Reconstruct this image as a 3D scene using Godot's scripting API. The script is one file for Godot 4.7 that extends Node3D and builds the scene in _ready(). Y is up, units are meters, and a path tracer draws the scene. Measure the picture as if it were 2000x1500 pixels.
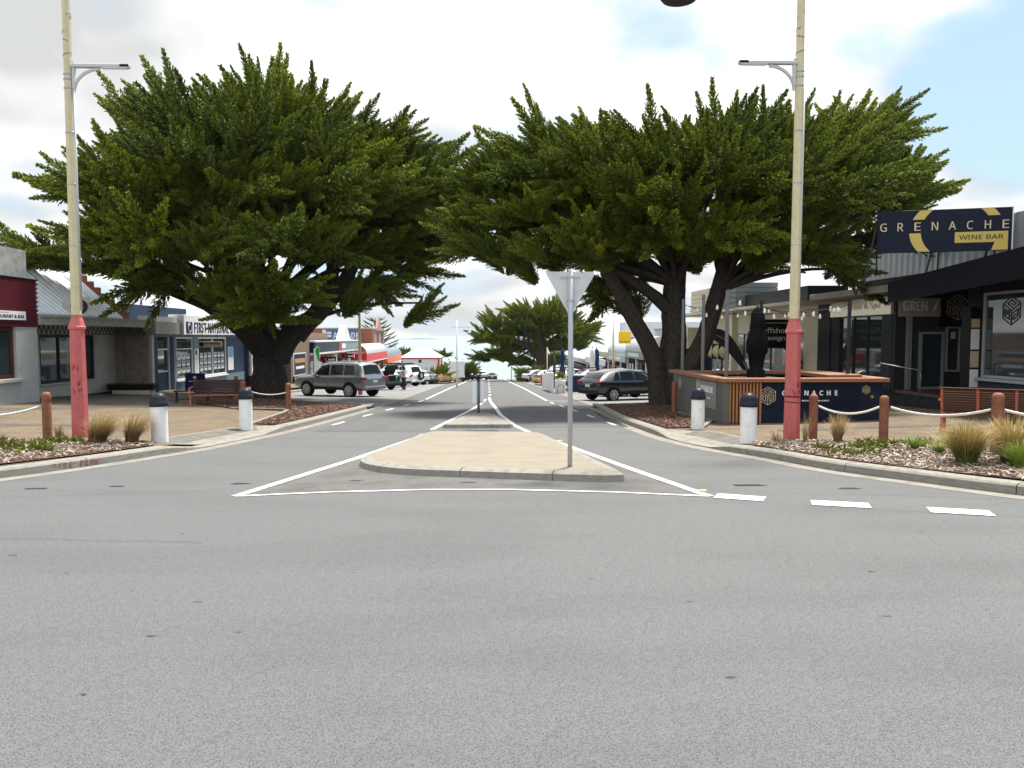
extends Node3D

var M := {}
var rng := RandomNumberGenerator.new()
var fontb: SystemFont
var fontr: SystemFont
const KN := [-60.0, 25.0, 60.0, 130.0, 420.0]
const SL := [0.0375, 0.041, 0.0453, 0.085]

# ---------- ground shape ----------
func gy(z: float) -> float:
	var d := -z
	if d <= 25.0:
		return -0.0375 * d
	var y := -0.9375
	for i in range(1, 4):
		y -= SL[i] * (minf(d, KN[i + 1]) - KN[i])
		if d <= KN[i + 1]:
			break
	return y

func py(x: float, z: float) -> float:
	return gy(z) + 0.13 + 0.022 * maxf(0.0, absf(x) - 6.0)

# ---------- shape helpers (corners run counter-clockwise seen from outside) ----------
func mb(smooth := false) -> SurfaceTool:
	var st := SurfaceTool.new()
	st.begin(Mesh.PRIMITIVE_TRIANGLES)
	st.set_smooth_group(1 if smooth else -1)
	return st

func tri(st: SurfaceTool, a: Vector3, b: Vector3, c: Vector3) -> void:
	st.add_vertex(a); st.add_vertex(c); st.add_vertex(b)

func quad(st: SurfaceTool, a: Vector3, b: Vector3, c: Vector3, d: Vector3) -> void:
	st.add_vertex(a); st.add_vertex(c); st.add_vertex(b)
	st.add_vertex(a); st.add_vertex(d); st.add_vertex(c)

func box(st: SurfaceTool, c: Vector3, s: Vector3, b := Basis.IDENTITY, ch := 0.0) -> void:
	var h := s * 0.5
	for i in 3:
		var j := (i + 1) % 3
		var k := (i + 2) % 3
		for sg in [-1.0, 1.0]:
			var p := []
			for e in [[-1, -1], [1, -1], [1, 1], [-1, 1]]:
				var v := Vector3()
				v[i] = sg * h[i]; v[j] = e[0] * (h[j] - ch); v[k] = e[1] * (h[k] - ch)
				p.append(c + b * v)
			if sg > 0: quad(st, p[0], p[1], p[2], p[3])
			else: quad(st, p[3], p[2], p[1], p[0])
			if ch > 0.0:
				for tg in [-1.0, 1.0]:
					var q := []
					for e in [[0, -1], [1, -1], [1, 1], [0, 1]]:
						var v := Vector3()
						v[i] = sg * (h[i] - (ch if e[0] == 1 else 0.0)); v[j] = tg * (h[j] - (0.0 if e[0] == 1 else ch)); v[k] = e[1] * (h[k] - ch)
						q.append(c + b * v)
					if sg * tg > 0: quad(st, q[0], q[1], q[2], q[3])
					else: quad(st, q[3], q[2], q[1], q[0])
	if ch > 0.0:
		for sx in [-1.0, 1.0]:
			for sy in [-1.0, 1.0]:
				for sz in [-1.0, 1.0]:
					var a := c + b * Vector3(sx * h.x, sy * (h.y - ch), sz * (h.z - ch))
					var d := c + b * Vector3(sx * (h.x - ch), sy * h.y, sz * (h.z - ch))
					var e := c + b * Vector3(sx * (h.x - ch), sy * (h.y - ch), sz * h.z)
					if sx * sy * sz > 0: tri(st, a, d, e)
					else: tri(st, e, d, a)

func bar(st: SurfaceTool, a: Vector3, b: Vector3, w: float, t: float, up := Vector3.UP) -> void:
	var z := (b - a).normalized()
	var x := up.cross(z)
	if x.length() < 0.01: x = Vector3.RIGHT.cross(z)
	x = x.normalized()
	box(st, (a + b) * 0.5, Vector3(w, t, a.distance_to(b)), Basis(x, z.cross(x), z))

func tube(st: SurfaceTool, pts: Array, rad: Array, n := 8, cap := true, flute := 0.0, sd := 0) -> void:
	var rings := []
	var u := Vector3.ZERO
	for i in pts.size():
		var t: Vector3 = (pts[mini(i + 1, pts.size() - 1)] - pts[maxi(i - 1, 0)]).normalized()
		if u == Vector3.ZERO:
			u = t.cross(Vector3.RIGHT if absf(t.x) < 0.8 else Vector3.FORWARD).normalized()
		else:
			u = (u - t * u.dot(t)).normalized()
		var v := t.cross(u)
		var r: float = rad[mini(i, rad.size() - 1)]
		var ring := []
		for k in n:
			var a := TAU * k / n
			var rr := r
			if flute > 0.0:
				rr *= 1.0 + flute * (barkn.get_noise_3d(cos(a) * 1.7 + sd * 7.0, sin(a) * 1.7, i * 0.07) * 1.5 - absf(barkn.get_noise_3d(cos(a) * 4.0, sin(a) * 4.0 + sd * 3.0, i * 0.06)) * 2.2 + 0.35)
			ring.append(pts[i] + (u * cos(a) + v * sin(a)) * rr)
		rings.append(ring)
	for i in rings.size() - 1:
		for k in n:
			var l := (k + 1) % n
			quad(st, rings[i][k], rings[i][l], rings[i + 1][l], rings[i + 1][k])
	if cap:
		for k in n:
			var l := (k + 1) % n
			tri(st, pts[0], rings[0][l], rings[0][k])
			tri(st, pts[-1], rings[-1][k], rings[-1][l])

func lathe(st: SurfaceTool, prof: Array, n: int, tf := Transform3D.IDENTITY) -> void:   # prof: Vector2(radius, height), from the bottom up
	for i in prof.size() - 1:
		for k in n:
			var a := TAU * k / n
			var b := TAU * (k + 1) / n
			var p: Vector2 = prof[i]
			var q: Vector2 = prof[i + 1]
			quad(st, tf * Vector3(p.x * cos(b), p.y, p.x * sin(b)), tf * Vector3(p.x * cos(a), p.y, p.x * sin(a)), tf * Vector3(q.x * cos(a), q.y, q.x * sin(a)), tf * Vector3(q.x * cos(b), q.y, q.x * sin(b)))

func prism(st: SurfaceTool, poly: PackedVector2Array, t0: float, t1: float, tf := Transform3D.IDENTITY) -> void:   # outline in x, y; thickness along z from t0 to t1
	if Geometry2D.is_polygon_clockwise(poly):
		poly = poly.duplicate(); poly.reverse()
	var ix := Geometry2D.triangulate_polygon(poly)
	for i in range(0, ix.size(), 3):
		var a := poly[ix[i]]
		var b := poly[ix[i + 1]]
		var c := poly[ix[i + 2]]
		if (b - a).cross(c - a) < 0:
			var s := b; b = c; c = s
		tri(st, tf * Vector3(a.x, a.y, t1), tf * Vector3(b.x, b.y, t1), tf * Vector3(c.x, c.y, t1))
		tri(st, tf * Vector3(c.x, c.y, t0), tf * Vector3(b.x, b.y, t0), tf * Vector3(a.x, a.y, t0))
	var ccw := 0.0
	for i in poly.size():
		ccw += poly[i].cross(poly[(i + 1) % poly.size()])
	for i in poly.size():
		var a := poly[i]
		var b := poly[(i + 1) % poly.size()]
		if ccw < 0:
			var s := a; a = b; b = s
		quad(st, tf * Vector3(a.x, a.y, t0), tf * Vector3(b.x, b.y, t0), tf * Vector3(b.x, b.y, t1), tf * Vector3(a.x, a.y, t1))

func pv(a: Array) -> PackedVector2Array:   # flat list x, d, x, d ... to points (x, z)
	var p := PackedVector2Array()
	for i in range(0, a.size(), 2):
		p.append(Vector2(a[i], -a[i + 1]))
	return p

func smooth_line(p: PackedVector2Array, step := 0.35) -> PackedVector2Array:
	var o := PackedVector2Array()
	for i in p.size() - 1:
		var a := p[maxi(i - 1, 0)]
		var d := p[mini(i + 2, p.size() - 1)]
		var n := maxi(1, int(ceil(p[i].distance_to(p[i + 1]) / step)))
		for k in n:
			o.append(p[i].cubic_interpolate(p[i + 1], a, d, float(k) / n))
	o.append(p[-1])
	return o

func sheet(st: SurfaceTool, poly: PackedVector2Array, lift: float, path := false) -> void:   # a sheet that follows the ground or the footpath
	var xs := [-400.0, -6.0, 6.0, 400.0] if path else [-400.0, 400.0]
	for i in 4:
		for j in xs.size() - 1:
			var cell := PackedVector2Array([Vector2(xs[j], -KN[i]), Vector2(xs[j + 1], -KN[i]), Vector2(xs[j + 1], -KN[i + 1]), Vector2(xs[j], -KN[i + 1])])
			for part in Geometry2D.intersect_polygons(poly, cell):
				var ix := Geometry2D.triangulate_polygon(part)
				for k in range(0, ix.size(), 3):
					var v := []
					for e in 3:
						var q: Vector2 = part[ix[k + e]]
						v.append(Vector3(q.x, (py(q.x, q.y) if path else gy(q.y)) + lift, q.y))
					if (v[1] - v[0]).cross(v[2] - v[0]).y > 0: tri(st, v[0], v[1], v[2])
					else: tri(st, v[0], v[2], v[1])

# ---------- nodes ----------
func thing(called: String, label: String, category: String, at := Vector3.ZERO, turn := 0.0, group := "") -> Node3D:
	var o := Node3D.new()
	o.name = called
	add_child(o, true)
	o.position = at
	o.rotation.y = turn
	return tag(o, label, category, group)

func tag(o: Node3D, label: String, category: String, group := "") -> Node3D:
	o.set_meta("label", label)
	o.set_meta("category", category)
	if group: o.set_meta("group", group)
	return o

func obj(called: String, st: SurfaceTool, m: Material, parent: Node = null) -> MeshInstance3D:
	st.generate_normals()
	var o := MeshInstance3D.new()
	o.name = called
	o.mesh = st.commit()
	o.material_override = m
	(parent if parent else self).add_child(o, true)
	return o

func struct(called: String, st: SurfaceTool, m: Material, parent: Node = null) -> MeshInstance3D:
	var o := obj(called, st, m, parent)
	if parent == null: o.set_meta("kind", "structure")
	return o

func pbox(called: String, parent: Node, m: Material, c: Vector3, s: Vector3, ch := 0.0, b := Basis.IDENTITY) -> MeshInstance3D:
	var st := mb()
	box(st, c, s, b, ch)
	return obj(called, st, m, parent)

func copy_of(o: Node3D, label: String, at: Vector3, turn: float) -> Node3D:
	var c: Node3D = o.duplicate()
	c.name = String(o.name).rstrip("0123456789")
	add_child(c, true)
	c.position = at
	c.rotation.y = turn
	c.set_meta("label", label)
	return c

func words(parent: Node, s: String, h: float, at: Vector3, turn: float, m: Material, wide := 0.0, depth := 0.012, bold := true, called := "lettering", roll := 0.0) -> MeshInstance3D:   # h: cap height, wide: full width; at: middle of the text
	var t := TextMesh.new()
	t.font = fontb if bold else fontr
	t.font_size = 32
	t.pixel_size = 0.01
	t.depth = 0.02
	t.curve_step = 3.0
	t.text = s
	var o := MeshInstance3D.new()
	o.name = called
	var am := ArrayMesh.new()
	am.add_surface_from_arrays(Mesh.PRIMITIVE_TRIANGLES, t.get_mesh_arrays())
	var bx := am.get_aabb()
	var ky := h / bx.size.y
	var kx := wide / bx.size.x if wide > 0.0 else ky
	o.mesh = am
	o.material_override = m
	var b := Basis(Vector3.UP, turn) * Basis(Vector3.BACK, roll) * Basis.from_scale(Vector3(kx, ky, depth / 0.02))
	o.transform = Transform3D(b, at - b * bx.get_center())
	(parent if parent else self).add_child(o, true)
	return o

# ---------- materials ----------
func mt(key: String, c: Color, rough := 0.8, metal := 0.0) -> StandardMaterial3D:   # c: linear base colour
	if M.has(key): return M[key]
	var m := StandardMaterial3D.new()
	m.resource_name = key
	m.albedo_color = c.linear_to_srgb()
	m.roughness = rough
	m.metallic = metal
	if metal == 0.0 and rough > 0.3 and c.get_luminance() < 0.06: m.metallic_specular = 0.25
	M[key] = m
	return m

func ntex(sd: int, kind: int, freq: float, oct: int, ramp: Array, size := 512, cell := -1, sizey := 0) -> NoiseTexture2D:
	var n := FastNoiseLite.new()
	n.seed = sd
	n.noise_type = kind
	n.frequency = freq
	n.fractal_octaves = oct
	if oct <= 1: n.fractal_type = FastNoiseLite.FRACTAL_NONE
	if cell >= 0: n.cellular_return_type = cell
	var t := NoiseTexture2D.new()
	t.width = size
	t.height = sizey if sizey else size
	t.seamless = kind != FastNoiseLite.TYPE_CELLULAR
	t.noise = n
	var g := Gradient.new()
	g.offsets = PackedFloat32Array(ramp.map(func(r): return r[0]))
	g.colors = PackedColorArray(ramp.map(func(r): return (r[1] if r[1] is Color else Color(r[1], r[1], r[1])).linear_to_srgb()))
	t.color_ramp = g
	return t

func wear(m: StandardMaterial3D, t: Texture2D, scale: Vector3, world := true, bump := 0.0) -> StandardMaterial3D:
	m.albedo_texture = t
	m.uv1_triplanar = true
	m.uv1_world_triplanar = world
	m.uv1_scale = scale
	m.uv1_triplanar_sharpness = 4.0
	if bump != 0.0:
		m.heightmap_enabled = true
		m.heightmap_texture = t
		m.heightmap_scale = bump
	return m

func over(m: StandardMaterial3D, t: Texture2D, scale: Vector3) -> StandardMaterial3D:
	m.detail_enabled = true
	m.detail_albedo = t
	m.detail_blend_mode = BaseMaterial3D.BLEND_MODE_MUL
	m.detail_uv_layer = BaseMaterial3D.DETAIL_UV_2
	m.uv2_triplanar = true
	m.uv2_world_triplanar = true
	m.uv2_scale = scale
	return m

var barkn := FastNoiseLite.new()

func make_materials() -> void:
	var CELL := FastNoiseLite.TYPE_CELLULAR
	var FBM := FastNoiseLite.TYPE_SIMPLEX_SMOOTH
	var stones := ntex(3, CELL, 0.16, 1, [[0.0, 0.36], [0.2, 0.68], [0.5, 0.97], [0.75, 1.15], [0.88, 1.5], [1.0, 2.5]], 1024, FastNoiseLite.RETURN_CELL_VALUE)
	var blot := ntex(5, FBM, 0.006, 5, [[0.0, 0.85], [0.35, 0.93], [0.6, 1.0], [1.0, 1.06]], 768)
	var blot2 := ntex(6, FBM, 0.012, 5, [[0.0, 0.6], [0.45, 0.9], [0.6, 1.0], [1.0, 1.0]], 512)
	var fine := ntex(8, FBM, 0.05, 4, [[0.0, 0.6], [0.5, 0.95], [1.0, 1.15]], 512)
	var grain := ntex(9, FBM, 0.02, 4, [[0.0, 0.45], [0.45, 0.85], [0.6, 1.0], [1.0, 1.25]], 512)
	over(wear(mt("asphalt", Color(0.111, 0.1145, 0.119), 0.85), stones, Vector3.ONE * 1.35, true, 0.5), blot, Vector3(0.06, 0.1, 0.16))
	over(wear(mt("asphalt_old", Color(0.112, 0.109, 0.104), 0.85), stones, Vector3.ONE * 1.1, true, 0.25), blot2, Vector3.ONE * 0.25)
	over(wear(mt("asphalt_track", Color(0.112, 0.115, 0.119), 0.8), stones, Vector3.ONE * 1.3, true, 0.25), blot, Vector3.ONE * 0.12)
	over(wear(mt("asphalt_bay", Color(0.185, 0.186, 0.188), 0.85), stones, Vector3.ONE * 0.8, true, 0.3), blot, Vector3.ONE * 0.11)
	over(wear(mt("asphalt_dark", Color(0.05, 0.05, 0.052), 0.85), stones, Vector3.ONE * 0.8, true, 0.3), blot2, Vector3.ONE * 0.3)
	over(wear(mt("asphalt_street", Color(0.092, 0.095, 0.099), 0.85), stones, Vector3.ONE * 0.8, true, 0.3), blot, Vector3(0.25, 0.1, 0.035))
	var pebbles := ntex(12, CELL, 0.11, 1, [[0.0, Color(0.28, 0.2, 0.13)], [0.3, Color(0.7, 0.52, 0.35)], [0.6, Color(1.0, 0.84, 0.62)], [0.85, Color(1.4, 1.2, 0.95)], [1.0, Color(1.8, 1.65, 1.4)]], 768, FastNoiseLite.RETURN_CELL_VALUE)
	var pebbles2 := ntex(13, FBM, 0.09, 5, [[0.0, 0.45], [0.35, 0.82], [0.5, 1.0], [0.7, 1.15], [1.0, 1.5]], 1024)
	over(wear(mt("aggregate", Color(0.160, 0.134, 0.104), 0.9), pebbles, Vector3.ONE * 0.7, true, 0.5), blot2, Vector3.ONE * 0.16)
	over(wear(mt("aggregate_band", Color(0.085, 0.08, 0.075), 0.9), stones, Vector3.ONE * 0.7, true, 0.3), blot2, Vector3.ONE * 0.2)
	over(wear(mt("tactile", Color(0.14, 0.13, 0.115), 0.9), stones, Vector3.ONE * 0.5, true, 0.6), blot2, Vector3.ONE * 0.3)
	over(wear(mt("concrete", Color(0.225, 0.212, 0.187), 0.9), fine, Vector3.ONE * 1.3, true, 0.25), blot2, Vector3.ONE * 0.45)
	over(wear(mt("kerb", Color(0.245, 0.232, 0.205), 0.9), fine, Vector3.ONE * 2.0, true, 0.4), blot2, Vector3(0.9, 2.5, 0.9))
	over(wear(mt("island_fill", Color(0.235, 0.205, 0.160), 0.95), pebbles2, Vector3.ONE * 0.9, true, 0.4), blot, Vector3(0.22, 0.2, 0.31))
	over(wear(mt("mulch_bed", Color(0.085, 0.052, 0.036), 0.95), fine, Vector3.ONE * 1.5, true, 1.5), blot2, Vector3.ONE * 0.6)
	over(wear(mt("paint", Color(0.72, 0.72, 0.70), 0.7), ntex(14, FBM, 0.04, 5, [[0.0, 0.35], [0.36, 0.8], [0.48, 1.0], [1.0, 1.0]], 512), Vector3.ONE * 0.9), blot2, Vector3.ONE * 0.5)
	wear(mt("soil", Color(0.11, 0.10, 0.085), 0.95), fine, Vector3.ONE * 0.3)
	var mw := mt("sea", Color(0.20, 0.26, 0.27), 0.22)
	wear(mw, ntex(15, FBM, 0.012, 4, [[0.0, 0.9], [0.5, 1.0], [1.0, 1.1]], 512), Vector3(0.004, 1, 0.02))
	mt("headland", Color(0.16, 0.20, 0.22), 1.0)
	wear(mt("bark", Color(0.066, 0.056, 0.048), 0.95), ntex(16, FBM, 0.02, 5, [[0.0, 0.25], [0.4, 0.75], [0.6, 1.1], [1.0, 1.9]], 512), Vector3(2.2, 0.35, 2.2), true, 4.0)
	mt("foliage", Color(1, 1, 1), 0.75).vertex_color_use_as_albedo = true
	M.foliage.backlight_enabled = true
	M.foliage.backlight = Color(0.5, 0.6, 0.15)
	mt("grass", Color(1, 1, 1), 0.7).vertex_color_use_as_albedo = true
	M.grass.backlight_enabled = true
	M.grass.backlight = Color(0.4, 0.4, 0.3)
	mt("vc", Color(1, 1, 1), 0.75).vertex_color_use_as_albedo = true
	wear(mt("cream_paint", Color(0.60, 0.53, 0.33), 0.45), blot, Vector3(1.5, 0.8, 1.5))
	wear(mt("red_paint", Color(0.50, 0.115, 0.11), 0.55), ntex(17, FBM, 0.02, 5, [[0.0, 0.72], [0.35, 0.93], [0.5, 1.0], [1.0, 1.15]], 512), Vector3(1.5, 0.4, 1.5))
	wear(mt("white_paint", Color(0.80, 0.80, 0.80), 0.55), ntex(18, FBM, 0.02, 5, [[0.0, 0.8], [0.3, 0.95], [0.42, 1.0], [1.0, 1.0]], 512), Vector3.ONE * 0.5)
	wear(mt("cap_blue", Color(0.022, 0.026, 0.038), 0.38), blot2, Vector3.ONE * 2.0)
	wear(mt("timber_post", Color(0.235, 0.085, 0.042), 0.75), grain, Vector3(5, 0.7, 5), true, 0.3)
	wear(mt("timber_rail", Color(0.30, 0.125, 0.06), 0.6), grain, Vector3(1.2, 6, 5), false, 0.1)
	wear(mt("timber_slat", Color(0.42, 0.17, 0.055), 0.55), grain, Vector3(6, 0.8, 6), true, 0.1)
	wear(mt("bench_slat", Color(0.085, 0.040, 0.028), 0.65), grain, Vector3(1.0, 8, 8), false, 0.1)
	wear(mt("bench_slat_dark", Color(0.036, 0.016, 0.017), 0.4), grain, Vector3(1.0, 8, 8), false, 0.1)
	mt("bench_frame", Color(0.40, 0.105, 0.07), 0.55)
	mt("rope", Color(0.68, 0.66, 0.60), 0.9)
	wear(mt("galvanised", Color(0.46, 0.48, 0.51), 0.5, 0.3), fine, Vector3(1.5, 2.5, 1.5))
	wear(mt("sign_back", Color(0.56, 0.57, 0.58), 0.55, 0.1), blot, Vector3.ONE * 0.8)
	mt("lamp_grey", Color(0.52, 0.51, 0.53), 0.45)
	mt("dark_metal", Color(0.03, 0.03, 0.033), 0.4)
	mt("black", Color(0.008, 0.008, 0.009), 0.55)
	mt("black_cloth", Color(0.007, 0.007, 0.008), 0.9)
	mt("plastic_dark", Color(0.018, 0.019, 0.02), 0.55)
	mt("tyre", Color(0.014, 0.014, 0.015), 0.8)
	mt("rim", Color(0.55, 0.56, 0.57), 0.35, 0.6)
	mt("chrome", Color(0.75, 0.76, 0.77), 0.2, 0.9)
	mt("car_glass", Color(0.008, 0.010, 0.013), 0.05).metallic_specular = 0.3
	mt("tail_red", Color(0.35, 0.012, 0.012), 0.2)
	mt("plate", Color(0.75, 0.76, 0.77), 0.4)
	for e in [["car_grey", Color(0.19, 0.20, 0.21)], ["car_navy", Color(0.005, 0.007, 0.016)], ["car_black", Color(0.008, 0.008, 0.009)], ["car_slate", Color(0.03, 0.045, 0.06)]]:
		var m := mt(e[0], e[1], 0.35, 0.45 if e[1].get_luminance() > 0.03 else 0.1)
		m.clearcoat_enabled = true
		m.clearcoat = 1.0
		m.clearcoat_roughness = 0.04
	for e in [["car_white", Color(0.74, 0.75, 0.76)], ["car_silver", Color(0.55, 0.58, 0.60)]]:
		var m := mt(e[0], e[1], 0.4, 0.0)
		m.clearcoat_enabled = true
		m.clearcoat_roughness = 0.05
	wear(mt("render_grey", Color(0.48, 0.475, 0.45), 0.9), blot, Vector3.ONE * 0.35)
	wear(mt("render_cream", Color(0.56, 0.53, 0.45), 0.9), blot, Vector3.ONE * 0.35)
	wear(mt("render_brown", Color(0.24, 0.205, 0.165), 0.9), blot2, Vector3.ONE * 0.35)
	wear(mt("burgundy_brick", Color(0.105, 0.014, 0.024), 0.75), blot2, Vector3.ONE * 1.5)
	wear(mt("red_brick", Color(0.33, 0.12, 0.075), 0.9), fine, Vector3.ONE * 1.0)
	wear(mt("pale_brick", Color(0.36, 0.22, 0.18), 0.9), fine, Vector3.ONE * 1.0)
	wear(mt("brown_brick", Color(0.19, 0.13, 0.09), 0.9), fine, Vector3.ONE * 1.0)
	wear(mt("parapet_grey", Color(0.34, 0.35, 0.34), 0.9), blot2, Vector3.ONE * 0.4)
	wear(mt("white_roof", Color(0.80, 0.83, 0.86), 0.5), blot, Vector3(0.5, 0.15, 0.5))
	wear(mt("old_fascia", Color(0.42, 0.40, 0.35), 0.85), blot2, Vector3(0.5, 2, 0.5))
	wear(mt("timber_dark", Color(0.09, 0.033, 0.018), 0.5), grain, Vector3(5, 0.7, 5))
	wear(mt("deck_timber", Color(0.13, 0.05, 0.035), 0.55), grain, Vector3(1, 4, 6))
	mt("navy", Color(0.010, 0.016, 0.034), 0.4)
	mt("navy_sign", Color(0.006, 0.010, 0.026), 0.35)
	mt("navy_frame", Color(0.015, 0.022, 0.035), 0.5)
	wear(mt("slate_blue", Color(0.125, 0.175, 0.23), 0.7), blot, Vector3.ONE * 0.5)
	mt("slate_blue_dark", Color(0.030, 0.05, 0.085), 0.6)
	mt("ultramarine", Color(0.012, 0.012, 0.10), 0.5)
	mt("lettering_navy", Color(0.012, 0.014, 0.085), 0.5)
	mt("white", Color(0.78, 0.79, 0.80), 0.5)
	mt("white_trim", Color(0.70, 0.71, 0.72), 0.5)
	mt("gold", Color(0.55, 0.40, 0.085), 0.45)
	mt("gold_line", Color(0.50, 0.40, 0.22), 0.45)
	mt("gold_pale", Color(0.62, 0.52, 0.32), 0.4)
	mt("mirror_gold", Color(0.70, 0.62, 0.45), 0.22, 0.35)
	mt("stone_panel", Color(0.105, 0.108, 0.10), 0.6)
	wear(M.stone_panel, fine, Vector3.ONE * 0.8)
	mt("sign_plate", Color(0.19, 0.195, 0.195), 0.45)
	mt("yellow", Color(0.85, 0.55, 0.005), 0.5)
	mt("marker_yellow", Color(0.55, 0.42, 0.10), 0.6)
	mt("red_sign", Color(0.60, 0.015, 0.018), 0.5)
	mt("orange_sign", Color(0.75, 0.12, 0.02), 0.5)
	mt("arcade_blue", Color(0.06, 0.16, 0.32), 0.6)
	mt("flag_green", Color(0.015, 0.30, 0.06), 0.7)
	mt("green_wall", Color(0.035, 0.05, 0.045), 0.6)
	mt("wall_charcoal", Color(0.030, 0.034, 0.036), 0.6)
	mt("wall_slate", Color(0.034, 0.042, 0.055), 0.6)
	mt("zinc", Color(0.42, 0.44, 0.46), 0.45, 0.35)
	mt("zinc_blue", Color(0.14, 0.18, 0.23), 0.45, 0.3)
	mt("cream_clad", Color(0.60, 0.54, 0.40), 0.7)
	mt("grey_clad", Color(0.16, 0.175, 0.185), 0.7)
	mt("ac_white", Color(0.50, 0.49, 0.44), 0.6)
	mt("skin", Color(0.5, 0.3, 0.22), 0.6)
	mt("umbrella_blue", Color(0.012, 0.04, 0.10), 0.85)
	mt("umbrella_white", Color(0.72, 0.70, 0.66), 0.85)
	mt("purple", Color(0.10, 0.03, 0.09), 0.6)
	mt("shop_blue", Color(0.06, 0.07, 0.30), 0.6)
	mt("maroon", Color(0.13, 0.025, 0.035), 0.6)
	mt("teal_grey", Color(0.17, 0.22, 0.235), 0.4)
	mt("poster_sky", Color(0.16, 0.32, 0.55), 0.5)
	mt("poster_tan", Color(0.42, 0.25, 0.13), 0.5)
	mt("paper", Color(0.74, 0.75, 0.76), 0.6)
	mt("paper_tan", Color(0.52, 0.46, 0.33), 0.6)
	mt("paper_blue", Color(0.16, 0.26, 0.36), 0.6)
	mt("paper_green", Color(0.20, 0.26, 0.18), 0.6)
	mt("soffit_dark", Color(0.022, 0.022, 0.022), 0.9)
	mt("pot_tan", Color(0.45, 0.36, 0.25), 0.8)
	mt("barrel_gold", Color(0.36, 0.29, 0.13), 0.6)
	mt("pink", Color(0.65, 0.04, 0.30), 0.6)
	mt("bulb_glass", Color(0.75, 0.74, 0.68), 0.2)
	var w := mt("window", Color(0.03, 0.045, 0.05), 0.04)
	w.metallic_specular = 0.85
	var p := mt("pane", Color(0.55, 0.62, 0.62, 0.22), 0.03)
	p.albedo_color.a = 0.25
	p.transparency = BaseMaterial3D.TRANSPARENCY_ALPHA
	mt("room_dark", Color(0.05, 0.052, 0.052), 0.9)
	mt("room_mid", Color(0.16, 0.155, 0.145), 0.9)

# ---------- sky ----------
func make_sky() -> PanoramaSkyMaterial:
	var w := 1536
	var h := 768
	var im := Image.create(w, h, false, Image.FORMAT_RGBF)
	im.fill(Color(0.24, 0.235, 0.22))
	var n := FastNoiseLite.new()
	n.seed = 21; n.frequency = 0.9; n.fractal_octaves = 6; n.noise_type = FastNoiseLite.TYPE_SIMPLEX_SMOOTH
	var n2 := FastNoiseLite.new()
	n2.seed = 40; n2.frequency = 0.55; n2.fractal_octaves = 4; n2.noise_type = FastNoiseLite.TYPE_SIMPLEX_SMOOTH
	for j in h / 2 + 2:
		var el := (0.5 - (j + 0.5) / h) * PI
		var ce := cos(el)
		var se := sin(el)
		for i in w:
			var az := (0.5 - (i + 0.5) / w) * TAU
			var x := sin(az) * ce
			var z := -cos(az) * ce
			var k := 1.0 / (maxf(se, 0.0) + 0.22)
			var v := n.get_noise_3d(x * k * 1.15, 3.0, z * k * 1.15)
			var s := n2.get_noise_3d(x * k * 1.4 + 9.0, 1.0, z * k * 1.4)
			# the cloud deck thins out towards the right-hand (eastern) half of the sky
			var thin := smoothstep(0.1, 0.85, sin(az - 0.05)) * 0.55
			var cover := smoothstep(-0.30, 0.24, v + 0.34 - thin + 0.10 * s)
			cover = maxf(cover, smoothstep(0.12, 0.0, se) * 0.75)
			var lit := 1.10 + 0.8 * s + 0.75 * v
			lit = clampf((lit + 0.35 * exp(-pow((az + 0.25) / 0.9, 2.0))) * 0.57, 0.40, 1.1)
			var cloud := Color(lit * 0.985, lit, lit * 1.0)
			var up := clampf(se * 1.6, 0.0, 1.0)
			var blue := Color(0.40, 0.52, 0.60).lerp(Color(0.22, 0.37, 0.55), up)
			var c := blue.lerp(cloud, cover)
			im.set_pixel(i, j, c)
	var m := PanoramaSkyMaterial.new()
	m.panorama = ImageTexture.create_from_image(im)
	return m

func _ready() -> void:
	rng.seed = 7
	barkn.seed = 4; barkn.frequency = 1.0; barkn.fractal_octaves = 3
	# ---------- camera, sky, sun, exposure ----------
	var cam := Camera3D.new()
	cam.name = "camera"
	cam.fov = 53.13
	cam.near = 0.1
	cam.far = 60000.0
	cam.position = Vector3(0, 1.62, 0)
	cam.rotation = Vector3(-atan(92.0 / 1500.0), -atan(47.0 / 1500.0), 0)
	add_child(cam)
	var env := Environment.new()
	env.background_mode = Environment.BG_SKY
	env.sky = Sky.new()
	env.sky.sky_material = make_sky()
	env.tonemap_mode = Environment.TONE_MAPPER_LINEAR
	env.tonemap_exposure = 1.85
	env.background_energy_multiplier = 1.0
	env.fog_enabled = true
	env.fog_density = 0.00006
	env.fog_light_color = Color(0.93, 0.97, 1.0)
	env.sdfgi_enabled = true
	env.ssao_enabled = true
	env.ssil_enabled = true
	var we := WorldEnvironment.new()
	we.environment = env
	add_child(we)
	var sun := DirectionalLight3D.new()
	sun.name = "sun"
	sun.light_energy = 1.6
	sun.light_color = Color(1.0, 0.975, 0.93)
	sun.light_angular_distance = 8.5
	sun.shadow_enabled = true
	var az := deg_to_rad(32.0)
	var el := deg_to_rad(68.0)
	sun.basis = Basis.looking_at(-Vector3(sin(az) * cos(el), sin(el), -cos(az) * cos(el)))
	add_child(sun)
	fontb = SystemFont.new()
	fontb.font_names = PackedStringArray(["Droid Sans"])
	fontb.font_weight = 700
	fontr = SystemFont.new()
	fontr.font_names = PackedStringArray(["Droid Sans"])
	make_materials()
	# ---------- the setting, then the things ----------
	make_ground()
	make_plumes()
	make_trees()
	make_left_buildings()
	make_right_buildings()
	make_far_street()
	make_cars()
	make_furniture()
	make_planting()

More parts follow.
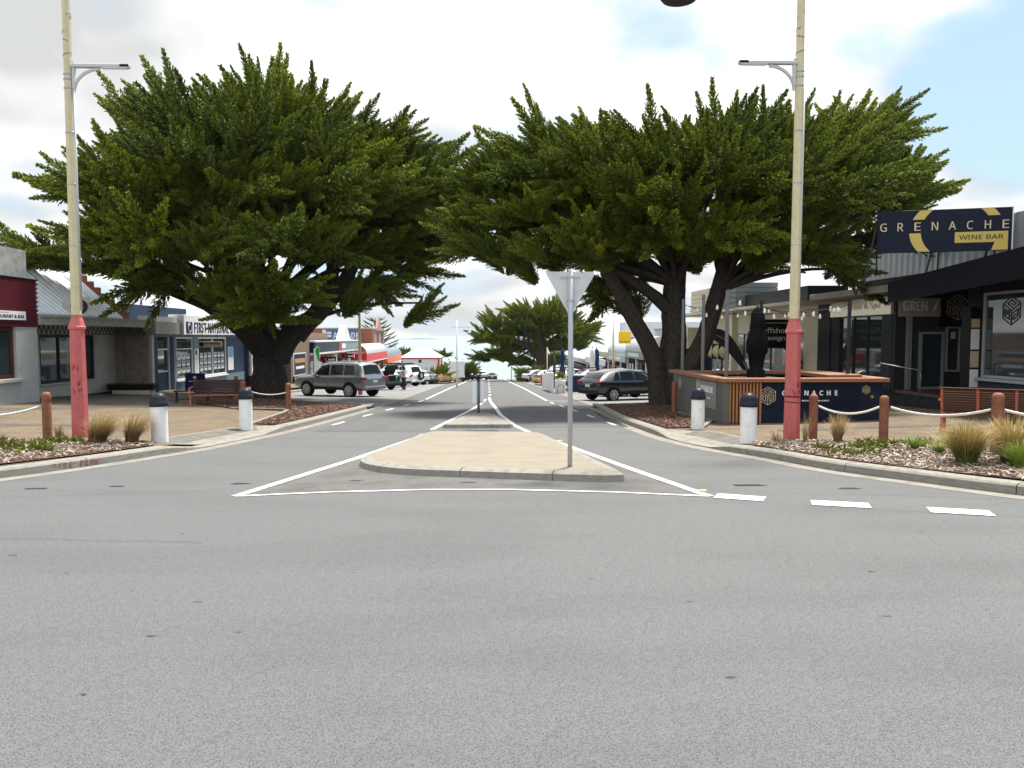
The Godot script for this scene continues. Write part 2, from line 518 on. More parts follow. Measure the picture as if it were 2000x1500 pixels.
# ---------- ground, roads, kerbs, islands, markings ----------
func ribbon(p: PackedVector2Array, w: float) -> PackedVector2Array:
	var a := PackedVector2Array()
	var b := PackedVector2Array()
	for i in p.size():
		var t := (p[mini(i + 1, p.size() - 1)] - p[maxi(i - 1, 0)]).normalized()
		var n := Vector2(t.y, -t.x) * w * 0.5
		a.append(p[i] + n)
		b.append(p[i] - n)
	b.reverse()
	a.append_array(b)
	return a

func line(called: String, flat: Array, w: float, lift := 0.008) -> void:
	var st := mb()
	sheet(st, ribbon(pv(flat), w), lift)
	struct(called, st, M.paint)

func kerb(parent: Node3D, ctl: Array, side: float, w: float, slope: float, seg: float, closed := false) -> PackedVector2Array:
	# ctl: Vector3(x, top height above the road, d); side 1: the raised ground lies to the left of the path. Returns the back edge.
	var p := PackedVector2Array()
	for c in ctl: p.append(Vector2(c.x, -c.z))
	if closed: p.append(p[0])
	var q := PackedVector2Array()
	var hh := []
	for i in p.size() - 1:
		var a := p[i - 1] if i > 0 else (p[p.size() - 2] if closed else p[0])
		var d := p[i + 2] if i + 2 < p.size() else (p[1] if closed else p[-1])
		var n := maxi(1, int(ceil(p[i].distance_to(p[i + 1]) / 0.3)))
		for k in n:
			q.append(p[i].cubic_interpolate(p[i + 1], a, d, float(k) / n))
			hh.append(lerpf(ctl[i].y, ctl[(i + 1) % ctl.size()].y, float(k) / n))
	q.append(p[-1])
	hh.append(ctl[0].y if closed else ctl[-1].y)
	var rings := []
	var back := PackedVector2Array()
	for i in q.size():
		var t := (q[mini(i + 1, q.size() - 1)] - q[maxi(i - 1, 0)]).normalized()
		if closed and (i == 0 or i == q.size() - 1): t = (q[1] - q[q.size() - 2]).normalized()
		var n := Vector2(t.y, -t.x) * side
		var y := gy(q[i].y)
		var h: float = hh[i]
		var r := []
		for e in [[0.0, -0.06], [slope * 0.35, h * 0.78], [slope, h * 0.97], [slope + 0.03, h], [w, h + 0.004], [w, -0.06]]:
			var b: Vector2 = q[i] + n * e[0]
			r.append(Vector3(b.x, y + e[1], b.y))
		rings.append(r)
		back.append(q[i] + n * (w - 0.02))
	var s := 0
	while s < rings.size() - 1:
		var e := s + 1
		var run := q[s].distance_to(q[e])
		while e < rings.size() - 1 and run < seg:
			e += 1
			run += q[e - 1].distance_to(q[e])
		if rings.size() - 1 - e < 2: e = rings.size() - 1
		var st := mb()
		var ra := []
		for i in range(s, e + 1):
			var ring: Array = rings[i].duplicate()
			if i == s or i == e:
				var o: Array = rings[i + 1] if i == s else rings[i - 1]
				for k in 6: ring[k] = ring[k] + (o[k] - ring[k]).normalized() * 0.007
			ra.append(ring)
		for i in ra.size() - 1:
			for k in 5:
				if side > 0: quad(st, ra[i][k], ra[i + 1][k], ra[i + 1][k + 1], ra[i][k + 1])
				else: quad(st, ra[i][k + 1], ra[i + 1][k + 1], ra[i + 1][k], ra[i][k])
		for k in range(1, 5):
			for e2 in [0, ra.size() - 1]:
				tri(st, ra[e2][0], ra[e2][k], ra[e2][k + 1])
		obj("kerb_stone", st, M.kerb, parent)
		s = e
	return back

func gutter(ctl: Array, side: float) -> void:
	var p := PackedVector2Array()
	for c in ctl: p.append(Vector2(c.x, -c.z))
	p = smooth_line(p, 0.5)
	var o := PackedVector2Array()
	for i in p.size():
		var t := (p[mini(i + 1, p.size() - 1)] - p[maxi(i - 1, 0)]).normalized()
		o.append(p[i] - Vector2(t.y, -t.x) * side * 0.3)
	o.reverse()
	p.append_array(o)
	var st := mb()
	sheet(st, p, 0.004)
	struct("gutter", st, M.concrete)

func chips(called: String, poly: PackedVector2Array, n: int, cols: Array, label: String, size := 1.0) -> void:
	var st := mb()
	box(st, Vector3.ZERO, Vector3(0.055, 0.008, 0.016))
	st.generate_normals()
	var mm := MultiMesh.new()
	mm.transform_format = MultiMesh.TRANSFORM_3D
	mm.use_colors = true
	mm.mesh = st.commit()
	mm.instance_count = n
	var lo := Vector2(1e9, 1e9)
	var hi := -lo
	for p in poly:
		lo = lo.min(p)
		hi = hi.max(p)
	var i := 0
	while i < n:
		var p := Vector2(rng.randf_range(lo.x, hi.x), rng.randf_range(lo.y, hi.y))
		if not Geometry2D.is_point_in_polygon(p, poly): continue
		var b := Basis.from_euler(Vector3(rng.randf_range(-0.5, 0.5), rng.randf() * TAU, rng.randf_range(-0.4, 0.4))).scaled_local(Vector3(rng.randf_range(0.5, 1.5), 1.0, rng.randf_range(0.6, 1.5)) * size)
		mm.set_instance_transform(i, Transform3D(b, Vector3(p.x, py(p.x, p.y) + 0.03 + rng.randf() * 0.02, p.y)))
		var c: Color = cols[rng.randi() % cols.size()]
		mm.set_instance_color(i, c * rng.randf_range(0.7, 1.25))
		i += 1
	var o := MultiMeshInstance3D.new()
	o.name = called
	o.multimesh = mm
	o.material_override = M.vc
	o.set_meta("kind", "stuff")
	o.set_meta("label", label)
	add_child(o, true)

func bed(called: String, flat: Array) -> PackedVector2Array:
	var p := pv(flat)
	var st := mb()
	sheet(st, p, 0.024, true)
	struct(called, st, M.mulch_bed)
	return p

func blob_patch(called: String, x: float, d: float, rx: float, rd: float, m: Material, lift := 0.005) -> void:
	var p := PackedVector2Array()
	for k in 14:
		var a := TAU * k / 14.0
		var r := rng.randf_range(0.55, 1.1)
		p.append(Vector2(x + cos(a) * rx * r, -(d + sin(a) * rd * r)))
	var st := mb()
	sheet(st, p, lift)
	struct(called, st, m)

func make_ground() -> void:
	var st := mb()
	sheet(st, pv([-390, -50, 390, -50, 390, 419, -390, 419]), -0.03)
	struct("ground", st, M.soil)
	st = mb()
	sheet(st, pv([-70, -20, 70, -20, 70, 13, 14, 13, 14, 31, -14, 31, -14, 13, -70, 13]), 0.0)
	struct("intersection_road", st, M.asphalt)
	st = mb()
	sheet(st, pv([-14, 31, 14, 31, 14, 300, -14, 300]), 0.0)
	struct("street_road", st, M.asphalt_street)
	# darker worn lanes under the trees
	st = mb()
	sheet(st, pv([-4.25, 19, -1.45, 19, -0.75, 28.4, -0.3, 38, 0.3, 38, 0.25, 28.5, 0.9, 20.0, 3.7, 20.0, 3.85, 28.9, 4.1, 48, -4.1, 48, -4.3, 29]), 0.004)
	struct("resealed_lane", st, M.asphalt_street)
	for s in [-1.0, 1.0]:
		st = mb()
		sheet(st, pv([s * 4.55, 30.4, s * 12.4, 35.5, s * 12.4, 128, s * 4.75, 128]), 0.004)
		struct("parking_bay", st, M.asphalt_bay)
		st = mb()
		sheet(st, pv([s * 4.2, 30, s * 4.55, 30, s * 4.75, 128, s * 4.4, 128]), 0.008)
		struct("gutter", st, M.concrete)
	# kerbs
	var kl := [Vector3(-60, .14, 4), Vector3(-14, .14, 6.6), Vector3(-9.6, .14, 8.3), Vector3(-7.9, .14, 9.85), Vector3(-7.03, .14, 11.19), Vector3(-6.36, .14, 12.77), Vector3(-5.9, .14, 14.2), Vector3(-5.62, .03, 15.2), Vector3(-5.38, .025, 16.6), Vector3(-5.2, .03, 17.8), Vector3(-5.05, .14, 19.2), Vector3(-4.85, .14, 21.9), Vector3(-4.62, .14, 26.5), Vector3(-4.55, .14, 29.6), Vector3(-4.75, .14, 30.3), Vector3(-8.6, .14, 33.0), Vector3(-12.2, .14, 35.4), Vector3(-12.45, .14, 36.2), Vector3(-12.45, .14, 128)]
	var kr := [Vector3(60, .14, 2.4), Vector3(11, .14, 5.4), Vector3(8.3, .14, 7.2), Vector3(6.75, .14, 9.0), Vector3(5.9, .14, 10.4), Vector3(5.27, .14, 11.6), Vector3(4.85, .14, 13.1), Vector3(4.5, .13, 14.1), Vector3(4.3, .03, 14.8), Vector3(4.08, .025, 15.8), Vector3(3.96, .03, 16.7), Vector3(3.88, .14, 17.9), Vector3(3.80, .14, 21.7), Vector3(3.9, .14, 25), Vector3(4.15, .14, 29.3), Vector3(4.45, .14, 29.9), Vector3(8.3, .14, 31.6), Vector3(12.2, .14, 33.6), Vector3(12.45, .14, 34.4), Vector3(12.45, .14, 128)]
	var o := thing("kerb", "long grey concrete kerb along the footpath with the red plug lettering", "kerb")
	o.set_meta("kind", "structure")
	var bl := kerb(o, kl, 1.0, 0.26, 0.05, 2.3)
	o = thing("kerb", "long grey concrete kerb round the corner beside the dashed white line", "kerb")
	o.set_meta("kind", "structure")
	var br := kerb(o, kr, -1.0, 0.26, 0.05, 2.3)
	gutter(kl.slice(0, 14), 1.0)
	gutter(kr.slice(0, 15), -1.0)
	# footpaths with sunken ramps
	var notchl := [Vector2(-5.95, -14.75), Vector2(-6.75, -15.5), Vector2(-6.15, -18.9), Vector2(-5.36, -19.2)]
	var notchr := [Vector2(4.75, -14.2), Vector2(5.3, -15.0), Vector2(5.2, -17.0), Vector2(4.15, -17.7)]
	for s in 2:
		var b := bl if s == 0 else br
		var notch := notchl if s == 0 else notchr
		var p := PackedVector2Array()
		var on := false
		for q in b:
			var d := -q.y
			if d > 14.75 - s * 0.55 and d < 19.2 - s * 1.5:
				if not on:
					for e in notch: p.append(e)
					on = true
				continue
			p.append(q)
		p.append(Vector2(-20.0 if s == 0 else 20.0, -128))
		p.append(Vector2(-60.0 if s == 0 else 60.0, -60))
		st = mb()
		sheet(st, p, 0.0, true)
		struct("footpath", st, M.aggregate)
		# the ramp: from the low kerb up to the notch
		var low := []
		var sp := mb()
		for q in b:
			var d := -q.y
			if d >= 14.6 - s * 0.55 and d <= 19.35 - s * 1.5:
				low.append(q)
		st = mb()
		for i in low.size() - 1:
			var a := []
			for k in 2:
				var q: Vector2 = low[i + k]
				var t := clampf(float(i + k) / (low.size() - 1), 0, 1) * (notch.size() - 1)
				var e0: Vector2 = notch[mini(int(t), notch.size() - 2)]
				var e1: Vector2 = notch[mini(int(t), notch.size() - 2) + 1]
				var e := e0.lerp(e1, t - mini(int(t), notch.size() - 2))
				var f := sin(float(i + k) / (low.size() - 1) * PI)
				a.append(Vector3(q.x, gy(q.y) + lerpf(0.13, 0.03, clampf(f * 1.6, 0, 1)), q.y))
				a.append(Vector3(e.x, py(e.x, e.y) + 0.002, e.y))
			var fi := float(i) / (low.size() - 1)
			if fi > 0.16 and fi < 0.78:
				var g0: Vector3 = a[0].lerp(a[1], 0.38) + Vector3(0, 0.004, 0)
				var g1: Vector3 = a[0].lerp(a[1], 0.92) + Vector3(0, 0.004, 0)
				var g2: Vector3 = a[2].lerp(a[3], 0.38) + Vector3(0, 0.004, 0)
				var g3: Vector3 = a[2].lerp(a[3], 0.92) + Vector3(0, 0.004, 0)
				if (g2 - g0).cross(g1 - g0).y > 0: quad(sp, g0, g2, g3, g1)
				else: quad(sp, g1, g3, g2, g0)
			if (a[2] - a[0]).cross(a[1] - a[0]).y > 0: quad(st, a[0], a[2], a[3], a[1])
			else: quad(st, a[1], a[3], a[2], a[0])
		struct("kerb_ramp", st, M.concrete)
		struct("ramp_patch", sp, M.tactile)
	# darker bands and a pale concrete landing in the footpath
	for f in [[-30, 21.0, -14.5, 22.6, -11.5, 25.9, -9.6, 27.2, -9.9, 28.1, -13, 25.9, -15.2, 24.0, -30, 22.4], [-30, 16.8, -9.3, 18.3, -9.3, 18.7, -30, 17.3], [9.9, 15.9, 14, 15.2, 14, 16.1, 10.2, 16.6], [6.6, 16.8, 13.5, 17.4, 13.5, 17.8, 6.6, 17.3]]:
		st = mb()
		sheet(st, pv(f), 0.005, true)
		struct("footpath_band", st, M.aggregate_band)
	# planting beds and their bark chips
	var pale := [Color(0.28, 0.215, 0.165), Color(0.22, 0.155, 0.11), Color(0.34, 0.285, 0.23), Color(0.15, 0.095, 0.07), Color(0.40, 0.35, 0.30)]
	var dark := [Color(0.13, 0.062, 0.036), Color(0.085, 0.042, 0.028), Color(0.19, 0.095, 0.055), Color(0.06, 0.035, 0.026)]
	var b1 := bed("garden_bed", [-6.2, 14.35, -6.62, 12.85, -7.3, 11.25, -8.1, 10.0, -9.8, 8.6, -13, 7.2, -13, 12.5, -9.3, 14.75, -8.2, 15.3, -7.2, 15.2, -6.5, 14.95])
	var b2 := bed("garden_bed", [4.9, 13.95, 5.12, 13.1, 5.54, 11.75, 6.15, 10.5, 7.0, 9.1, 8.5, 7.4, 12, 5.7, 13, 11.0, 8.9, 12.3, 7.8, 13.2, 6.8, 14.4, 5.9, 14.85, 5.1, 14.45])
	var b3 := bed("tree_bed", [-5.3, 19.4, -5.1, 22, -4.88, 26.5, -4.82, 29.5, -8.7, 32.6, -12.0, 34.8, -12.2, 32.5, -11.2, 29.2, -10.2, 28.0, -8.3, 25.6, -6.55, 25.3, -6.3, 24.0, -5.9, 19.6])
	var b4 := bed("tree_bed", [4.2, 17.9, 4.07, 21.7, 4.17, 25, 4.42, 29.1, 8.3, 31.2, 10.5, 32.3, 10.5, 28.5, 5.85, 24.3, 5.85, 20.0, 5.0, 18.0])
	chips("bark_mulch", b1, 9000, pale, "pale bark chips in the bed by the red and cream lamp post on the left kerb")
	chips("bark_mulch", b2, 14000, pale, "pale bark chips in the bed below the rope fence")
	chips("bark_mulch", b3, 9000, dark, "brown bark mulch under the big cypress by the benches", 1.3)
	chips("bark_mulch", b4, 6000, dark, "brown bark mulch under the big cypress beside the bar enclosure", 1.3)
	for f in [[-5.95, 19.3, -6.35, 23.9, -6.6, 25.5, -8.6, 25.8], [5.05, 17.9, 5.9, 20.0, 5.9, 24.2]]:
		var edging := mb()
		var l := pv(f)
		for i in l.size() - 1:
			bar(edging, Vector3(l[i].x, py(l[i].x, l[i].y) + 0.02, l[i].y), Vector3(l[i + 1].x, py(l[i + 1].x, l[i + 1].y) + 0.02, l[i + 1].y), 0.12, 0.08)
		struct("bed_edging", edging, M.concrete)
	# traffic islands
	for e in [[[[-2.14, 12.9], [-1.98, 12.0], [-1.47, 11.42], [-0.85, 11.15], [0.34, 10.8], [1.62, 10.47], [1.9, 10.52], [1.94, 10.9], [1.8, 12.2], [1.24, 17.2], [1.1, 17.45], [-1.25, 17.8], [-1.42, 17.6], [-1.89, 14.65]], "rounded pale concrete kerb of the sandy island under the give way sign", "island_infill", M.island_fill], [[[-1.2, 19.9], [-1.05, 19.8], [0.6, 19.8], [0.69, 19.95], [0.2, 24.2], [-0.25, 24.8], [-0.68, 24.3]], "pale concrete kerb of the narrow far island", "island_infill", M.concrete]]:
		var ctl := []
		for q in e[0]: ctl.append(Vector3(q[0], 0.12, q[1]))
		o = thing("island_kerb", e[1], "kerb")
		o.set_meta("kind", "structure")
		var back := kerb(o, ctl, 1.0, 0.24, 0.13, 1.25, true)
		st = mb()
		back.remove_at(back.size() - 1)
		sheet(st, back, 0.122)
		struct(e[2], st, e[3])
	# painted lines
	line("edge_line", [-3.13, 9.52, -2.3, 13.4, -1.62, 17.2, -1.5, 18.1], 0.13)
	line("edge_line", [-1.42, 19.4, -0.85, 25.5, -0.6, 28.5, -0.3, 33, -0.1, 38], 0.12)
	line("edge_line", [2.73, 9.3, 2.2, 12.0, 1.54, 15.65, 1.3, 17.1, 0.98, 18.6, 0.72, 20.6, 0.42, 25, 0.28, 30, 0.12, 35, 0.06, 40], 0.13)
	line("give_way_line", [-3.13, 9.52, -2.6, 9.66, -2.05, 9.79, -0.82, 9.94, 0.31, 9.9, 1.61, 9.65, 2.73, 9.3], 0.07)
	for f in [[2.82, 9.34, 3.34, 9.08], [3.80, 8.82, 4.39, 8.6], [4.92, 8.33, 5.49, 8.1]]:
		line("give_way_dash", f, 0.33)
	for k in 14:
		line("centre_dash", [0.1, 43.0 + 6.0 * k, 0.1, 44.6 + 6.0 * k], 0.12)
	line("lane_line", [-3.08, 38.1, -2.83, 80, -2.7, 126], 0.12)
	line("lane_line", [2.77, 36.0, 2.7, 79, 2.65, 126], 0.12)
	line("lane_line", [-4.1, 37.6, -3.08, 38.2], 0.12)
	line("lane_line", [2.77, 36.1, 3.8, 35.2], 0.12)
	for k in 5:
		var t := k / 4.0
		line("lane_dash", [lerpf(-4.25, -3.2, t), lerpf(21.0, 35.2, t), lerpf(-4.15, -3.1, t), lerpf(22.2, 36.6, t)], 0.1)
		line("lane_dash", [lerpf(3.45, 2.85, t), lerpf(20.6, 33.2, t), lerpf(3.4, 2.8, t), lerpf(21.7, 34.6, t)], 0.1)
	for k in 26:
		for s in [-1.0, 1.0]:
			line("bay_line", [s * 4.75, 33.5 + 3.0 * k, s * 8.9, 35.9 + 3.0 * k], 0.1, 0.012)
	# road wear: patches, pot holes, tar spots
	for e in [[3.53, 10.16, 0.26, 0.10], [4.74, 9.85, 0.2, 0.07], [-6.0, 10.25, 0.2, 0.06], [-5.0, 10.4, 0.14, 0.05], [-3.4, 10.57, 0.16, 0.06], [-1.85, 10.79, 0.12, 0.05], [-0.28, 10.55, 0.14, 0.05]]:
		blob_patch("road_pothole", e[0], e[1], e[2], e[3], M.asphalt_dark)
	for k in 30:
		var d := 3.0 + 6.0 * rng.randf()
		blob_patch("tar_spot", rng.randf_range(-0.75, 0.78) * d, d, rng.randf_range(0.010, 0.05), rng.randf_range(0.003, 0.009), M.asphalt_dark)
	st = mb()
	sheet(st, pv([-2.95, 9.62, -2.05, 9.86, -0.82, 10.0, 0.31, 9.96, 1.61, 9.72, 2.6, 9.4, 1.3, 17.0, -1.6, 17.2]), 0.003)
	struct("road_patch", st, M.asphalt_old)
	for e in [[-4.9, 7.3, -2.6, 7.0, 4.0], [3.6, 8.6, 6.5, 7.6, 5.0], [-7.5, 9.3, -3.4, 10.0, 6.0], [3.4, 9.6, 6.2, 9.0, 7.0]]:
		var cr := PackedVector2Array()
		for k in 25:
			var t := k / 24.0
			cr.append(Vector2(lerpf(e[0], e[2], t) + rng.randf_range(-0.02, 0.02), -(lerpf(e[1], e[3], t) + 0.02 * sin(k * 0.5 + e[4]) + rng.randf_range(-0.015, 0.015))))
		st = mb()
		sheet(st, ribbon(cr, 0.006), 0.0065)
		struct("road_crack", st, M.asphalt_dark)
	# fire plug lettering on the kerb face
	var m := mt("kerb_lettering", Color(0.33, 0.17, 0.145), 0.9)
	var fl := smooth_line(pv([-7.03, 11.19, -6.36, 12.77, -5.9, 14.2]), 0.02)
	var ft := "FIRE PLUG"
	for k in 9:
		if ft[k] == " ": continue
		var f0 := fl[47 + int(k * 4.3)]
		var f1 := fl[49 + int(k * 4.3)]
		var fd := (f1 - f0).normalized()
		words(null, ft[k], 0.075, Vector3(f0.x - fd.y * -0.006, gy(f0.y) + 0.078, f0.y + fd.x * 0.006), -atan2(fd.y, fd.x), m, 0.0 if ft[k] != "I" else 0.02, 0.02, true, "kerb_lettering").set_meta("kind", "structure")
	# the grating between the islands, raised markers, the shore and the sea
	var g := thing("drain_grate", "steel drain grating set flush between the two traffic islands", "drain grate", Vector3(-0.18, gy(-18.3), -18.3))
	pbox("frame", g, M.asphalt_dark, Vector3(0, 0.008, 0), Vector3(0.86, 0.01, 0.9))
	for k in 12: pbox("bar", g, M.dark_metal, Vector3(-0.37 + k * 0.067, 0.022, 0), Vector3(0.03, 0.02, 0.84))
	var i := 0
	for e in [[1.54, 16.2, "yellow raised road marker on the line behind the give way pole"], [2.74, 9.62, "yellow raised road marker at the head of the dashed white line"]]:
		pbox("road_marker", null, M.marker_yellow, Vector3(e[0], gy(-e[1]) + 0.022, -e[1]), Vector3(0.1, 0.02, 0.08), 0.008)
		tag(get_child(get_child_count() - 1), e[2], "road marker")
	st = mb()
	quad(st, Vector3(-26000, -24, -300), Vector3(26000, -24, -300), Vector3(26000, -24, -24000), Vector3(-26000, -24, -24000))
	struct("sea", st, M.sea)
	st = mb(true)
	var pts := []
	var rad := []
	for k in 13:
		pts.append(Vector3(-900.0 + k * 36.0, -26, -8000))
		rad.append(4.0 + 14.0 * sin(PI * k / 12.0) + 3.0 * sin(k * 2.3))
	tube(st, pts, rad, 10)
	struct("hills", st, M.headland)

# ---------- cypress foliage ----------
var plumes: Array[ArrayMesh] = []

func leafy(n: int, fat: float, leaf: float, sd: int, base: Color, tip: Color, droop := 0.0) -> ArrayMesh:
	var r := RandomNumberGenerator.new()
	r.seed = sd
	var v := PackedVector3Array()
	var nn := PackedVector3Array()
	var cc := PackedColorArray()
	for i in n:
		# twigs spiral up the spine, each furred with leaves
		var per := 9
		var tw := i / per
		var twigs := n / per
		var t := clampf((tw + 0.5) / twigs + 0.01 * sin(tw * 7.0), 0.0, 0.99)
		var a := tw * 2.4 + 0.5 * sin(tw * 3.7)
		var rad := Vector3(cos(a), 0, sin(a))
		var tl := fat * (0.45 + 0.55 * smoothstep(0.0, 0.2, t)) * (pow(1.0 - t, 0.85) + 0.06) * (0.7 + 0.6 * absf(sin(tw * 12.9)))
		var tdir := (Vector3.UP * 1.0 + rad * (0.85 - 0.5 * t)).normalized()
		var k0 := float(i % per) / per
		var root := Vector3(0, t * 0.93, 0) + tdir * tl * k0
		var b2 := r.randf() * TAU
		var rad2 := (Vector3(cos(b2), 0.0, sin(b2)) - tdir * Vector3(cos(b2), 0.0, sin(b2)).dot(tdir)).normalized()
		var dir := (tdir * r.randf_range(0.7, 1.1) + rad2 * r.randf_range(0.2, 0.75) * (1.0 - 0.5 * k0)).normalized()
		var ln := leaf * r.randf_range(0.7, 1.35) * (1.0 - 0.35 * t)
		var side := dir.cross(rad2).normalized()
		if side.length() < 0.5: side = Vector3.RIGHT
		var up := side.cross(dir)
		var wd := ln * r.randf_range(0.14, 0.24)
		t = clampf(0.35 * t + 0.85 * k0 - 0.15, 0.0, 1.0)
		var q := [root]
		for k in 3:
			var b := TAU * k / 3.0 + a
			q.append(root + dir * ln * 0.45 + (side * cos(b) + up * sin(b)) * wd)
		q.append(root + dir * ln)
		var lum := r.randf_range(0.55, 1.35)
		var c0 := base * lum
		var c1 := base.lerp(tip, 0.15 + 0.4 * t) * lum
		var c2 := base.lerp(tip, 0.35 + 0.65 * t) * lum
		for k in 3:
			var l := (k + 1) % 3
			for tr in [[0, 1 + l, 1 + k], [4, 1 + k, 1 + l]]:
				var p0: Vector3 = q[tr[0]]
				var p1: Vector3 = q[tr[1]]
				var p2: Vector3 = q[tr[2]]
				var nm := (p1 - p0).cross(p2 - p0).normalized()
				v.append(p0); v.append(p2); v.append(p1)
				for e in 3: nn.append(nm)
				cc.append(c0 if tr[0] == 0 else c2); cc.append(c1); cc.append(c1)
	var ar := []
	ar.resize(Mesh.ARRAY_MAX)
	ar[Mesh.ARRAY_VERTEX] = v
	ar[Mesh.ARRAY_NORMAL] = nn
	ar[Mesh.ARRAY_COLOR] = cc
	var m := ArrayMesh.new()
	m.add_surface_from_arrays(Mesh.PRIMITIVE_TRIANGLES, ar)
	return m

func make_plumes() -> void:
	for k in 3:
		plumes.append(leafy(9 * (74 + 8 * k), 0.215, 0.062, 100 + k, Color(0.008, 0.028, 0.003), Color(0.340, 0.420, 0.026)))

func toward(d: Vector3, roll: float) -> Basis:   # local +y along d
	var y := d.normalized()
	var x := y.cross(Vector3.UP if absf(y.y) < 0.95 else Vector3.RIGHT).normalized()
	return Basis(x, y, x.cross(y)).rotated(y, roll)

class Spray:
	var t: Array[Transform3D] = []
	var c: Array[Color] = []

func bough(s: Spray, r: RandomNumberGenerator, at: Vector3, dir: Vector3, ln: float, n: int, size: float, tint: Color) -> void:
	var side := dir.cross(Vector3.UP).normalized()
	for i in n:
		var u := float(i) / n
		var p := at + dir * ln * u * 0.75
		var f := 1.0 if i < n - 1 else 0.15
		var d := (dir + side * (r.randf_range(0.25, 0.85) * (1.0 if i % 2 else -1.0)) * f + Vector3.UP * r.randf_range(-0.15, 0.5) * f + Vector3(r.randf_range(-0.2, 0.2), 0.0, r.randf_range(-0.2, 0.2))).normalized()
		var l := size * r.randf_range(0.6, 1.25) * (0.8 + 0.45 * u)
		var w := l * r.randf_range(0.85, 1.25)
		s.t.append(Transform3D(toward(d, r.randf() * TAU).scaled_local(Vector3(w, l, w)), p))
		s.c.append(tint * r.randf_range(0.75, 1.2))

func crown_of(parent: Node3D, s: Spray) -> void:
	for k in plumes.size():
		var n := 0
		for i in range(k, s.t.size(), plumes.size()): n += 1
		if n == 0: continue
		var mm := MultiMesh.new()
		mm.transform_format = MultiMesh.TRANSFORM_3D
		mm.use_colors = true
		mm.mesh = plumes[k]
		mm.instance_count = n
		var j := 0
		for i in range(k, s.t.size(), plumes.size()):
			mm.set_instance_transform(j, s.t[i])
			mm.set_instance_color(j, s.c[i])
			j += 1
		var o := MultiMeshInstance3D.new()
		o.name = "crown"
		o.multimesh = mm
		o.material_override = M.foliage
		o.set_meta("kind", "stuff")
		parent.add_child(o, true)

func lobes_to_spray(s: Spray, sd: int, lobes: Array, trunk: Vector3, gap: float, size: float, boughlen: float) -> void:   # lobes: [centre, radii]; sprays grow in separate fans about gap metres apart
	var r := RandomNumberGenerator.new()
	r.seed = sd
	var taken: Array[Vector3] = []
	for li in lobes.size():
		var c: Vector3 = lobes[li][0]
		var q: Vector3 = lobes[li][1]
		var area := 4.0 * PI * pow((pow(q.x * q.y, 1.6) + pow(q.x * q.z, 1.6) + pow(q.y * q.z, 1.6)) / 3.0, 1.0 / 1.6)
		var sa := r.randf() * TAU
		var swirl := Vector3(cos(sa), 0, sin(sa)) * 0.4
		for i in int(area * 3.0 / (gap * gap)) + 6:
			var y := r.randf_range(-0.8, 1.0)
			var a := r.randf() * TAU
			var h := sqrt(1.0 - y * y)
			var nm := Vector3(cos(a) * h, y, sin(a) * h)
			var p := c + nm * q * r.randf_range(0.8, 1.0)
			var hid := false
			for lj in lobes.size():
				if lj != li and ((p - lobes[lj][0]) / lobes[lj][1]).length() < 0.78: hid = true
			if hid and r.randf() < 0.8: continue
			for t in taken:
				if t.distance_squared_to(p) < gap * gap * (1.0 if y > -0.3 else 2.6): hid = true; break
			if hid: continue
			taken.append(p)
			var out := p - trunk
			out.y *= 0.35
			var dir := ((nm / q).normalized() * 0.35 + out.normalized() * 0.85 + swirl + Vector3.UP * (r.randf_range(-0.05, 0.5) if y > -0.1 else r.randf_range(-0.1, 0.2)) + Vector3(r.randf_range(-0.3, 0.3), 0.0, r.randf_range(-0.3, 0.3))).normalized()
			var warm := r.randf()
			var tint := Color(lerpf(0.7, 1.45, warm), lerpf(0.8, 1.3, warm), 0.9)
			var root := p - dir * (boughlen * 0.6 + size * 0.55)
			var sc := r.randf_range(0.65, 1.35)
			for k in 5:
				var d2 := (dir + Vector3(r.randf_range(-1, 1), r.randf_range(-0.45, 0.75), r.randf_range(-1, 1)) * (0.62 if k > 0 else 0.1)).normalized()
				var ln := boughlen * sc * (1.0 if k == 0 else r.randf_range(0.6, 0.95))
				bough(s, r, root + d2 * ln * 0.12, d2, ln, 4, size * sc, tint * r.randf_range(0.85, 1.15))

func limb(parent: Node3D, a: Vector3, b: Vector3, r0: float, r1: float, sag: float, sd: int, n := 8, sides := 9) -> void:
	var r := RandomNumberGenerator.new()
	r.seed = sd
	var pts := []
	var rad := []
	var side := (b - a).cross(Vector3.UP).normalized()
	var w1 := r.randf_range(-0.06, 0.06)
	for i in n + 1:
		var t := float(i) / n
		var p := a.lerp(b, t) + Vector3(0, sag * sin(PI * t), 0) + side * a.distance_to(b) * (w1 * sin(PI * t) + 0.02 * sin(t * 9.0 + sd))
		pts.append(p)
		rad.append(lerpf(r0, r1, pow(t, 0.8)))
	var st := mb(true)
	tube(st, pts, rad, sides, false, 0.10, sd)
	obj("limb", st, M.bark, parent)

func trunk_of(parent: Node3D, pts: Array, rad: Array, sd: int, flute := 0.16) -> void:
	var fine := []
	var fr := []
	for i in pts.size() - 1:
		var n := maxi(2, int(pts[i].distance_to(pts[i + 1]) / 0.16))
		for k in n:
			var t := float(k) / n
			var a: Vector3 = pts[maxi(i - 1, 0)]
			var d: Vector3 = pts[mini(i + 2, pts.size() - 1)]
			fine.append(pts[i].cubic_interpolate(pts[i + 1], a, d, t))
			fr.append(lerpf(rad[i], rad[i + 1], t))
	fine.append(pts[-1])
	fr.append(rad[-1])
	var st := mb(true)
	tube(st, fine, fr, 72, true, flute, sd)
	obj("trunk", st, M.bark, parent)

func V(x: float, y: float, d: float) -> Vector3:
	return Vector3(x, y, -d)

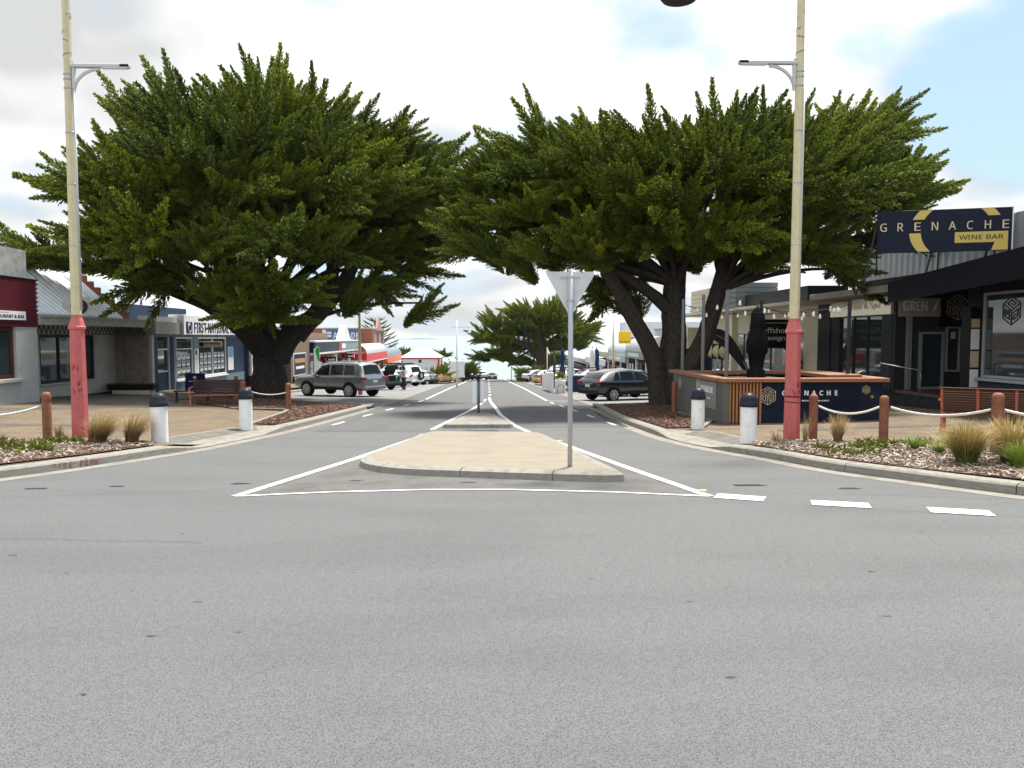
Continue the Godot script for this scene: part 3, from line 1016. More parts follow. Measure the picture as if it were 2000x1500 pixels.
func make_trees() -> void:
	var t := thing("cypress_tree", "huge spreading cypress with a fluted trunk beside the benches", "tree", V(-10.3, gy(-36.6), 36.6))
	var o := t.position
	trunk_of(t, [V(-10.3, -1.75, 36.6) - o, V(-10.3, -1.2, 36.6) - o, V(-10.35, 0.2, 36.6) - o, V(-10.25, 1.2, 36.6) - o, V(-10.0, 2.0, 36.6) - o], [1.05, 0.85, 0.68, 0.66, 0.5], 1, 0.17)
	trunk_of(t, [V(-9.9, 0.6, 36.5) - o, V(-9.2, 1.7, 36.3) - o, V(-7.6, 3.0, 36.1) - o, V(-6.3, 4.9, 36.2) - o, V(-5.6, 7.5, 36.4) - o], [0.55, 0.48, 0.38, 0.28, 0.16], 2, 0.1)
	trunk_of(t, [V(-9.0, 1.6, 36.5) - o, V(-7.9, 3.2, 36.9) - o, V(-7.3, 5.2, 37.2) - o, V(-7.0, 8.5, 37.2) - o], [0.4, 0.36, 0.3, 0.18], 3, 0.1)
	trunk_of(t, [V(-10.6, 0.8, 36.6) - o, V(-11.8, 2.2, 36.0) - o, V(-13.8, 3.6, 35.0) - o, V(-16.5, 4.5, 34.0) - o, V(-20.5, 4.9, 33.0) - o], [0.40, 0.27, 0.15, 0.10, 0.04], 4, 0.1)
	trunk_of(t, [V(-10.3, 1.2, 36.6) - o, V(-10.9, 4.0, 36.4) - o, V(-10.4, 7.0, 36.4) - o, V(-9.8, 11.0, 36.3) - o], [0.6, 0.45, 0.35, 0.12], 5, 0.1)
	trunk_of(t, [V(-10.4, 1.0, 36.2) - o, V(-10.6, 2.4, 34.0) - o, V(-10.6, 4.2, 32.0) - o], [0.45, 0.3, 0.16], 6, 0.1)
	var L := [
		[V(-9.0, 10.9, 36), Vector3(3.4, 2.2, 3.4)], [V(-13.2, 10.5, 36.5), Vector3(3.2, 2.0, 3.4)], [V(-5.3, 9.8, 36.5), Vector3(2.6, 2.0, 3.0)], [V(-15.4, 8.5, 36), Vector3(2.2, 1.9, 3.0)], [V(-15.7, 6.7, 35.5), Vector3(1.8, 1.4, 2.6)],
		[V(-10.5, 8.4, 32.4), Vector3(3.8, 2.3, 2.8)], [V(-14.6, 7.6, 32.8), Vector3(3.3, 2.2, 2.6)], [V(-6.4, 8.0, 33.2), Vector3(3.0, 2.1, 2.6)], [V(-3.6, 7.9, 36.5), Vector3(2.0, 1.9, 2.8)], [V(-2.6, 6.4, 37.5), Vector3(1.6, 0.9, 2.2)], [V(-2.3, 8.2, 36.5), Vector3(1.5, 1.5, 2.4)], [V(-11.8, 5.2, 31.2), Vector3(2.7, 1.3, 2.0)],
		[V(-8.4, 5.2, 31.3), Vector3(2.0, 1.1, 1.8)], [V(-15.4, 5.4, 33.2), Vector3(2.4, 0.9, 2.2)], [V(-3.9, 5.4, 37), Vector3(1.9, 0.8, 2.2)], [V(-18.9, 4.9, 33.2), Vector3(2.2, 0.45, 1.6)], [V(-10.0, 3.3, 31.2), Vector3(1.6, 0.8, 1.3)],
		[V(-8.0, 3.6, 31.5), Vector3(1.1, 0.7, 1.1)], [V(-4.6, 3.75, 36), Vector3(1.4, 0.35, 1.1)], [V(-3.1, 3.2, 36), Vector3(0.8, 0.25, 0.7)], [V(-11.2, 3.1, 32.3), Vector3(0.9, 0.5, 0.8)], [V(-9.8, 2.5, 32.2), Vector3(1.5, 0.6, 1.1)], [V(-14.2, 4.1, 34.2), Vector3(1.3, 0.4, 0.9)], [V(-12.4, 3.6, 34.2), Vector3(1.1, 0.5, 0.9)], [V(-16.2, 4.5, 33.4), Vector3(1.4, 0.4, 1.0)], [V(-8.5, 2.9, 32.6), Vector3(1.2, 0.5, 1.0)],
		[V(-10.5, 8.5, 40.5), Vector3(5.0, 3.0, 3.2)], [V(-16, 8, 39.5), Vector3(3.2, 2.2, 2.8)], [V(-5, 7.8, 39.5), Vector3(2.8, 2.2, 2.8)], [V(-10.5, 6.5, 36), Vector3(5.0, 1.5, 3.0)]]
	var s := Spray.new()
	for i in L.size():
		for q in L[i].slice(0, 1): limb(t, V(-10.3, 3.2 if q.y > 5 else 1.8, 36.2).lerp(q, 0.12) - o, q - o, 0.14, 0.04, 0.4, 40 + i)
	lobes_to_spray(s, 51, L, V(-10.3, 4.0, 36.6), 1.2, 1.8, 1.6)
	for i in s.t.size(): s.t[i].origin -= o
	crown_of(t, s)

	t = thing("cypress_tree", "flat topped cypress with three stems behind the bar enclosure", "tree", V(6.8, gy(-28.6), 28.6))
	o = t.position
	trunk_of(t, [V(6.75, -1.35, 28.6) - o, V(6.75, -0.85, 28.6) - o, V(6.8, 0.1, 28.6) - o, V(6.95, 1.6, 28.6) - o, V(7.0, 3.4, 28.7) - o, V(7.2, 6.5, 28.8) - o], [0.85, 0.66, 0.54, 0.44, 0.4, 0.2], 11, 0.16)
	trunk_of(t, [V(6.45, -1.2, 28.3) - o, V(6.35, -0.3, 28.3) - o, V(6.1, 0.9, 28.2) - o, V(5.2, 2.5, 28.0) - o, V(4.3, 4.0, 27.8) - o, V(3.2, 5.6, 27.6) - o], [0.5, 0.4, 0.33, 0.27, 0.24, 0.12], 12, 0.13)
	trunk_of(t, [V(7.0, -0.9, 28.5) - o, V(7.4, 0.3, 28.4) - o, V(8.0, 1.5, 28.3) - o, V(8.45, 3.2, 28.2) - o, V(8.9, 5.6, 28.0) - o], [0.42, 0.36, 0.32, 0.28, 0.14], 13, 0.13)
	trunk_of(t, [V(7.0, 2.4, 28.6) - o, V(5.6, 3.5, 28.2) - o, V(3.4, 4.4, 27.9) - o, V(0.8, 4.7, 27.6) - o], [0.26, 0.2, 0.14, 0.05], 14, 0.1)
	L = [
		[V(4.0, 8.3, 29), Vector3(2.7, 1.1, 2.8)], [V(8.2, 8.4, 29), Vector3(2.8, 1.1, 2.8)], [V(12.0, 8.3, 28.5), Vector3(2.6, 1.1, 2.6)], [V(14.3, 8.8, 28.5), Vector3(1.4, 1.1, 2.0)], [V(1.4, 7.5, 29), Vector3(1.9, 1.2, 2.4)], [V(15.3, 7.3, 28.5), Vector3(1.2, 0.9, 1.6)],
		[V(3.2, 7.0, 26), Vector3(2.5, 1.2, 2.0)], [V(7.6, 6.9, 25.4), Vector3(2.5, 1.3, 2.0)], [V(11.4, 6.5, 25.6), Vector3(2.5, 1.3, 2.0)], [V(14.2, 6.3, 27), Vector3(1.5, 1.2, 1.6)], [V(0.9, 5.8, 27.5), Vector3(1.4, 0.8, 1.8)], [V(0.1, 7.0, 28.5), Vector3(1.2, 0.9, 1.8)], [V(-0.2, 5.3, 28.2), Vector3(1.0, 0.5, 1.4)], [V(-0.7, 6.3, 28.5), Vector3(1.1, 0.9, 1.6)], [V(-0.7, 4.7, 28), Vector3(0.9, 0.4, 1.2)], [V(6.0, 5.0, 27), Vector3(2.4, 0.55, 1.6)], [V(3.5, 5.2, 28.5), Vector3(2.0, 0.55, 1.8)], [V(9.6, 5.2, 28.3), Vector3(2.0, 0.55, 1.6)],
		[V(11.3, 4.4, 25.5), Vector3(1.4, 0.6, 1.2)], [V(12.8, 3.85, 25.8), Vector3(1.0, 0.3, 0.9)], [V(10.8, 3.8, 26), Vector3(1.0, 0.3, 0.9)], [V(12.2, 5.1, 27.5), Vector3(1.9, 0.7, 1.5)], [V(0.8, 4.6, 27.5), Vector3(1.4, 0.35, 1.3)], [V(3.0, 5.0, 26.5), Vector3(1.3, 0.5, 1.3)], [V(7.8, 5.1, 25.5), Vector3(1.4, 0.6, 1.2)], [V(4.2, 3.4, 29.5), Vector3(1.0, 0.3, 1.0)],
		[V(2.0, 5.9, 26.2), Vector3(1.8, 0.7, 1.5)], [V(5.2, 5.9, 25.8), Vector3(2.0, 0.8, 1.5)], [V(9.3, 5.5, 25.6), Vector3(1.6, 0.8, 1.4)], [V(5.5, 5.3, 29.5), Vector3(3.0, 0.6, 2.0)], [V(2.0, 4.6, 28.5), Vector3(1.6, 0.4, 1.5)], [V(14.0, 5.2, 26.5), Vector3(1.4, 0.6, 1.2)], [V(5, 7.5, 32), Vector3(3.6, 1.4, 2.0)], [V(10, 7.5, 32), Vector3(3.6, 1.4, 2.0)], [V(14.2, 7.2, 31), Vector3(2.0, 1.2, 1.6)], [V(8.2, 5.4, 30.5), Vector3(3.2, 0.8, 2.0)]]
	s = Spray.new()
	for i in L.size():
		var q: Vector3 = L[i][0]
		var from := V(7.1, 3.6, 28.6) if q.x < 9.0 else V(8.5, 3.4, 28.2)
		limb(t, from.lerp(q, 0.08) - o, q - o, 0.12, 0.03, 0.3, 70 + i)
	lobes_to_spray(s, 52, L, V(7.5, 3.5, 28.5), 0.96, 1.42, 1.3)
	for i in s.t.size(): s.t[i].origin -= o
	crown_of(t, s)

	t = thing("cypress_tree", "layered dark cypress growing far down the street behind the give way sign", "tree", V(7.6, gy(-106), 106))
	o = t.position
	trunk_of(t, [V(7.6, -5.0, 106) - o, V(7.6, -3.6, 106) - o, V(7.5, -1.0, 106) - o, V(7.0, 1.5, 106) - o, V(6.5, 4.5, 106) - o], [1.25, 0.95, 0.85, 0.8, 0.3], 21, 0.12)
	trunk_of(t, [V(7.3, -1.4, 106) - o, V(5.6, 0.2, 105.5) - o, V(3.0, 1.1, 105) - o, V(0.8, 2.0, 104.5) - o], [0.45, 0.36, 0.28, 0.12], 22, 0.1)
	L = [[V(7.0, 4.7, 106), Vector3(5.0, 1.3, 4)], [V(3.0, 3.6, 104), Vector3(4.2, 1.1, 3.5)], [V(11.5, 2.6, 106), Vector3(4.4, 1.1, 3.5)], [V(0.6, 1.4, 104), Vector3(3.0, 0.8, 3)], [V(4.0, 0.4, 107.5), Vector3(2.8, 0.9, 2.2)], [V(11.5, 0.6, 107), Vector3(3.0, 0.6, 2.5)], [V(0.6, -0.9, 107), Vector3(2.2, 0.5, 2.2)], [V(3.6, -1.9, 109), Vector3(2.2, 0.9, 2.0)], [V(7, 2.0, 109), Vector3(6, 2.2, 3)]]
	s = Spray.new()
	for i in L.size(): limb(t, V(7.3, 0.0, 106) - o, L[i][0] - o, 0.3, 0.08, 0.4, 90 + i)
	lobes_to_spray(s, 53, L, V(7.3, 0.0, 106), 1.5, 2.1, 1.6)
	for i in s.t.size(): s.t[i].origin -= o
	crown_of(t, s)

	# bushes and smaller trees down the street
	for e in [["conifer_bush", "wide feathery green conifer bush by the row of white parked cars", -6.2, 85.0, 0.0, [[-1.0, 0.7, 0, 1.3, 0.7, 1.2], [0.9, 0.75, 0, 1.3, 0.7, 1.2], [0, 1.15, 0, 1.0, 0.5, 1.0]], 1.35],
		["conifer_bush", "dark conifer bush beyond the parked truck", -3.4, 112.0, 0.0, [[0, 1.2, 0, 1.5, 1.0, 1.3], [1.1, 1.2, 0, 1.0, 0.8, 1.0], [-1.6, 1.6, 0, 1.2, 0.7, 1.2]], 1.5],
		["conifer_bush", "bright green conifer bush between the pale pole and the far cypress trunk", 5.3, 97.0, 0.0, [[-0.5, 0.9, 0, 1.2, 0.8, 1.0], [0.9, 0.8, 0, 1.2, 0.7, 1.0]], 1.4],
		["tree", "small spreading tree behind the white house roof", -16.8, 150.0, 5.3, [[0, 0, 0, 2.6, 0.9, 2], [-2.4, -0.8, 0, 1.6, 0.5, 1.5], [2, 0.2, 0, 1.4, 0.5, 1.2], [0.4, -2.2, 0, 1.2, 0.5, 1.2]], 1.6],
		["tree", "small round tree beyond the folded umbrellas", 13.0, 150.0, 4.2, [[0, 0, 0, 2.6, 1.2, 2]], 1.6],
		["tree", "low dark tree right of the white house roof", -10.0, 165.0, 6.2, [[0, 0, 0, 2.0, 0.6, 1.2]], 1.4]]:
		var base := V(e[2], gy(-e[3]), e[3])
		t = thing(e[0], e[1], "bush" if e[4] == 0.0 else "tree", base)
		s = Spray.new()
		L = []
		for q in e[5]: L.append([base + Vector3(q[0], q[1] + e[4], q[2]), Vector3(q[3], q[4], q[5])])
		lobes_to_spray(s, 60 + int(e[3]), L, base + Vector3(0, e[4], 0), 0.7, e[6] * 0.85, 0.9)
		for i in s.t.size(): s.t[i].origin -= base
		trunk_of(t, [Vector3(0, -0.1, 0), Vector3(0.1, (0.5 + e[4]) * 0.5, 0), Vector3(0, 0.6 + e[4], 0)], [0.22, 0.16, 0.08], 30, 0.1)
		for i in L.size(): limb(t, Vector3(0, 0.2 + e[4] * 0.8, 0), L[i][0] - base, 0.1, 0.03, 0.1, 95 + i, 5, 6)
		crown_of(t, s)
	# Norfolk pine behind the brick gable
	var base := V(-21.8, gy(-150), 150)
	t = thing("norfolk_pine", "tiered pine with open whorled branches behind the brick gable", "tree", base)
	trunk_of(t, [Vector3(0, 0, 0), Vector3(0, 7, 0), Vector3(0, 12.6, 0)], [0.3, 0.2, 0.05], 31, 0.05)
	s = Spray.new()
	var r := RandomNumberGenerator.new()
	r.seed = 5
	for k in 11:
		var y := 3.2 + k * 0.85
		var ln := 5.6 * pow(1.0 - k / 11.5, 0.8)
		for j in 6:
			var a := TAU * (j + 0.5 * (k % 2)) / 6.0 + r.randf_range(-0.15, 0.15)
			var dir := Vector3(cos(a), 0.32, sin(a)).normalized()
			for i in 7:
				var u := (i + 1) / 7.0
				s.t.append(Transform3D(toward(dir + Vector3.UP * u * 0.4, r.randf() * TAU).scaled_local(Vector3(0.9, 1.4, 0.9)), Vector3(0, y, 0) + dir * ln * u))
				s.c.append(Color(0.7, 0.8, 0.8))
	crown_of(t, s)

# ---------- buildings ----------
func wb(n: Node3D, called: String, m: Material, x0: float, x1: float, y0: float, y1: float, z0: float, z1: float, ch := 0.0) -> MeshInstance3D:   # a box between local x and z and world heights
	return pbox(called, n, m, Vector3((x0 + x1) * 0.5, (y0 + y1) * 0.5 - n.position.y, (z0 + z1) * 0.5), Vector3(absf(x1 - x0), absf(y1 - y0), absf(z1 - z0)), ch)

func on(p: Node3D, n: Node3D, called: String, m: Material, x0: float, x1: float, y0: float, y1: float, z0: float, z1: float) -> MeshInstance3D:   # the same as a piece of part p of thing n
	return pbox(called, p, m, Vector3((x0 + x1) * 0.5, (y0 + y1) * 0.5 - n.position.y, (z0 + z1) * 0.5), Vector3(absf(x1 - x0), absf(y1 - y0), absf(z1 - z0)))

func window(n: Node3D, x0: float, x1: float, y0: float, y1: float, z: float, cols: int, fm: Material, rows: Array = [], fw := 0.06, gm: Material = null) -> MeshInstance3D:   # a framed window at depth z, its panes and bars as sub-parts
	var y := n.position.y
	var st := mb()
	box(st, Vector3((x0 + x1) * 0.5, y0 - y + fw * 0.5, z), Vector3(x1 - x0, fw, 0.09))
	box(st, Vector3((x0 + x1) * 0.5, y1 - y - fw * 0.5, z), Vector3(x1 - x0, fw, 0.09))
	for k in cols + 1:
		box(st, Vector3(lerpf(x0 + fw * 0.5, x1 - fw * 0.5, float(k) / cols), (y0 + y1) * 0.5 - y, z), Vector3(fw, y1 - y0 - 2 * fw, 0.085))
	for r in rows:
		box(st, Vector3((x0 + x1) * 0.5, r - y, z), Vector3(x1 - x0 - 2 * fw, fw * 0.8, 0.08))
	var w := obj("window", st, fm, n)
	for k in cols:
		var a := lerpf(x0, x1, float(k) / cols) + 0.02
		var b := lerpf(x0, x1, float(k + 1) / cols) - 0.02
		pbox("pane", w, gm if gm else M.window, Vector3((a + b) * 0.5, (y0 + y1) * 0.5 - y, z - 0.02), Vector3(b - a, y1 - y0 - 0.02, 0.02))
	return w

func hex_logo(parent: Node, r: float, tf: Transform3D, m: Material, w := 0.05, called := "emblem") -> void:
	var st := mb()
	var c := []
	for k in 6: c.append(Vector2(cos(PI / 2 + k * PI / 3), sin(PI / 2 + k * PI / 3)) * r)
	var seg := []
	for k in 6: seg.append([c[k], c[(k + 1) % 6]])
	for k in [1, 3, 5]: seg.append([Vector2.ZERO, c[k]])
	for f in [[c[1], c[5]], [c[3], c[1]], [c[5], c[3]]]:
		var q := []
		for e in [[0.0, 0.26], [0.74, 0.26], [0.74, 0.76], [0.26, 0.76], [0.26, 0.5], [0.5, 0.5]]: q.append(f[0] * e[0] + f[1] * e[1])
		for i in q.size() - 1: seg.append([q[i], q[i + 1]])
	var i := 0
	for s in seg:
		var a: Vector2 = s[0]
		var b: Vector2 = s[1]
		var t := (b - a).normalized() * w * r * 0.5
		var nn := Vector2(-t.y, t.x)
		prism(st, PackedVector2Array([a - t - nn, b + t - nn, b + t + nn, a - t + nn]), 0.0, 0.012 + i * 0.0002, tf)
		i += 1
	obj(called, st, m, parent)

func make_left_buildings() -> void:
	var q := PI / 2
	# restaurant in burgundy brick over grey render
	var n := thing("restaurant_building", "burgundy brick and grey render restaurant with a brown window at the street edge", "building", V(-16.2, -0.9, 14), q)
	wb(n, "wall", M.render_grey, 0, 14.2, -1.6, 0.2, -6, 0)
	wb(n, "wall", M.render_grey, 0, 10.8, 0.2, 1.97, -6, 0)
	wb(n, "wall", M.render_grey, 12.95, 14.2, 0.2, 1.97, -6, 0)
	wb(n, "room", M.room_dark, 10.8, 12.95, 0.2, 1.97, -6, -1.2)
	window(n, 10.85, 12.9, 0.22, 1.95, -0.12, 2, M.timber_dark, [], 0.12)
	wb(n, "sill", M.render_grey, 10.6, 13.2, 0.08, 0.2, 0.002, 0.14, 0.01)
	var bw := wb(n, "wall", M.burgundy_brick, 0, 14.2, 1.97, 3.62, -6, 0.015)
	var st := mb()
	for c in 21:
		for k in 14:
			box(st, Vector3(11.0 + k * 0.24 + (0.12 if c % 2 else 0.0) - 0.1, 1.97 + 0.9 + 0.04 + c * 0.078, 0.022 + rng.randf() * 0.004), Vector3(0.228, 0.067, 0.03))
	obj("brickwork", st, M.burgundy_brick, bw).set_meta("kind", "stuff")
	wb(n, "coping", M.black, 0, 14.25, 3.62, 3.67, -0.5, 0.06)
	wb(n, "parapet", M.parapet_grey, 0, 14.2, 3.67, 4.7, -6, -0.3)
	var sb := wb(n, "sign_board", M.white, 9.6, 13.42, 2.2, 2.5, 0.045, 0.085)
	words(sb, "RESTAURANT & BAR", 0.11, Vector3(12.42, 2.32 + 0.9, 0.088), 0, M.black, 1.8, 0.006)
	pbox("print_line", sb, M.red_sign, Vector3(12.0, 2.445 + 0.9, 0.087), Vector3(0.9, 0.015, 0.004))

	# low cream shop under a flat awning, white iron roof behind
	n = thing("cream_shop", "low cream shop with flat awning, navy window and white iron roof", "building", V(-16.2, -1.0, 28.25), q)
	wb(n, "wall", M.render_cream, 0, 9.3, -1.6, -0.27, -4, -1.6)
	wb(n, "wall", M.render_cream, 0, 2.85, -0.27, 1.7, -4, -1.6)
	wb(n, "wall", M.render_cream, 7.15, 9.3, -0.27, 1.7, -4, -1.6)
	wb(n, "wall", M.render_cream, 0, 9.3, 1.7, 2.3, -4, -1.6)
	wb(n, "room", M.room_dark, 2.85, 7.15, -0.27, 1.7, -4, -2.6)
	window(n, 2.9, 7.1, -0.25, 1.68, -1.68, 3, M.navy_frame, [], 0.09)
	wb(n, "sill", M.render_cream, 2.7, 7.3, -0.34, -0.27, -1.598, -1.5)
	wb(n, "end_wall", M.render_brown, 9.0, 9.3, -1.6, 2.3, -1.6, 0.0)
	wb(n, "pilaster", M.render_cream, 9.31, 9.55, -1.6, 1.72, -0.6, 0.02)
	wb(n, "downpipe", M.render_brown, 8.84, 8.94, -1.2, 2.05, -1.2, -1.1)
	wb(n, "plinth", M.asphalt_dark, 0, 8.98, -1.3, -0.92, -1.597, -1.35)
	var aw := wb(n, "awning", M.old_fascia, -0.02, 9.6, 2.06, 2.34, -0.05, 0.1, 0.01)
	on(aw, n, "trim", M.old_fascia, -0.02, 9.62, 2.343, 2.42, -0.3, 0.16)
	on(aw, n, "soffit", M.render_brown, 0, 9.6, 2.3, 2.335, -3.5, -0.052)
	st = mb()
	for k in 30:
		var x := k * 0.3
		bar(st, Vector3(x, 3.04, -0.12), Vector3(x + 0.15, 2.74, -0.12), 0.02, 0.02)
		bar(st, Vector3(x + 0.15, 2.74, -0.12), Vector3(x + 0.3, 3.04, -0.12), 0.02, 0.02)
	bar(st, Vector3(0, 2.72, -0.12), Vector3(9, 2.72, -0.12), 0.025, 0.025)
	obj("lattice", st, M.soffit_dark, n)
	st = mb()
	var e0 := Vector3(-0.2, 3.5, -0.5)
	var e1 := Vector3(7.6, 3.5, -0.5)
	var r0 := Vector3(-0.2, 5.75, -3.6)
	var r1 := Vector3(9.4, 5.6, -3.6)
	quad(st, e0, e1, r1, r0)
	quad(st, e0 - Vector3.UP * 0.1, r0 - Vector3.UP * 0.1, r1 - Vector3.UP * 0.1, e1 - Vector3.UP * 0.1)
	quad(st, e0 - Vector3.UP * 0.1, e1 - Vector3.UP * 0.1, e1, e0)
	var roof := obj("roof", st, M.white_roof, n)
	st = mb()
	for k in 20:
		var t := (k + 0.5) / 20.0
		bar(st, e0.lerp(e1, t) + Vector3(0, 0.012, 0), r0.lerp(r1, t) + Vector3(0, 0.012, 0), 0.05, 0.03)
	obj("roof_rib", st, M.white_roof, roof).set_meta("kind", "stuff")
	for k in 7:
		var t := (k + 0.5) / 7.0
		var p := e1.lerp(r1, t)
		pbox("brick_step", n, M.red_brick, Vector3(p.x + 0.35, (3.2 + p.y + 0.12) * 0.5, p.z), Vector3(0.25, p.y + 0.12 - 3.2, 0.47 - 0.004 * k))
	n = thing("air_conditioner", "pale boxy air conditioner with a round fan on the cream shop awning", "air conditioner", V(-16.75, 2.42, 31.9), 0.5)
	pbox("case", n, M.ac_white, Vector3(0, 0.42, 0), Vector3(0.95, 0.8, 0.36), 0.02)
	st = mb()
	lathe(st, [Vector2(0.31, 0.0), Vector2(0.31, 0.012), Vector2(0.28, 0.02), Vector2(0.0, 0.02)], 24, Transform3D(Basis(Vector3.RIGHT, PI / 2), Vector3(0.12, 0.43, 0.18)))
	obj("fan_grille", st, M.dark_metal, n)
	pbox("hub", n, M.ac_white, Vector3(0.12, 0.43, 0.21), Vector3(0.12, 0.12, 0.02))
	for k in 2: pbox("foot", n, M.dark_metal, Vector3(-0.3 + 0.6 * k, 0.01, 0), Vector3(0.06, 0.03, 0.4))
	n = thing("planter_box", "low black timber box bench on a pale base against the brown end wall", "planter box", V(-16.5, py(-16.5, -36.2), 36.2))
	pbox("base", n, M.render_cream, Vector3(0, 0.1, 0), Vector3(1.7, 0.2, 0.5))
	pbox("box", n, M.black, Vector3(0, 0.33, 0), Vector3(2.1, 0.26, 0.62), 0.015)
	pbox("lid", n, M.timber_dark, Vector3(0, 0.475, 0), Vector3(2.16, 0.03, 0.66))

	# estate agent in blue grey
	n = thing("estate_agent_office", "blue grey estate agent office with white sign band and windows of listing cards", "building", V(-16.2, -1.2, 38.2), q)
	wb(n, "wall", M.slate_blue, 2.0, 13.5, -1.9, -0.66, -5, 0)
	wb(n, "wall", M.slate_blue, 2.0, 2.3, -0.66, 1.62, -5, 0)
	wb(n, "wall", M.slate_blue, 4.55, 5.35, -0.66, 1.62, -5, 0)
	wb(n, "wall", M.slate_blue_dark, 9.95, 13.5, -0.66, 1.62, -5, 0)
	wb(n, "wall", M.slate_blue, -0.4, 13.5, 1.62, 2.2, -5, -0.02)
	wb(n, "room", M.room_dark, 0.0, 9.95, -1.3, 1.62, -5, -1.4)
	wb(n, "wall", M.slate_blue_dark, -0.4, 0.05, -1.9, 1.62, -5, 0)
	wb(n, "doorstep", M.concrete, 0.0, 2.0, -1.6, -1.1, -1.4, 0.0)
	var door := wb(n, "door", M.slate_blue_dark, 0.12, 1.9, -1.1, -0.1, -0.3, -0.24)
	on(door, n, "pane", M.window, 0.2, 1.82, -0.1, 0.95, -0.29, -0.26)
	on(door, n, "pane", M.window, 0.2, 1.82, 1.03, 1.6, -0.29, -0.26)
	on(door, n, "frame", M.white_trim, 0.06, 0.16, -1.1, 1.62, -0.32, -0.2)
	on(door, n, "frame", M.white_trim, 1.84, 1.96, -1.1, 1.62, -0.32, -0.2)
	on(door, n, "rail", M.white_trim, 0.16, 1.84, 0.95, 1.03, -0.31, -0.22)
	on(door, n, "rail", M.white_trim, 0.16, 1.84, -0.16, -0.1, -0.31, -0.22)
	var w1 := window(n, 2.3, 4.55, -0.64, 1.6, -0.06, 1, M.white_trim, [0.98], 0.07)
	var w2 := window(n, 5.35, 9.95, -0.64, 1.6, -0.06, 2, M.white_trim, [], 0.09)
	wb(n, "sill", M.white_trim, 2.2, 4.6, -0.72, -0.66, 0.002, 0.1)
	wb(n, "sill", M.white_trim, 5.3, 10.0, -0.72, -0.66, 0.002, 0.1)
	var pm := [M.paper, M.paper, M.paper_blue, M.paper_green, M.paper]
	for e in [[w1, 2.55, 3, 0.62], [w2, 5.75, 3, 0.62], [w2, 7.95, 3, 0.62]]:
		for c in e[2]:
			for r in 3:
				var card := on(e[0], n, "listing_card", M.paper, e[1] + c * e[3], e[1] + c * e[3] + 0.44, 0.42 - r * 0.36, 0.71 - r * 0.36, -0.066, -0.058)
				on(e[0], n, "card_photo", pm[rng.randi_range(2, 3)], e[1] + c * e[3] + 0.04, e[1] + c * e[3] + 0.40, 0.55 - r * 0.36, 0.69 - r * 0.36, -0.058, -0.054)
	wb(n, "poster", M.paper, 4.75, 5.3, -0.5, 0.95, 0.002, 0.02)
	for k in 9: wb(n, "poster_print", M.lettering_navy, 4.85, 5.2 if k > 0 else 5.1, 0.75 - k * 0.13 if k > 0 else 0.62, 0.765 - k * 0.13 if k > 0 else 0.9, 0.021, 0.024)
	wb(n, "poster", M.paper, 10.2, 11.2, -0.45, 1.0, 0.002, 0.02)
	wb(n, "poster_print", M.poster_sky, 10.25, 11.15, 0.35, 0.97, 0.021, 0.024)
	wb(n, "fascia", M.old_fascia, -0.7, 2.33, 1.75, 2.36, -0.4, 0.25, 0.015)
	wb(n, "fascia", M.white_trim, -0.7, 2.33, 2.36, 2.62, -0.6, 0.1, 0.01)
	var band := wb(n, "sign_band", M.white, 2.35, 14.0, 1.74, 2.78, -0.4, 0.4, 0.015)
	words(band, "FIRST NATIONAL REAL", 0.56, Vector3(7.45, 2.12 + 1.2, 0.404), 0, M.lettering_navy, 7.4, 0.02)
	on(band, n, "logo_square", M.lettering_navy, 2.65, 3.5, 1.82, 2.42, 0.401, 0.412)
	st = mb()
	for k in 16:
		var a := TAU * k / 16
		var b := TAU * (k + 1) / 16
		bar(st, Vector3(3.1 + cos(a) * 0.2, 3.28 + sin(a) * 0.2, 0.416), Vector3(3.1 + cos(b) * 0.2, 3.28 + sin(b) * 0.2, 0.416), 0.012, 0.05, Vector3(0, 0, 1))
	for k in 8:
		var a := PI * (0.5 + 0.9 * k / 8.0)
		var b := PI * (0.5 + 0.9 * (k + 1) / 8.0)
		bar(st, Vector3(3.2 + cos(a) * 0.34, 3.3 + sin(a) * 0.28, 0.416), Vector3(3.2 + cos(b) * 0.34, 3.3 + sin(b) * 0.28, 0.416), 0.012, 0.04, Vector3(0, 0, 1))
	obj("logo", st, M.white, band)
	wb(n, "parapet", M.slate_blue_dark, 2.4, 10.5, 2.4, 3.35, -3.4, -2.6)
	n = thing("hanging_sign", "small taupe sign hung below the white sign band", "sign", V(-15.35, 1.05, 43.0))
	pbox("board", n, M.paper_tan, Vector3(0, 0.16, 0), Vector3(1.28, 0.32, 0.06), 0.008)
	words(n, "FIRST NATIONAL", 0.1, Vector3(0.14, 0.21, 0.034), 0, M.lettering_navy, 0.85, 0.006)
	pbox("logo_square", n, M.lettering_navy, Vector3(-0.46, 0.16, 0.034), Vector3(0.24, 0.22, 0.008))
	for k in 2: pbox("hanger", n, M.dark_metal, Vector3(-0.4 + 0.8 * k, 0.52, 0), Vector3(0.02, 0.42, 0.02))
	n = thing("sandwich_board", "navy sandwich board on the footpath outside the estate agent", "sign", V(-15.45, py(-15.45, -41), 41), 0.15)
	for s in [-1.0, 1.0]:
		pbox("panel", n, M.ultramarine, Vector3(0, 0.5, s * 0.16), Vector3(0.95, 0.95, 0.03), 0.01, Basis(Vector3.RIGHT, -s * 0.2))
		pbox("foot", n, M.dark_metal, Vector3(0, 0.03, s * 0.27), Vector3(0.9, 0.05, 0.03))
	words(n, "FIRST NATIONAL", 0.06, Vector3(0, 0.55, 0.172), 0, M.white, 0.6, 0.006, true, "lettering")
	pbox("logo", n, M.white, Vector3(0, 0.75, 0.131), Vector3(0.16, 0.12, 0.012), 0.0, Basis(Vector3.RIGHT, -0.2))

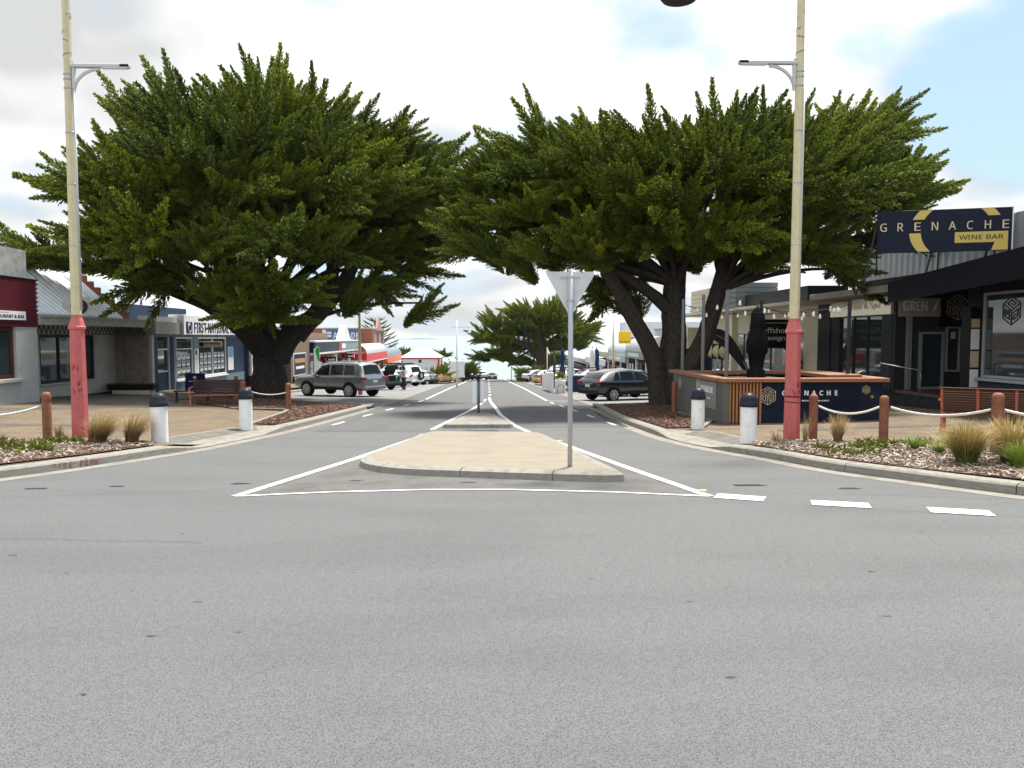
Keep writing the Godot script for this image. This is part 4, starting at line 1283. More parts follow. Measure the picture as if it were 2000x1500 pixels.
	# shops further down the left side
	n = thing("shop", "blue glazed shop with brown pillars behind the cypress trunk", "building", V(-16.0, -1.9, 51.8), q)
	wb(n, "wall", M.slate_blue_dark, 0, 9.5, -2.6, 1.7, -5, 0)
	wb(n, "roof", M.brown_brick, 0, 9.5, 1.7, 2.4, -5, 0.2)
	wb(n, "downpipe", M.white_trim, 0.3, 0.5, -2.2, 1.7, 0.002, 0.15)
	wb(n, "pillar", M.brown_brick, 0.9, 1.3, -2.2, 1.7, 0.002, 0.12)
	window(n, 1.5, 4.4, -1.2, 1.2, 0.05, 2, M.white_trim, [], 0.08)
	window(n, 5.0, 9.0, -1.2, 1.2, 0.05, 2, M.navy_frame, [], 0.08, M.poster_sky)
	n = thing("poster_shop", "brown brick shop front with a framed burger poster", "building", V(-15.6, -2.2, 61.4), q)
	wb(n, "wall", M.brown_brick, 0, 6.4, -2.9, 1.6, -5, 0)
	var pf := wb(n, "poster_frame", M.white_trim, 0.6, 4.8, -1.55, 0.3, 0.002, 0.05)
	on(pf, n, "poster", M.navy, 0.75, 4.65, -1.45, 0.22, 0.052, 0.06)
	on(pf, n, "burger_bun", M.poster_tan, 1.0, 4.4, -0.5, -0.15, 0.061, 0.07)
	on(pf, n, "burger_filling", M.timber_dark, 1.1, 4.3, -0.75, -0.5, 0.061, 0.069)
	on(pf, n, "print", M.paper, 1.3, 4.1, -1.0, -0.78, 0.061, 0.068)
	wb(n, "timber_base", M.timber_dark, 0.4, 5.0, -2.7, -1.6, 0.002, 0.2)
	n = thing("feather_flag", "white and green upright banner beside the burger poster", "flag", V(-14.6, py(-14.6, -66), 66))
	pbox("pole", n, M.dark_metal, Vector3(-0.26, 1.6, 0), Vector3(0.04, 3.2, 0.04))
	st = mb()
	prism(st, PackedVector2Array([Vector2(-0.24, 0.95), Vector2(0.22, 0.95), Vector2(0.25, 3.0), Vector2(0.1, 3.15), Vector2(-0.24, 2.9)]), -0.01, 0.01)
	obj("cloth", st, M.white, n)
	st = mb()
	prism(st, PackedVector2Array([Vector2(0.1, 1.9), Vector2(0.23, 1.9), Vector2(0.25, 3.0), Vector2(0.1, 3.12), Vector2(-0.12, 2.8)]), 0.011, 0.02)
	obj("green_panel", st, M.flag_green, n)
	n = thing("bank_building", "bank with navy and grey fascia, white pediment and brick pillars", "building", V(-15.5, -2.7, 67.8), q)
	wb(n, "wall", M.brown_brick, 0, 23, -3.6, -0.1, -5, -0.6)
	for k in 6: wb(n, "pillar", M.red_brick if k % 2 == 0 else M.white_trim, 0.4 + k * 4.0, 1.2 + k * 4.0, -3.4, -0.1, -0.598, -0.3)
	for k in 5: window(n, 1.5 + k * 4.0, 4.2 + k * 4.0, -2.6, -0.5, -0.55, 1, M.navy_frame, [], 0.08)
	wb(n, "roof", M.brown_brick, -2, 12, 1.2, 2.0, -5, -1.0)
	wb(n, "fascia", M.navy, 0.2, 11, 0.2, 1.15, -0.5, 0.3)
	wb(n, "fascia", M.teal_grey, 11.0, 23, 0.15, 1.08, -0.5, 0.34)
	wb(n, "fascia_stripe", M.red_sign, 11.2, 12.6, 0.25, 1.0, 0.341, 0.36)
	wb(n, "fascia_stripe", M.white, 12.6, 14.6, 0.45, 0.95, 0.341, 0.362)
	wb(n, "trim", M.white_trim, 0, 23.2, 1.15, 1.3, -0.6, 0.4)
	wb(n, "trim", M.white_trim, 0, 23.2, 0.08, 0.2, -0.6, 0.36)
	st = mb()
	prism(st, PackedVector2Array([Vector2(0, 0), Vector2(5.4, 0), Vector2(3.2, 1.5), Vector2(2.2, 1.5)]), -0.6, 0.0, Transform3D(Basis.IDENTITY, Vector3(13.2, 1.3 + 2.7, 0.2)))
	obj("pediment", st, M.white_trim, n)
	var k := 0
	for e in [[-14.55, -0.62, 70.0, 1.65, "nearer black bank sign hung under the navy awning"], [-14.6, -0.55, 80.0, 1.5, "further black bank sign hung under the grey awning"]]:
		n = thing("hanging_sign", e[4], "sign", V(e[0], e[1], e[2]))
		pbox("board", n, M.black, Vector3(0, 0.22, 0), Vector3(e[3], 0.44, 0.08))
		pbox("panel", n, M.red_sign, Vector3(-e[3] * 0.42, 0.22, 0.05), Vector3(0.26, 0.4, 0.03))
		pbox("end_panel", n, M.white, Vector3(e[3] * 0.5 + 0.02, 0.22, 0), Vector3(0.05, 0.44, 0.09))
		words(n, "nab", 0.2, Vector3(0.42, 0.22, 0.046), 0, M.white, 0.55, 0.01)
		pbox("star", n, M.red_sign, Vector3(-0.12, 0.22, 0.046), Vector3(0.2, 0.2, 0.02))
		for s in [-1.0, 1.0]: pbox("hanger", n, M.dark_metal, Vector3(s * 0.5, 0.6, 0), Vector3(0.02, 0.32, 0.02))
		k += 1
	for e in [["shop", "red fascia shop under a long white barrel awning", 91.2, 18.5, M.red_sign, M.zinc, "wall"], ["shop", "shop with an orange fascia under a blue grey barrel awning", 110.0, 18.0, M.orange_sign, M.zinc_blue, "wall"]]:
		n = thing(e[0], e[1], "building", V(-15.5, gy(-e[2]), e[2]), q)
		var y0: float = n.position.y
		wb(n, "wall", M.maroon, 0, e[3], y0 - 1.2, y0 + 3.4, -5, -0.6)
		for j in 4: wb(n, "post", M.dark_metal, 0.6 + j * 4.6, 0.85 + j * 4.6, y0 - 0.6, y0 + 2.5, 0.9, 1.1)
		for j in 4: window(n, 1.0 + j * 4.4, 4.4 + j * 4.4, y0 + 0.5, y0 + 2.2, -0.55, 1, M.dark_metal, [], 0.08)
		wb(n, "fascia", e[4], 0, e[3], y0 + 2.45, y0 + 3.4, -0.5, 1.2)
		wb(n, "trim", M.white_trim, 0, e[3], y0 + 2.32, y0 + 2.44, -0.5, 1.24)
		st = mb(true)
		for i in 8:
			var a0 := PI / 2 * i / 8
			var a1 := PI / 2 * (i + 1) / 8
			quad(st, Vector3(0, 3.4 + sin(a0) * 1.15, -0.2 + cos(a0) * 1.4), Vector3(e[3], 3.4 + sin(a0) * 1.15, -0.2 + cos(a0) * 1.4), Vector3(e[3], 3.4 + sin(a1) * 1.15, -0.2 + cos(a1) * 1.4), Vector3(0, 3.4 + sin(a1) * 1.15, -0.2 + cos(a1) * 1.4))
		obj("barrel_awning", st, e[5], n)
	n = thing("brick_building", "two storey red brick building with a blue arcade sign and a pointed pale gable", "building", V(-15.6, -4.5, 106.5), q)
	wb(n, "wall", M.red_brick, 0.05, 10, -6, 2.78, -9.5, -0.35)
	wb(n, "coping", M.white_trim, 0, 10, 2.78, 2.9, -9.6, -0.36)
	st = mb()
	prism(st, PackedVector2Array([Vector2(0, 0), Vector2(10, 0), Vector2(10, 7.3), Vector2(7.0, 7.4), Vector2(5.4, 8.9), Vector2(4.6, 8.9), Vector2(3, 7.4), Vector2(0, 7.3)]), -0.34, 0.0)
	var gb := obj("gable", st, M.pale_brick, n)
	for x in [2.2, 6.9]: window(n, x, x + 1.1, 0.9, 2.3, 0.04, 1, M.dark_metal, [], 0.08)
	wb(n, "string_course", M.pale_brick, 0, 10, 2.5, 2.65, 0.002, 0.12)
	n = thing("arcade_sign", "large faded blue arcade sign on the red brick side wall", "sign", V(-20.2, 1.0, 106.3))
	pbox("board", n, M.arcade_blue, Vector3(0.1, 0.85, 0), Vector3(5.0, 1.7, 0.1))
	pbox("panel", n, M.white, Vector3(-2.25, 0.95, 0.06), Vector3(0.45, 1.3, 0.03))
	words(n, "ARCADE", 0.85, Vector3(0.75, 0.8, 0.06), 0, M.white, 3.5, 0.02)
	for kk in 2: pbox("print_block", n, M.paper, Vector3(-1.6, 0.75 + 0.42 * kk, 0.06), Vector3(0.7, 0.3, 0.02))
	n = thing("white_house", "white house with a low hipped roof and red fascia down the street", "building", V(-12.2, gy(-139), 139))
	var hy: float = n.position.y
	wb(n, "wall", M.white_trim, -3.2, 3.4, hy - 1, -2.3, -6, 0)
	wb(n, "fascia", M.red_sign, -3.4, 3.6, -2.3, -2.05, -6.2, 0.2)
	wb(n, "corner_post", M.red_sign, 3.2, 3.5, hy - 1, -2.3, 0.002, 0.3)
	st = mb()
	var ry := -2.05 - hy
	quad(st, Vector3(-3.6, ry, 0.4), Vector3(3.8, ry, 0.4), Vector3(1.2, ry + 1.7, -3), Vector3(-0.8, ry + 1.7, -3))
	tri(st, Vector3(3.8, ry, 0.4), Vector3(3.8, ry, -6.4), Vector3(1.2, ry + 1.7, -3))
	tri(st, Vector3(-3.6, ry, -6.4), Vector3(-3.6, ry, 0.4), Vector3(-0.8, ry + 1.7, -3))
	obj("roof", st, M.white_roof, n)
	window(n, -0.3, 0.2, -3.0, -2.5, 0.03, 1, M.dark_metal, [], 0.05)

func make_right_buildings() -> void:
	var q := -PI / 2
	# the wine bar: local x runs from the far end (d 31.6) towards the camera, local z out to the street
	var n := thing("wine_bar_building", "dark wine bar with deep black awning, recessed door and grey corrugated parapet", "building", V(14.5, -0.7, 31.6), q)
	wb(n, "wall", M.wall_charcoal, -0.4, 4.4, -1.6, -0.05, -6, 0)
	wb(n, "wall", M.wall_charcoal, 3.7, 4.4, -0.05, 2.43, -6, 0)
	wb(n, "wall", M.black, -0.5, 0.35, -0.05, 2.43, -6, 0.02)
	wb(n, "room", M.room_dark, 0.35, 3.7, -0.05, 2.43, -6, -2.0)
	window(n, 0.35, 3.7, -0.05, 2.43, -0.05, 3, M.dark_metal, [], 0.05)
	var sf := wb(n, "fascia", M.mirror_gold, -0.4, 4.45, 2.43, 3.06, -0.3, 0.1, 0.01)
	words(sf, "Hair & Spa", 0.3, Vector3(2.6, 2.76 + 0.7, 0.103), 0, M.gold_pale, 2.2, 0.02, false)
	# recess: back wall at d 27.2
	wb(n, "wall", M.wall_charcoal, 4.38, 4.6, -1.2, 3.3, -0.55, -0.02)
	wb(n, "pillar", M.zinc, 4.5, 4.62, -0.28, 2.4, -0.53, -0.40)
	wb(n, "pillar", M.zinc, 4.5, 4.62, -0.28, 2.4, -0.62, -0.56)
	wb(n, "wall", M.green_wall, 4.3, 4.5, -1.2, 3.3, -4.0, -0.55)
	var dr := wb(n, "door", M.window, 4.52, 4.56, -0.2, 1.72, -1.75, -1.0)
	for e in [[-0.25, 1.8, -1.02, -0.93], [-0.25, 1.8, -1.83, -1.74]]: on(dr, n, "frame", M.zinc, 4.5, 4.6, e[0], e[1], e[2], e[3])
	on(dr, n, "frame", M.zinc, 4.5, 4.6, 1.72, 1.8, -1.74, -1.02)
	on(dr, n, "frame", M.zinc, 4.5, 4.6, -0.25, -0.17, -1.74, -1.02)
	on(dr, n, "handle", M.dark_metal, 4.6, 4.66, 0.55, 0.95, -1.12, -1.08)
	var st := mb()
	for k in 15: box(st, Vector3(4.52, -0.28 + 0.95, -1.9 - k * 0.075), Vector3(0.06, 0.78, 0.05))
	obj("corrugated_panel", st, M.green_wall, n).set_meta("kind", "stuff")
	wb(n, "sill", M.old_fascia, 4.5, 4.72, 0.38, 0.44, -2.95, -1.88)
	for e in [[-2.35, -1.95], [-2.85, -2.4]]: wb(n, "pane", M.window, 4.51, 4.54, 0.46, 1.92, e[0], e[1])
	for z in [-1.92, -2.375, -2.88]: wb(n, "mullion", M.old_fascia, 4.5, 4.6, 0.44, 1.95, z - 0.025, z + 0.025)
	wb(n, "head", M.old_fascia, 4.5, 4.6, 1.93, 1.99, -2.92, -1.88)
	for z in [-2.15, -2.6]: wb(n, "notice", M.paper, 4.545, 4.555, 1.55, 1.8, z - 0.08, z + 0.08)
	var bb := wb(n, "sign_panel", M.black, 4.5, 4.7, 1.98, 3.3, -3.1, -1.62)
	hex_logo(bb, 0.44, Transform3D(Basis(Vector3.UP, PI / 2), Vector3(4.701, 2.66 + 0.7, -2.2)), M.gold_line, 0.06)
	var gs := wb(n, "sign_panel", M.mirror_gold, 4.5, 4.66, 2.34, 3.0, -1.6, -0.1)
	words(gs, "GREN", 0.34, Vector3(4.67, 2.72 + 0.7, -0.68), PI / 2, M.white, 0.9, 0.04)
	st = mb()
	bar(st, Vector3(4.68, 2.55 + 0.7, -1.36), Vector3(4.68, 2.92 + 0.7, -1.5), 0.04, 0.05, Vector3.RIGHT)
	obj("lettering", st, M.white, gs)
	wb(n, "security_camera", M.zinc, 4.72, 4.95, 2.9, 3.02, -2.95, -2.82, 0.02)
	wb(n, "floor", M.deck_timber, 4.3, 9.2, -0.9, -0.26, -4.0, -0.05)
	wb(n, "step", M.asphalt_dark, 3.2, 9.2, -1.2, -0.36, -0.05, 1.1)
	wb(n, "ceiling", M.soffit_dark, 4.0, 9.2, 3.3, 3.4, -4.0, 0.0)
	wb(n, "wall", M.wall_charcoal, 4.3, 9.0, -1.2, 3.4, -4.3, -4.0)
	# corner column with menus
	wb(n, "column", M.black, 8.75, 9.3, -1.0, 3.3, -0.6, 0.0)
	var mc := wb(n, "menu_board", M.black, 8.9, 9.32, -0.2, 2.5, -0.04, 0.28)
	for e in [[1.9, 2.15, M.gold_line], [1.25, 1.85, M.paper], [0.72, 1.2, M.paper_tan], [0.13, 0.66, M.paper]]:
		on(mc, n, "menu_sheet", e[2], 9.321, 9.335, e[0], e[1], -0.02, 0.25)
	for k in 4: on(mc, n, "slat", M.timber_slat, 9.321, 9.35, -0.75, 0.08, -0.01 + k * 0.07, 0.03 + k * 0.07)
	# main front
	wb(n, "wall", M.wall_slate, 9.3, 24, -1.8, 0.42, -6, 0)
	wb(n, "wall", M.black, 9.3, 24, 2.92, 3.5, -6, -0.02)
	wb(n, "wall", M.black, 9.28, 9.45, 0.42, 2.92, -6, 0.0)
	wb(n, "room", M.room_dark, 9.45, 24, 0.42, 2.92, -6, -3.5)
	var fw := window(n, 9.45, 16.5, 0.44, 2.9, -0.05, 2, M.zinc, [], 0.07)
	hex_logo(fw, 0.4, Transform3D(Basis.IDENTITY, Vector3(10.6, 2.35 + 0.7, -0.055)), mt("gold_faint", Color(0.10, 0.085, 0.055), 0.5), 0.06)
	wb(n, "sill", M.zinc, 9.35, 16.6, 0.34, 0.43, 0.002, 0.14, 0.01)
	# awning: a deep black slab, its front edge slanting
	st = mb()
	var oy := n.position.y
	var a := [Vector3(6.4, 3.42 - oy, 1.25), Vector3(14.6, 3.74 - oy, 2.15), Vector3(24, 3.95 - oy, 2.6), Vector3(24, 3.95 - oy, -1.5), Vector3(6.4, 3.42 - oy, -1.5)]
	var b := [Vector3(6.4, 2.74 - oy, 1.25), Vector3(14.6, 2.98 - oy, 2.15), Vector3(24, 3.05 - oy, 2.6), Vector3(24, 3.3 - oy, 0.0), Vector3(6.4, 3.2 - oy, 0.0)]
	quad(st, b[0], b[1], a[1], a[0])
	quad(st, b[1], b[2], a[2], a[1])
	quad(st, a[0], a[1], a[3], a[4])
	tri(st, a[1], a[2], a[3])
	quad(st, b[4], b[3], b[1], b[0])
	tri(st, b[3], b[2], b[1])
	quad(st, b[4], b[0], a[0], a[4])
	obj("awning", st, mt("awning_navy", Color(0.006, 0.006, 0.012), 0.7), n)
	wb(n, "awning", M.old_fascia, -0.6, 6.3, 3.12, 3.36, -0.5, 1.15, 0.02)
	wb(n, "parapet", M.wall_charcoal, -0.6, 24, 3.4, 4.0, -8, -1.1)
	st = mb(true)
	for k in 200:
		var x0 := k * 0.1 - 0.4
		var z0 := -1.06 + 0.022 * sin(k * PI / 2.0)
		var z1 := -1.06 + 0.022 * sin((k + 1) * PI / 2.0)
		var top := 5.28 - oy
		quad(st, Vector3(x0, 3.9 - oy, z0), Vector3(x0 + 0.1, 3.9 - oy, z1), Vector3(x0 + 0.1, top, z1), Vector3(x0, top, z0))
	obj("corrugated_parapet", st, M.zinc, n)
	wb(n, "parapet_back", M.zinc_blue, -0.4, 24, 3.9, 5.26, -1.5, -1.1)
	wb(n, "roof", M.zinc_blue, -0.4, 24, 3.4, 5.1, -10, -1.6)

	# the big roof sign, turned to face the camera
	var p0 := V(11.72, 0, 23.0)
	var p1 := V(15.15, 0, 22.0)
	var wdt := p0.distance_to(p1)
	n = thing("roof_sign", "large navy roof sign with gold wine bar lettering above the black awning", "sign", Vector3(p0.x, 4.13, p0.z), -atan2(p1.z - p0.z, p1.x - p0.x))
	var H := 1.24
	pbox("board", n, M.navy_sign, Vector3(wdt * 0.5, H * 0.5, 0), Vector3(wdt, H, 0.08), 0.006)
	pbox("edge", n, M.white_trim, Vector3(wdt + 0.02, H * 0.5, 0), Vector3(0.03, H + 0.02, 0.1))
	var i := 0
	var arcs := []
	for e in [[-1.0, 0.66, 0.36], [-1.0, -0.04, -0.66], [1.0, 0.66, 0.42]]:
		var po := PackedVector2Array()
		var pi := PackedVector2Array()
		for k in 9:
			var y := lerpf(e[1], e[2], k / 8.0)
			po.append(Vector2(2.13 + e[0] * 1.26 * sqrt(maxf(0.0, 1.0 - pow(y / 0.98, 2.0))), 0.6 + y))
			pi.append(Vector2(2.13 + e[0] * 0.95 * sqrt(maxf(0.0, 1.0 - pow(y / 0.84, 2.0))), 0.6 + y))
		pi.reverse()
		po.append_array(pi)
		arcs.append(po)
	for e in [[.586, .55, .975, .55, .975, .80, .586, .80], [.88, .801, .975, .801, .975, .985, .855, .985]]:
		var poly := PackedVector2Array()
		for k in range(0, 8, 2): poly.append(Vector2(e[k] * wdt, (1.0 - e[k + 1]) * H))
		arcs.append(poly)
	for poly in arcs:
		for part in Geometry2D.intersect_polygons(poly, PackedVector2Array([Vector2(0.01, 0.015), Vector2(wdt - 0.01, 0.015), Vector2(wdt - 0.01, H - 0.015), Vector2(0.01, H - 0.015)])):
			st = mb()
			prism(st, part, 0.0401, 0.046)
			obj("gold_shape", st, M.gold, n)
	var gl := "GRENACHE"
	for k in 8: words(n, gl[k], 0.24, Vector3((0.045 + k * 0.130) * wdt, 0.61 * H, 0.052), 0, M.gold_pale, 0.0 if gl[k] != "E" else 0.17, 0.008, false)
	words(n, "WINE BAR", 0.13, Vector3(0.78 * wdt, 0.325 * H, 0.05), 0, M.black, 1.15, 0.006, false)
	for x in [0.0, 1.7, 3.2]:
		st = mb()
		bar(st, Vector3(x, 0.9, -0.05), Vector3(x - 0.3, -0.75, -0.1 - 0.1 * x), 0.045, 0.045)
		bar(st, Vector3(x, 0.2, -0.05), Vector3(x + 0.2, -0.55, -0.9), 0.04, 0.04)
		obj("strut", st, M.dark_metal, n)

	n = thing("handrail", "black steel handrail with a pale top rail beside the wine bar ramp", "handrail", V(12.7, py(12.7, -24.2), 24.2))
	var o := n.position
	st = mb(true)
	tube(st, [V(12.6, 0.78, 24.3) - o, V(13.2, 0.66, 24.1) - o, V(13.62, 0.58, 24.0) - o, V(13.74, 0.5, 24.0) - o, V(13.77, 0.38, 24.0) - o, V(13.77, -0.45, 24.0) - o], [0.028], 8)
	obj("rail", st, M.chrome, n)
	st = mb(true)
	tube(st, [V(12.8, 0.74, 24.25) - o, V(12.8, -0.5, 24.25) - o], [0.024], 8)
	obj("post", st, M.dark_metal, n)
	st = mb(true)
	tube(st, [V(13.02, 0.9, 26.0) - o, V(13.02, -0.5, 26.0) - o], [0.024], 8)
	obj("post", st, M.dark_metal, n)

	# the next shop: cream and grey cladding over a glazed front
	n = thing("glazed_shop", "cream and grey clad shop with full height glass front behind the enclosure", "building", V(14.5, -1.0, 48.5), q)
	for k in 5:
		wb(n, "cladding_board", M.cream_clad, 0.3, 4.2, 3.15 + k * 0.26, 3.39 + k * 0.26, -0.5, 1.7 + 0.02 * (k % 2))
		wb(n, "cladding_board", M.grey_clad, 4.2, 9.0, 3.15 + k * 0.26, 3.39 + k * 0.26, -0.5, 1.68 + 0.02 * (k % 2))
	wb(n, "fascia", M.wall_charcoal, 9.02, 16.8, 3.15, 3.75, -0.5, 1.2)
	wb(n, "soffit", M.cream_clad, -6, 16.8, 3.0, 3.14, -4, 1.66)
	wb(n, "wall", M.cream_clad, -1, 16.8, 1.8, 3.0, -4, 0.0)
	wb(n, "wall", M.cream_clad, 13.6, 15.2, -1.6, 1.8, -4, 0.0)
	wb(n, "wall", M.black, 15.2, 16.4, -1.6, 3.0, -4, 0.05)
	wb(n, "wall", M.room_mid, -1, 13.6, -1.8, -0.75, -4, 0.0)
	wb(n, "room", M.room_mid, -1, 13.6, -0.75, 1.8, -4.4, -4.0)
	var gw := window(n, -1, 13.6, -0.75, 1.8, -0.05, 7, M.dark_metal, [], 0.05, M.pane)
	wb(n, "column", M.cream_clad, 7.0, 7.35, -1.6, 3.0, 1.0, 1.35)
	wb(n, "display_table", M.white_trim, 2.0, 5.0, -0.8, -0.1, -2.5, -1.2)
	wb(n, "display_shelf", M.umbrella_blue, 8.5, 12.5, -0.75, 0.5, -3.6, -2.6)
	wb(n, "display_stool", M.pink, 4.5, 5.6, -0.35, -0.2, -1.0, -0.5)
	wb(n, "lightbox", M.paper_green, 1.0, 3.4, 1.0, 1.35, 0.2, 0.3)
	n = thing("barrel_awning", "golden barrel shaped awning on the shop behind the cypress fork", "awning", V(13.5, 0.35, 45.5), q)
	st = mb(true)
	tube(st, [Vector3(-2.2, 0.42, 0), Vector3(-2.0, 0.42, 0), Vector3(2.6, 0.42, 0), Vector3(2.9, 0.42, 0)], [0.25, 0.42, 0.42, 0.2], 14)
	obj("drum", st, M.barrel_gold, n)
	for k in 4: pbox("band", n, M.dark_metal, Vector3(-1.6 + k * 1.3, 0.42, 0), Vector3(0.03, 0.87, 0.87))
	n = thing("design_sign", "black design studio board with pale lettering left of the right lamp post", "sign", V(12.55, -0.3, 33))
	pbox("board", n, M.black, Vector3(0, 2.05, 0), Vector3(1.5, 1.25, 0.07))
	words(n, "offshore", 0.24, Vector3(-0.02, 2.2, 0.04), 0, M.paper, 1.25, 0.008, false)
	words(n, "design", 0.24, Vector3(-0.15, 1.85, 0.04), 0, M.paper, 0.95, 0.008, false)
	pbox("print_line", n, M.paper_tan, Vector3(0, 2.52, 0.037), Vector3(1.1, 0.03, 0.006))
	for s in [-1.0, 1.0]: pbox("leg", n, M.dark_metal, Vector3(s * 0.68, 0.7, 0), Vector3(0.05, 1.6, 0.05))
	for e in [[11.5, 36.5, 1.0, "dark curved feather banner leaning left of the folded black umbrella"], [13.6, 35.0, 0.9, "dark curved feather banner below the black design board"]]:
		n = thing("feather_banner", e[3], "banner", V(e[0], py(e[0], -e[1]), e[1]))
		var pl := PackedVector2Array()
		var pr := PackedVector2Array()
		for k in 12:
			var t := k / 11.0
			var c := Vector2(1.0 - 2.0 * t * e[2], 1.05 + 2.1 * sin(t * 1.75) * 0.9)
			var w2 := 0.06 + 0.34 * sin(PI * minf(1.0, t * 0.75 + 0.08))
			pl.append(c + Vector2(0.35, 0.75) * w2)
			pr.append(c - Vector2(0.35, 0.75) * w2)
		pr.reverse()
		pl.append_array(pr)
		st = mb()
		prism(st, pl, -0.01, 0.01)
		obj("cloth", st, mt("banner_grey", Color(0.035, 0.03, 0.035), 0.7), n)
		pbox("print", n, M.sign_plate, Vector3(-0.35, 2.75, 0.014), Vector3(0.5, 0.04, 0.006), 0.0, Basis(Vector3.BACK, -0.5))
		st = mb(true)
		tube(st, [Vector3(1.5, -0.05, 0), Vector3(1.1, 0.9, 0), Vector3(0.75, 1.6, 0)], [0.018], 6)
		obj("pole", st, M.zinc, n)
	for e in [[13.0, 38.0, 0.5, "leafy green pot plant nearer the folded umbrella"], [13.9, 38.5, 0.42, "leafy green pot plant by the glass corner"]]:
		n = thing("pot_plant", e[3], "pot plant", V(e[0], py(e[0], -e[1]), e[1]))
		st = mb(true)
		lathe(st, [Vector2(0.0, 0.0), Vector2(0.2, 0.0), Vector2(0.28, 0.5), Vector2(0.25, 0.5), Vector2(0.0, 0.45)], 14)
		obj("pot", st, M.pot_tan, n)
		var s := Spray.new()
		for k in 12:
			s.t.append(Transform3D(toward(Vector3(rng.randf_range(-1, 1), rng.randf_range(0.5, 1.2), rng.randf_range(-1, 1)), rng.randf() * TAU).scaled(Vector3.ONE * 0.75), Vector3(0, 0.5, 0)))
			s.c.append(Color(1.2, 1.5, 1.0))
		crown_of(n, s)

	# bar enclosure on the footpath
	n = thing("bar_enclosure", "footpath bar enclosure with timber top rail, navy front panel and timber slats", "enclosure", V(6.0, py(6.0, -19.2) - 0.03, 19.2))
	o = n.position
	var E := func(x: float, d: float, y: float) -> Vector3: return V(x, y, d) - o
	pbox("front_wall", n, M.navy, E.call(8.02, 19.28, -0.05), Vector3(4.0, 1.06, 0.12))
	pbox("front_panel", n, M.navy_sign, E.call(8.22, 19.2, 0.13), Vector3(2.5, 0.62, 0.02))
	pbox("corner_post", n, M.stone_panel, E.call(6.0, 19.22, -0.05), Vector3(0.16, 1.05, 0.18))
	for k in 10: pbox("slat", n, M.timber_slat, E.call(6.12 + k * 0.086, 19.19, -0.05), Vector3(0.048, 1.04, 0.05), 0.004)
	pbox("side_wall", n, M.stone_panel, E.call(5.98, 21.8, -0.10), Vector3(0.12, 1.16, 5.0))
	pbox("side_wall", n, M.navy, E.call(10.02, 21.8, -0.05), Vector3(0.12, 1.06, 5.0))
	pbox("back_wall", n, M.navy, E.call(8.0, 24.25, -0.1), Vector3(4.0, 1.06, 0.12))
	pbox("top_rail", n, M.timber_rail, E.call(8.0, 19.22, 0.53), Vector3(4.3, 0.1, 0.34), 0.008)
	pbox("top_rail", n, M.timber_rail, E.call(5.98, 21.95, 0.53), Vector3(0.34, 0.1, 5.1), 0.008)
	pbox("top_rail", n, M.timber_rail, E.call(10.02, 21.95, 0.53), Vector3(0.34, 0.1, 5.1), 0.008)
	pbox("top_rail", n, M.timber_rail, E.call(8.0, 24.25, 0.5), Vector3(3.6, 0.1, 0.3), 0.008)
	pbox("bar_table", n, M.timber_rail, E.call(7.7, 22.2, 0.42), Vector3(1.4, 0.06, 0.9), 0.008)
	pbox("table_leg", n, M.dark_metal, E.call(7.7, 22.2, 0.0), Vector3(0.1, 0.8, 0.1))
	pbox("bar_table", n, M.timber_rail, E.call(9.35, 21.0, 0.58), Vector3(0.9, 0.1, 2.4), 0.008)
	pbox("table_leg", n, M.dark_metal, E.call(9.4, 21.0, 0.05), Vector3(0.1, 0.95, 0.1))
	pbox("floor", n, M.soffit_dark, E.call(8.0, 21.8, -0.55), Vector3(3.9, 0.04, 4.9))
	hex_logo(n, 0.225, Transform3D(Basis.IDENTITY, E.call(7.08, 19.185, 0.13)), M.gold_pale, 0.05)
	var nm := "GRENACHE"
	for k in 8: words(n, nm[k], 0.125, E.call(7.50 + k * 0.191, 19.183, 0.2), 0, M.white, 0.0, 0.01)
	words(n, "BAR | RESTAURANT", 0.05, E.call(8.14, 19.183, 0.0), 0, M.white, 1.05, 0.008)
	for e in [[9.62, 0.28, 0.11], [9.42, 0.36, 0.045], [9.78, 0.10, 0.045]]: hex_logo(n, e[2], Transform3D(Basis.IDENTITY, E.call(e[0], 19.215, e[1])), M.gold_line, 0.07)
	pbox("side_plate", n, M.sign_plate, E.call(5.905, 20.6, 0.08), Vector3(0.02, 0.7, 1.9))
	hex_logo(n, 0.2, Transform3D(Basis(Vector3.UP, -PI / 2), E.call(5.89, 21.3, 0.25)), M.gold_pale, 0.05)
	for k in 8: words(n, nm[k], 0.17, E.call(5.892, 21.02 - k * 0.15, 0.22), -PI / 2, M.white, 0.0, 0.008)
	words(n, "BAR | RESTAURANT", 0.045, E.call(5.892, 20.5, -0.02), -PI / 2, M.white, 0.7, 0.006)
	hex_logo(n, 0.17, Transform3D(Basis(Vector3.UP, -PI / 2), E.call(5.915, 23.4, 0.2)), M.gold_line, 0.06)
	i = 0
	for e in [[6.28, 20.05, 2.84, "nearest left steel post of the bar enclosure"], [6.2, 22.0, 2.81, "middle left steel post of the bar enclosure"], [6.12, 24.0, 2.8, "furthest steel post beside the cypress trunk"], [9.75, 20.5, 2.6, "steel post of the enclosure right of the lamp post"], [8.6, 24.0, 2.75, "steel post behind the folded black umbrella"], [9.75, 24.0, 2.7, "steel post at the far right corner of the enclosure"]]:
		var b0 := py(e[0], -e[1])
		n = thing("steel_post", e[3], "post", V(e[0], b0, e[1]), 0, "posts of the bar enclosure")
		pbox("shaft", n, M.dark_metal if i > 2 else mt("post_grey", Color(0.14, 0.145, 0.15), 0.35, 0.5), Vector3(0, (e[2] - b0) * 0.5, 0), Vector3(0.075, e[2] - b0, 0.075), 0.005)
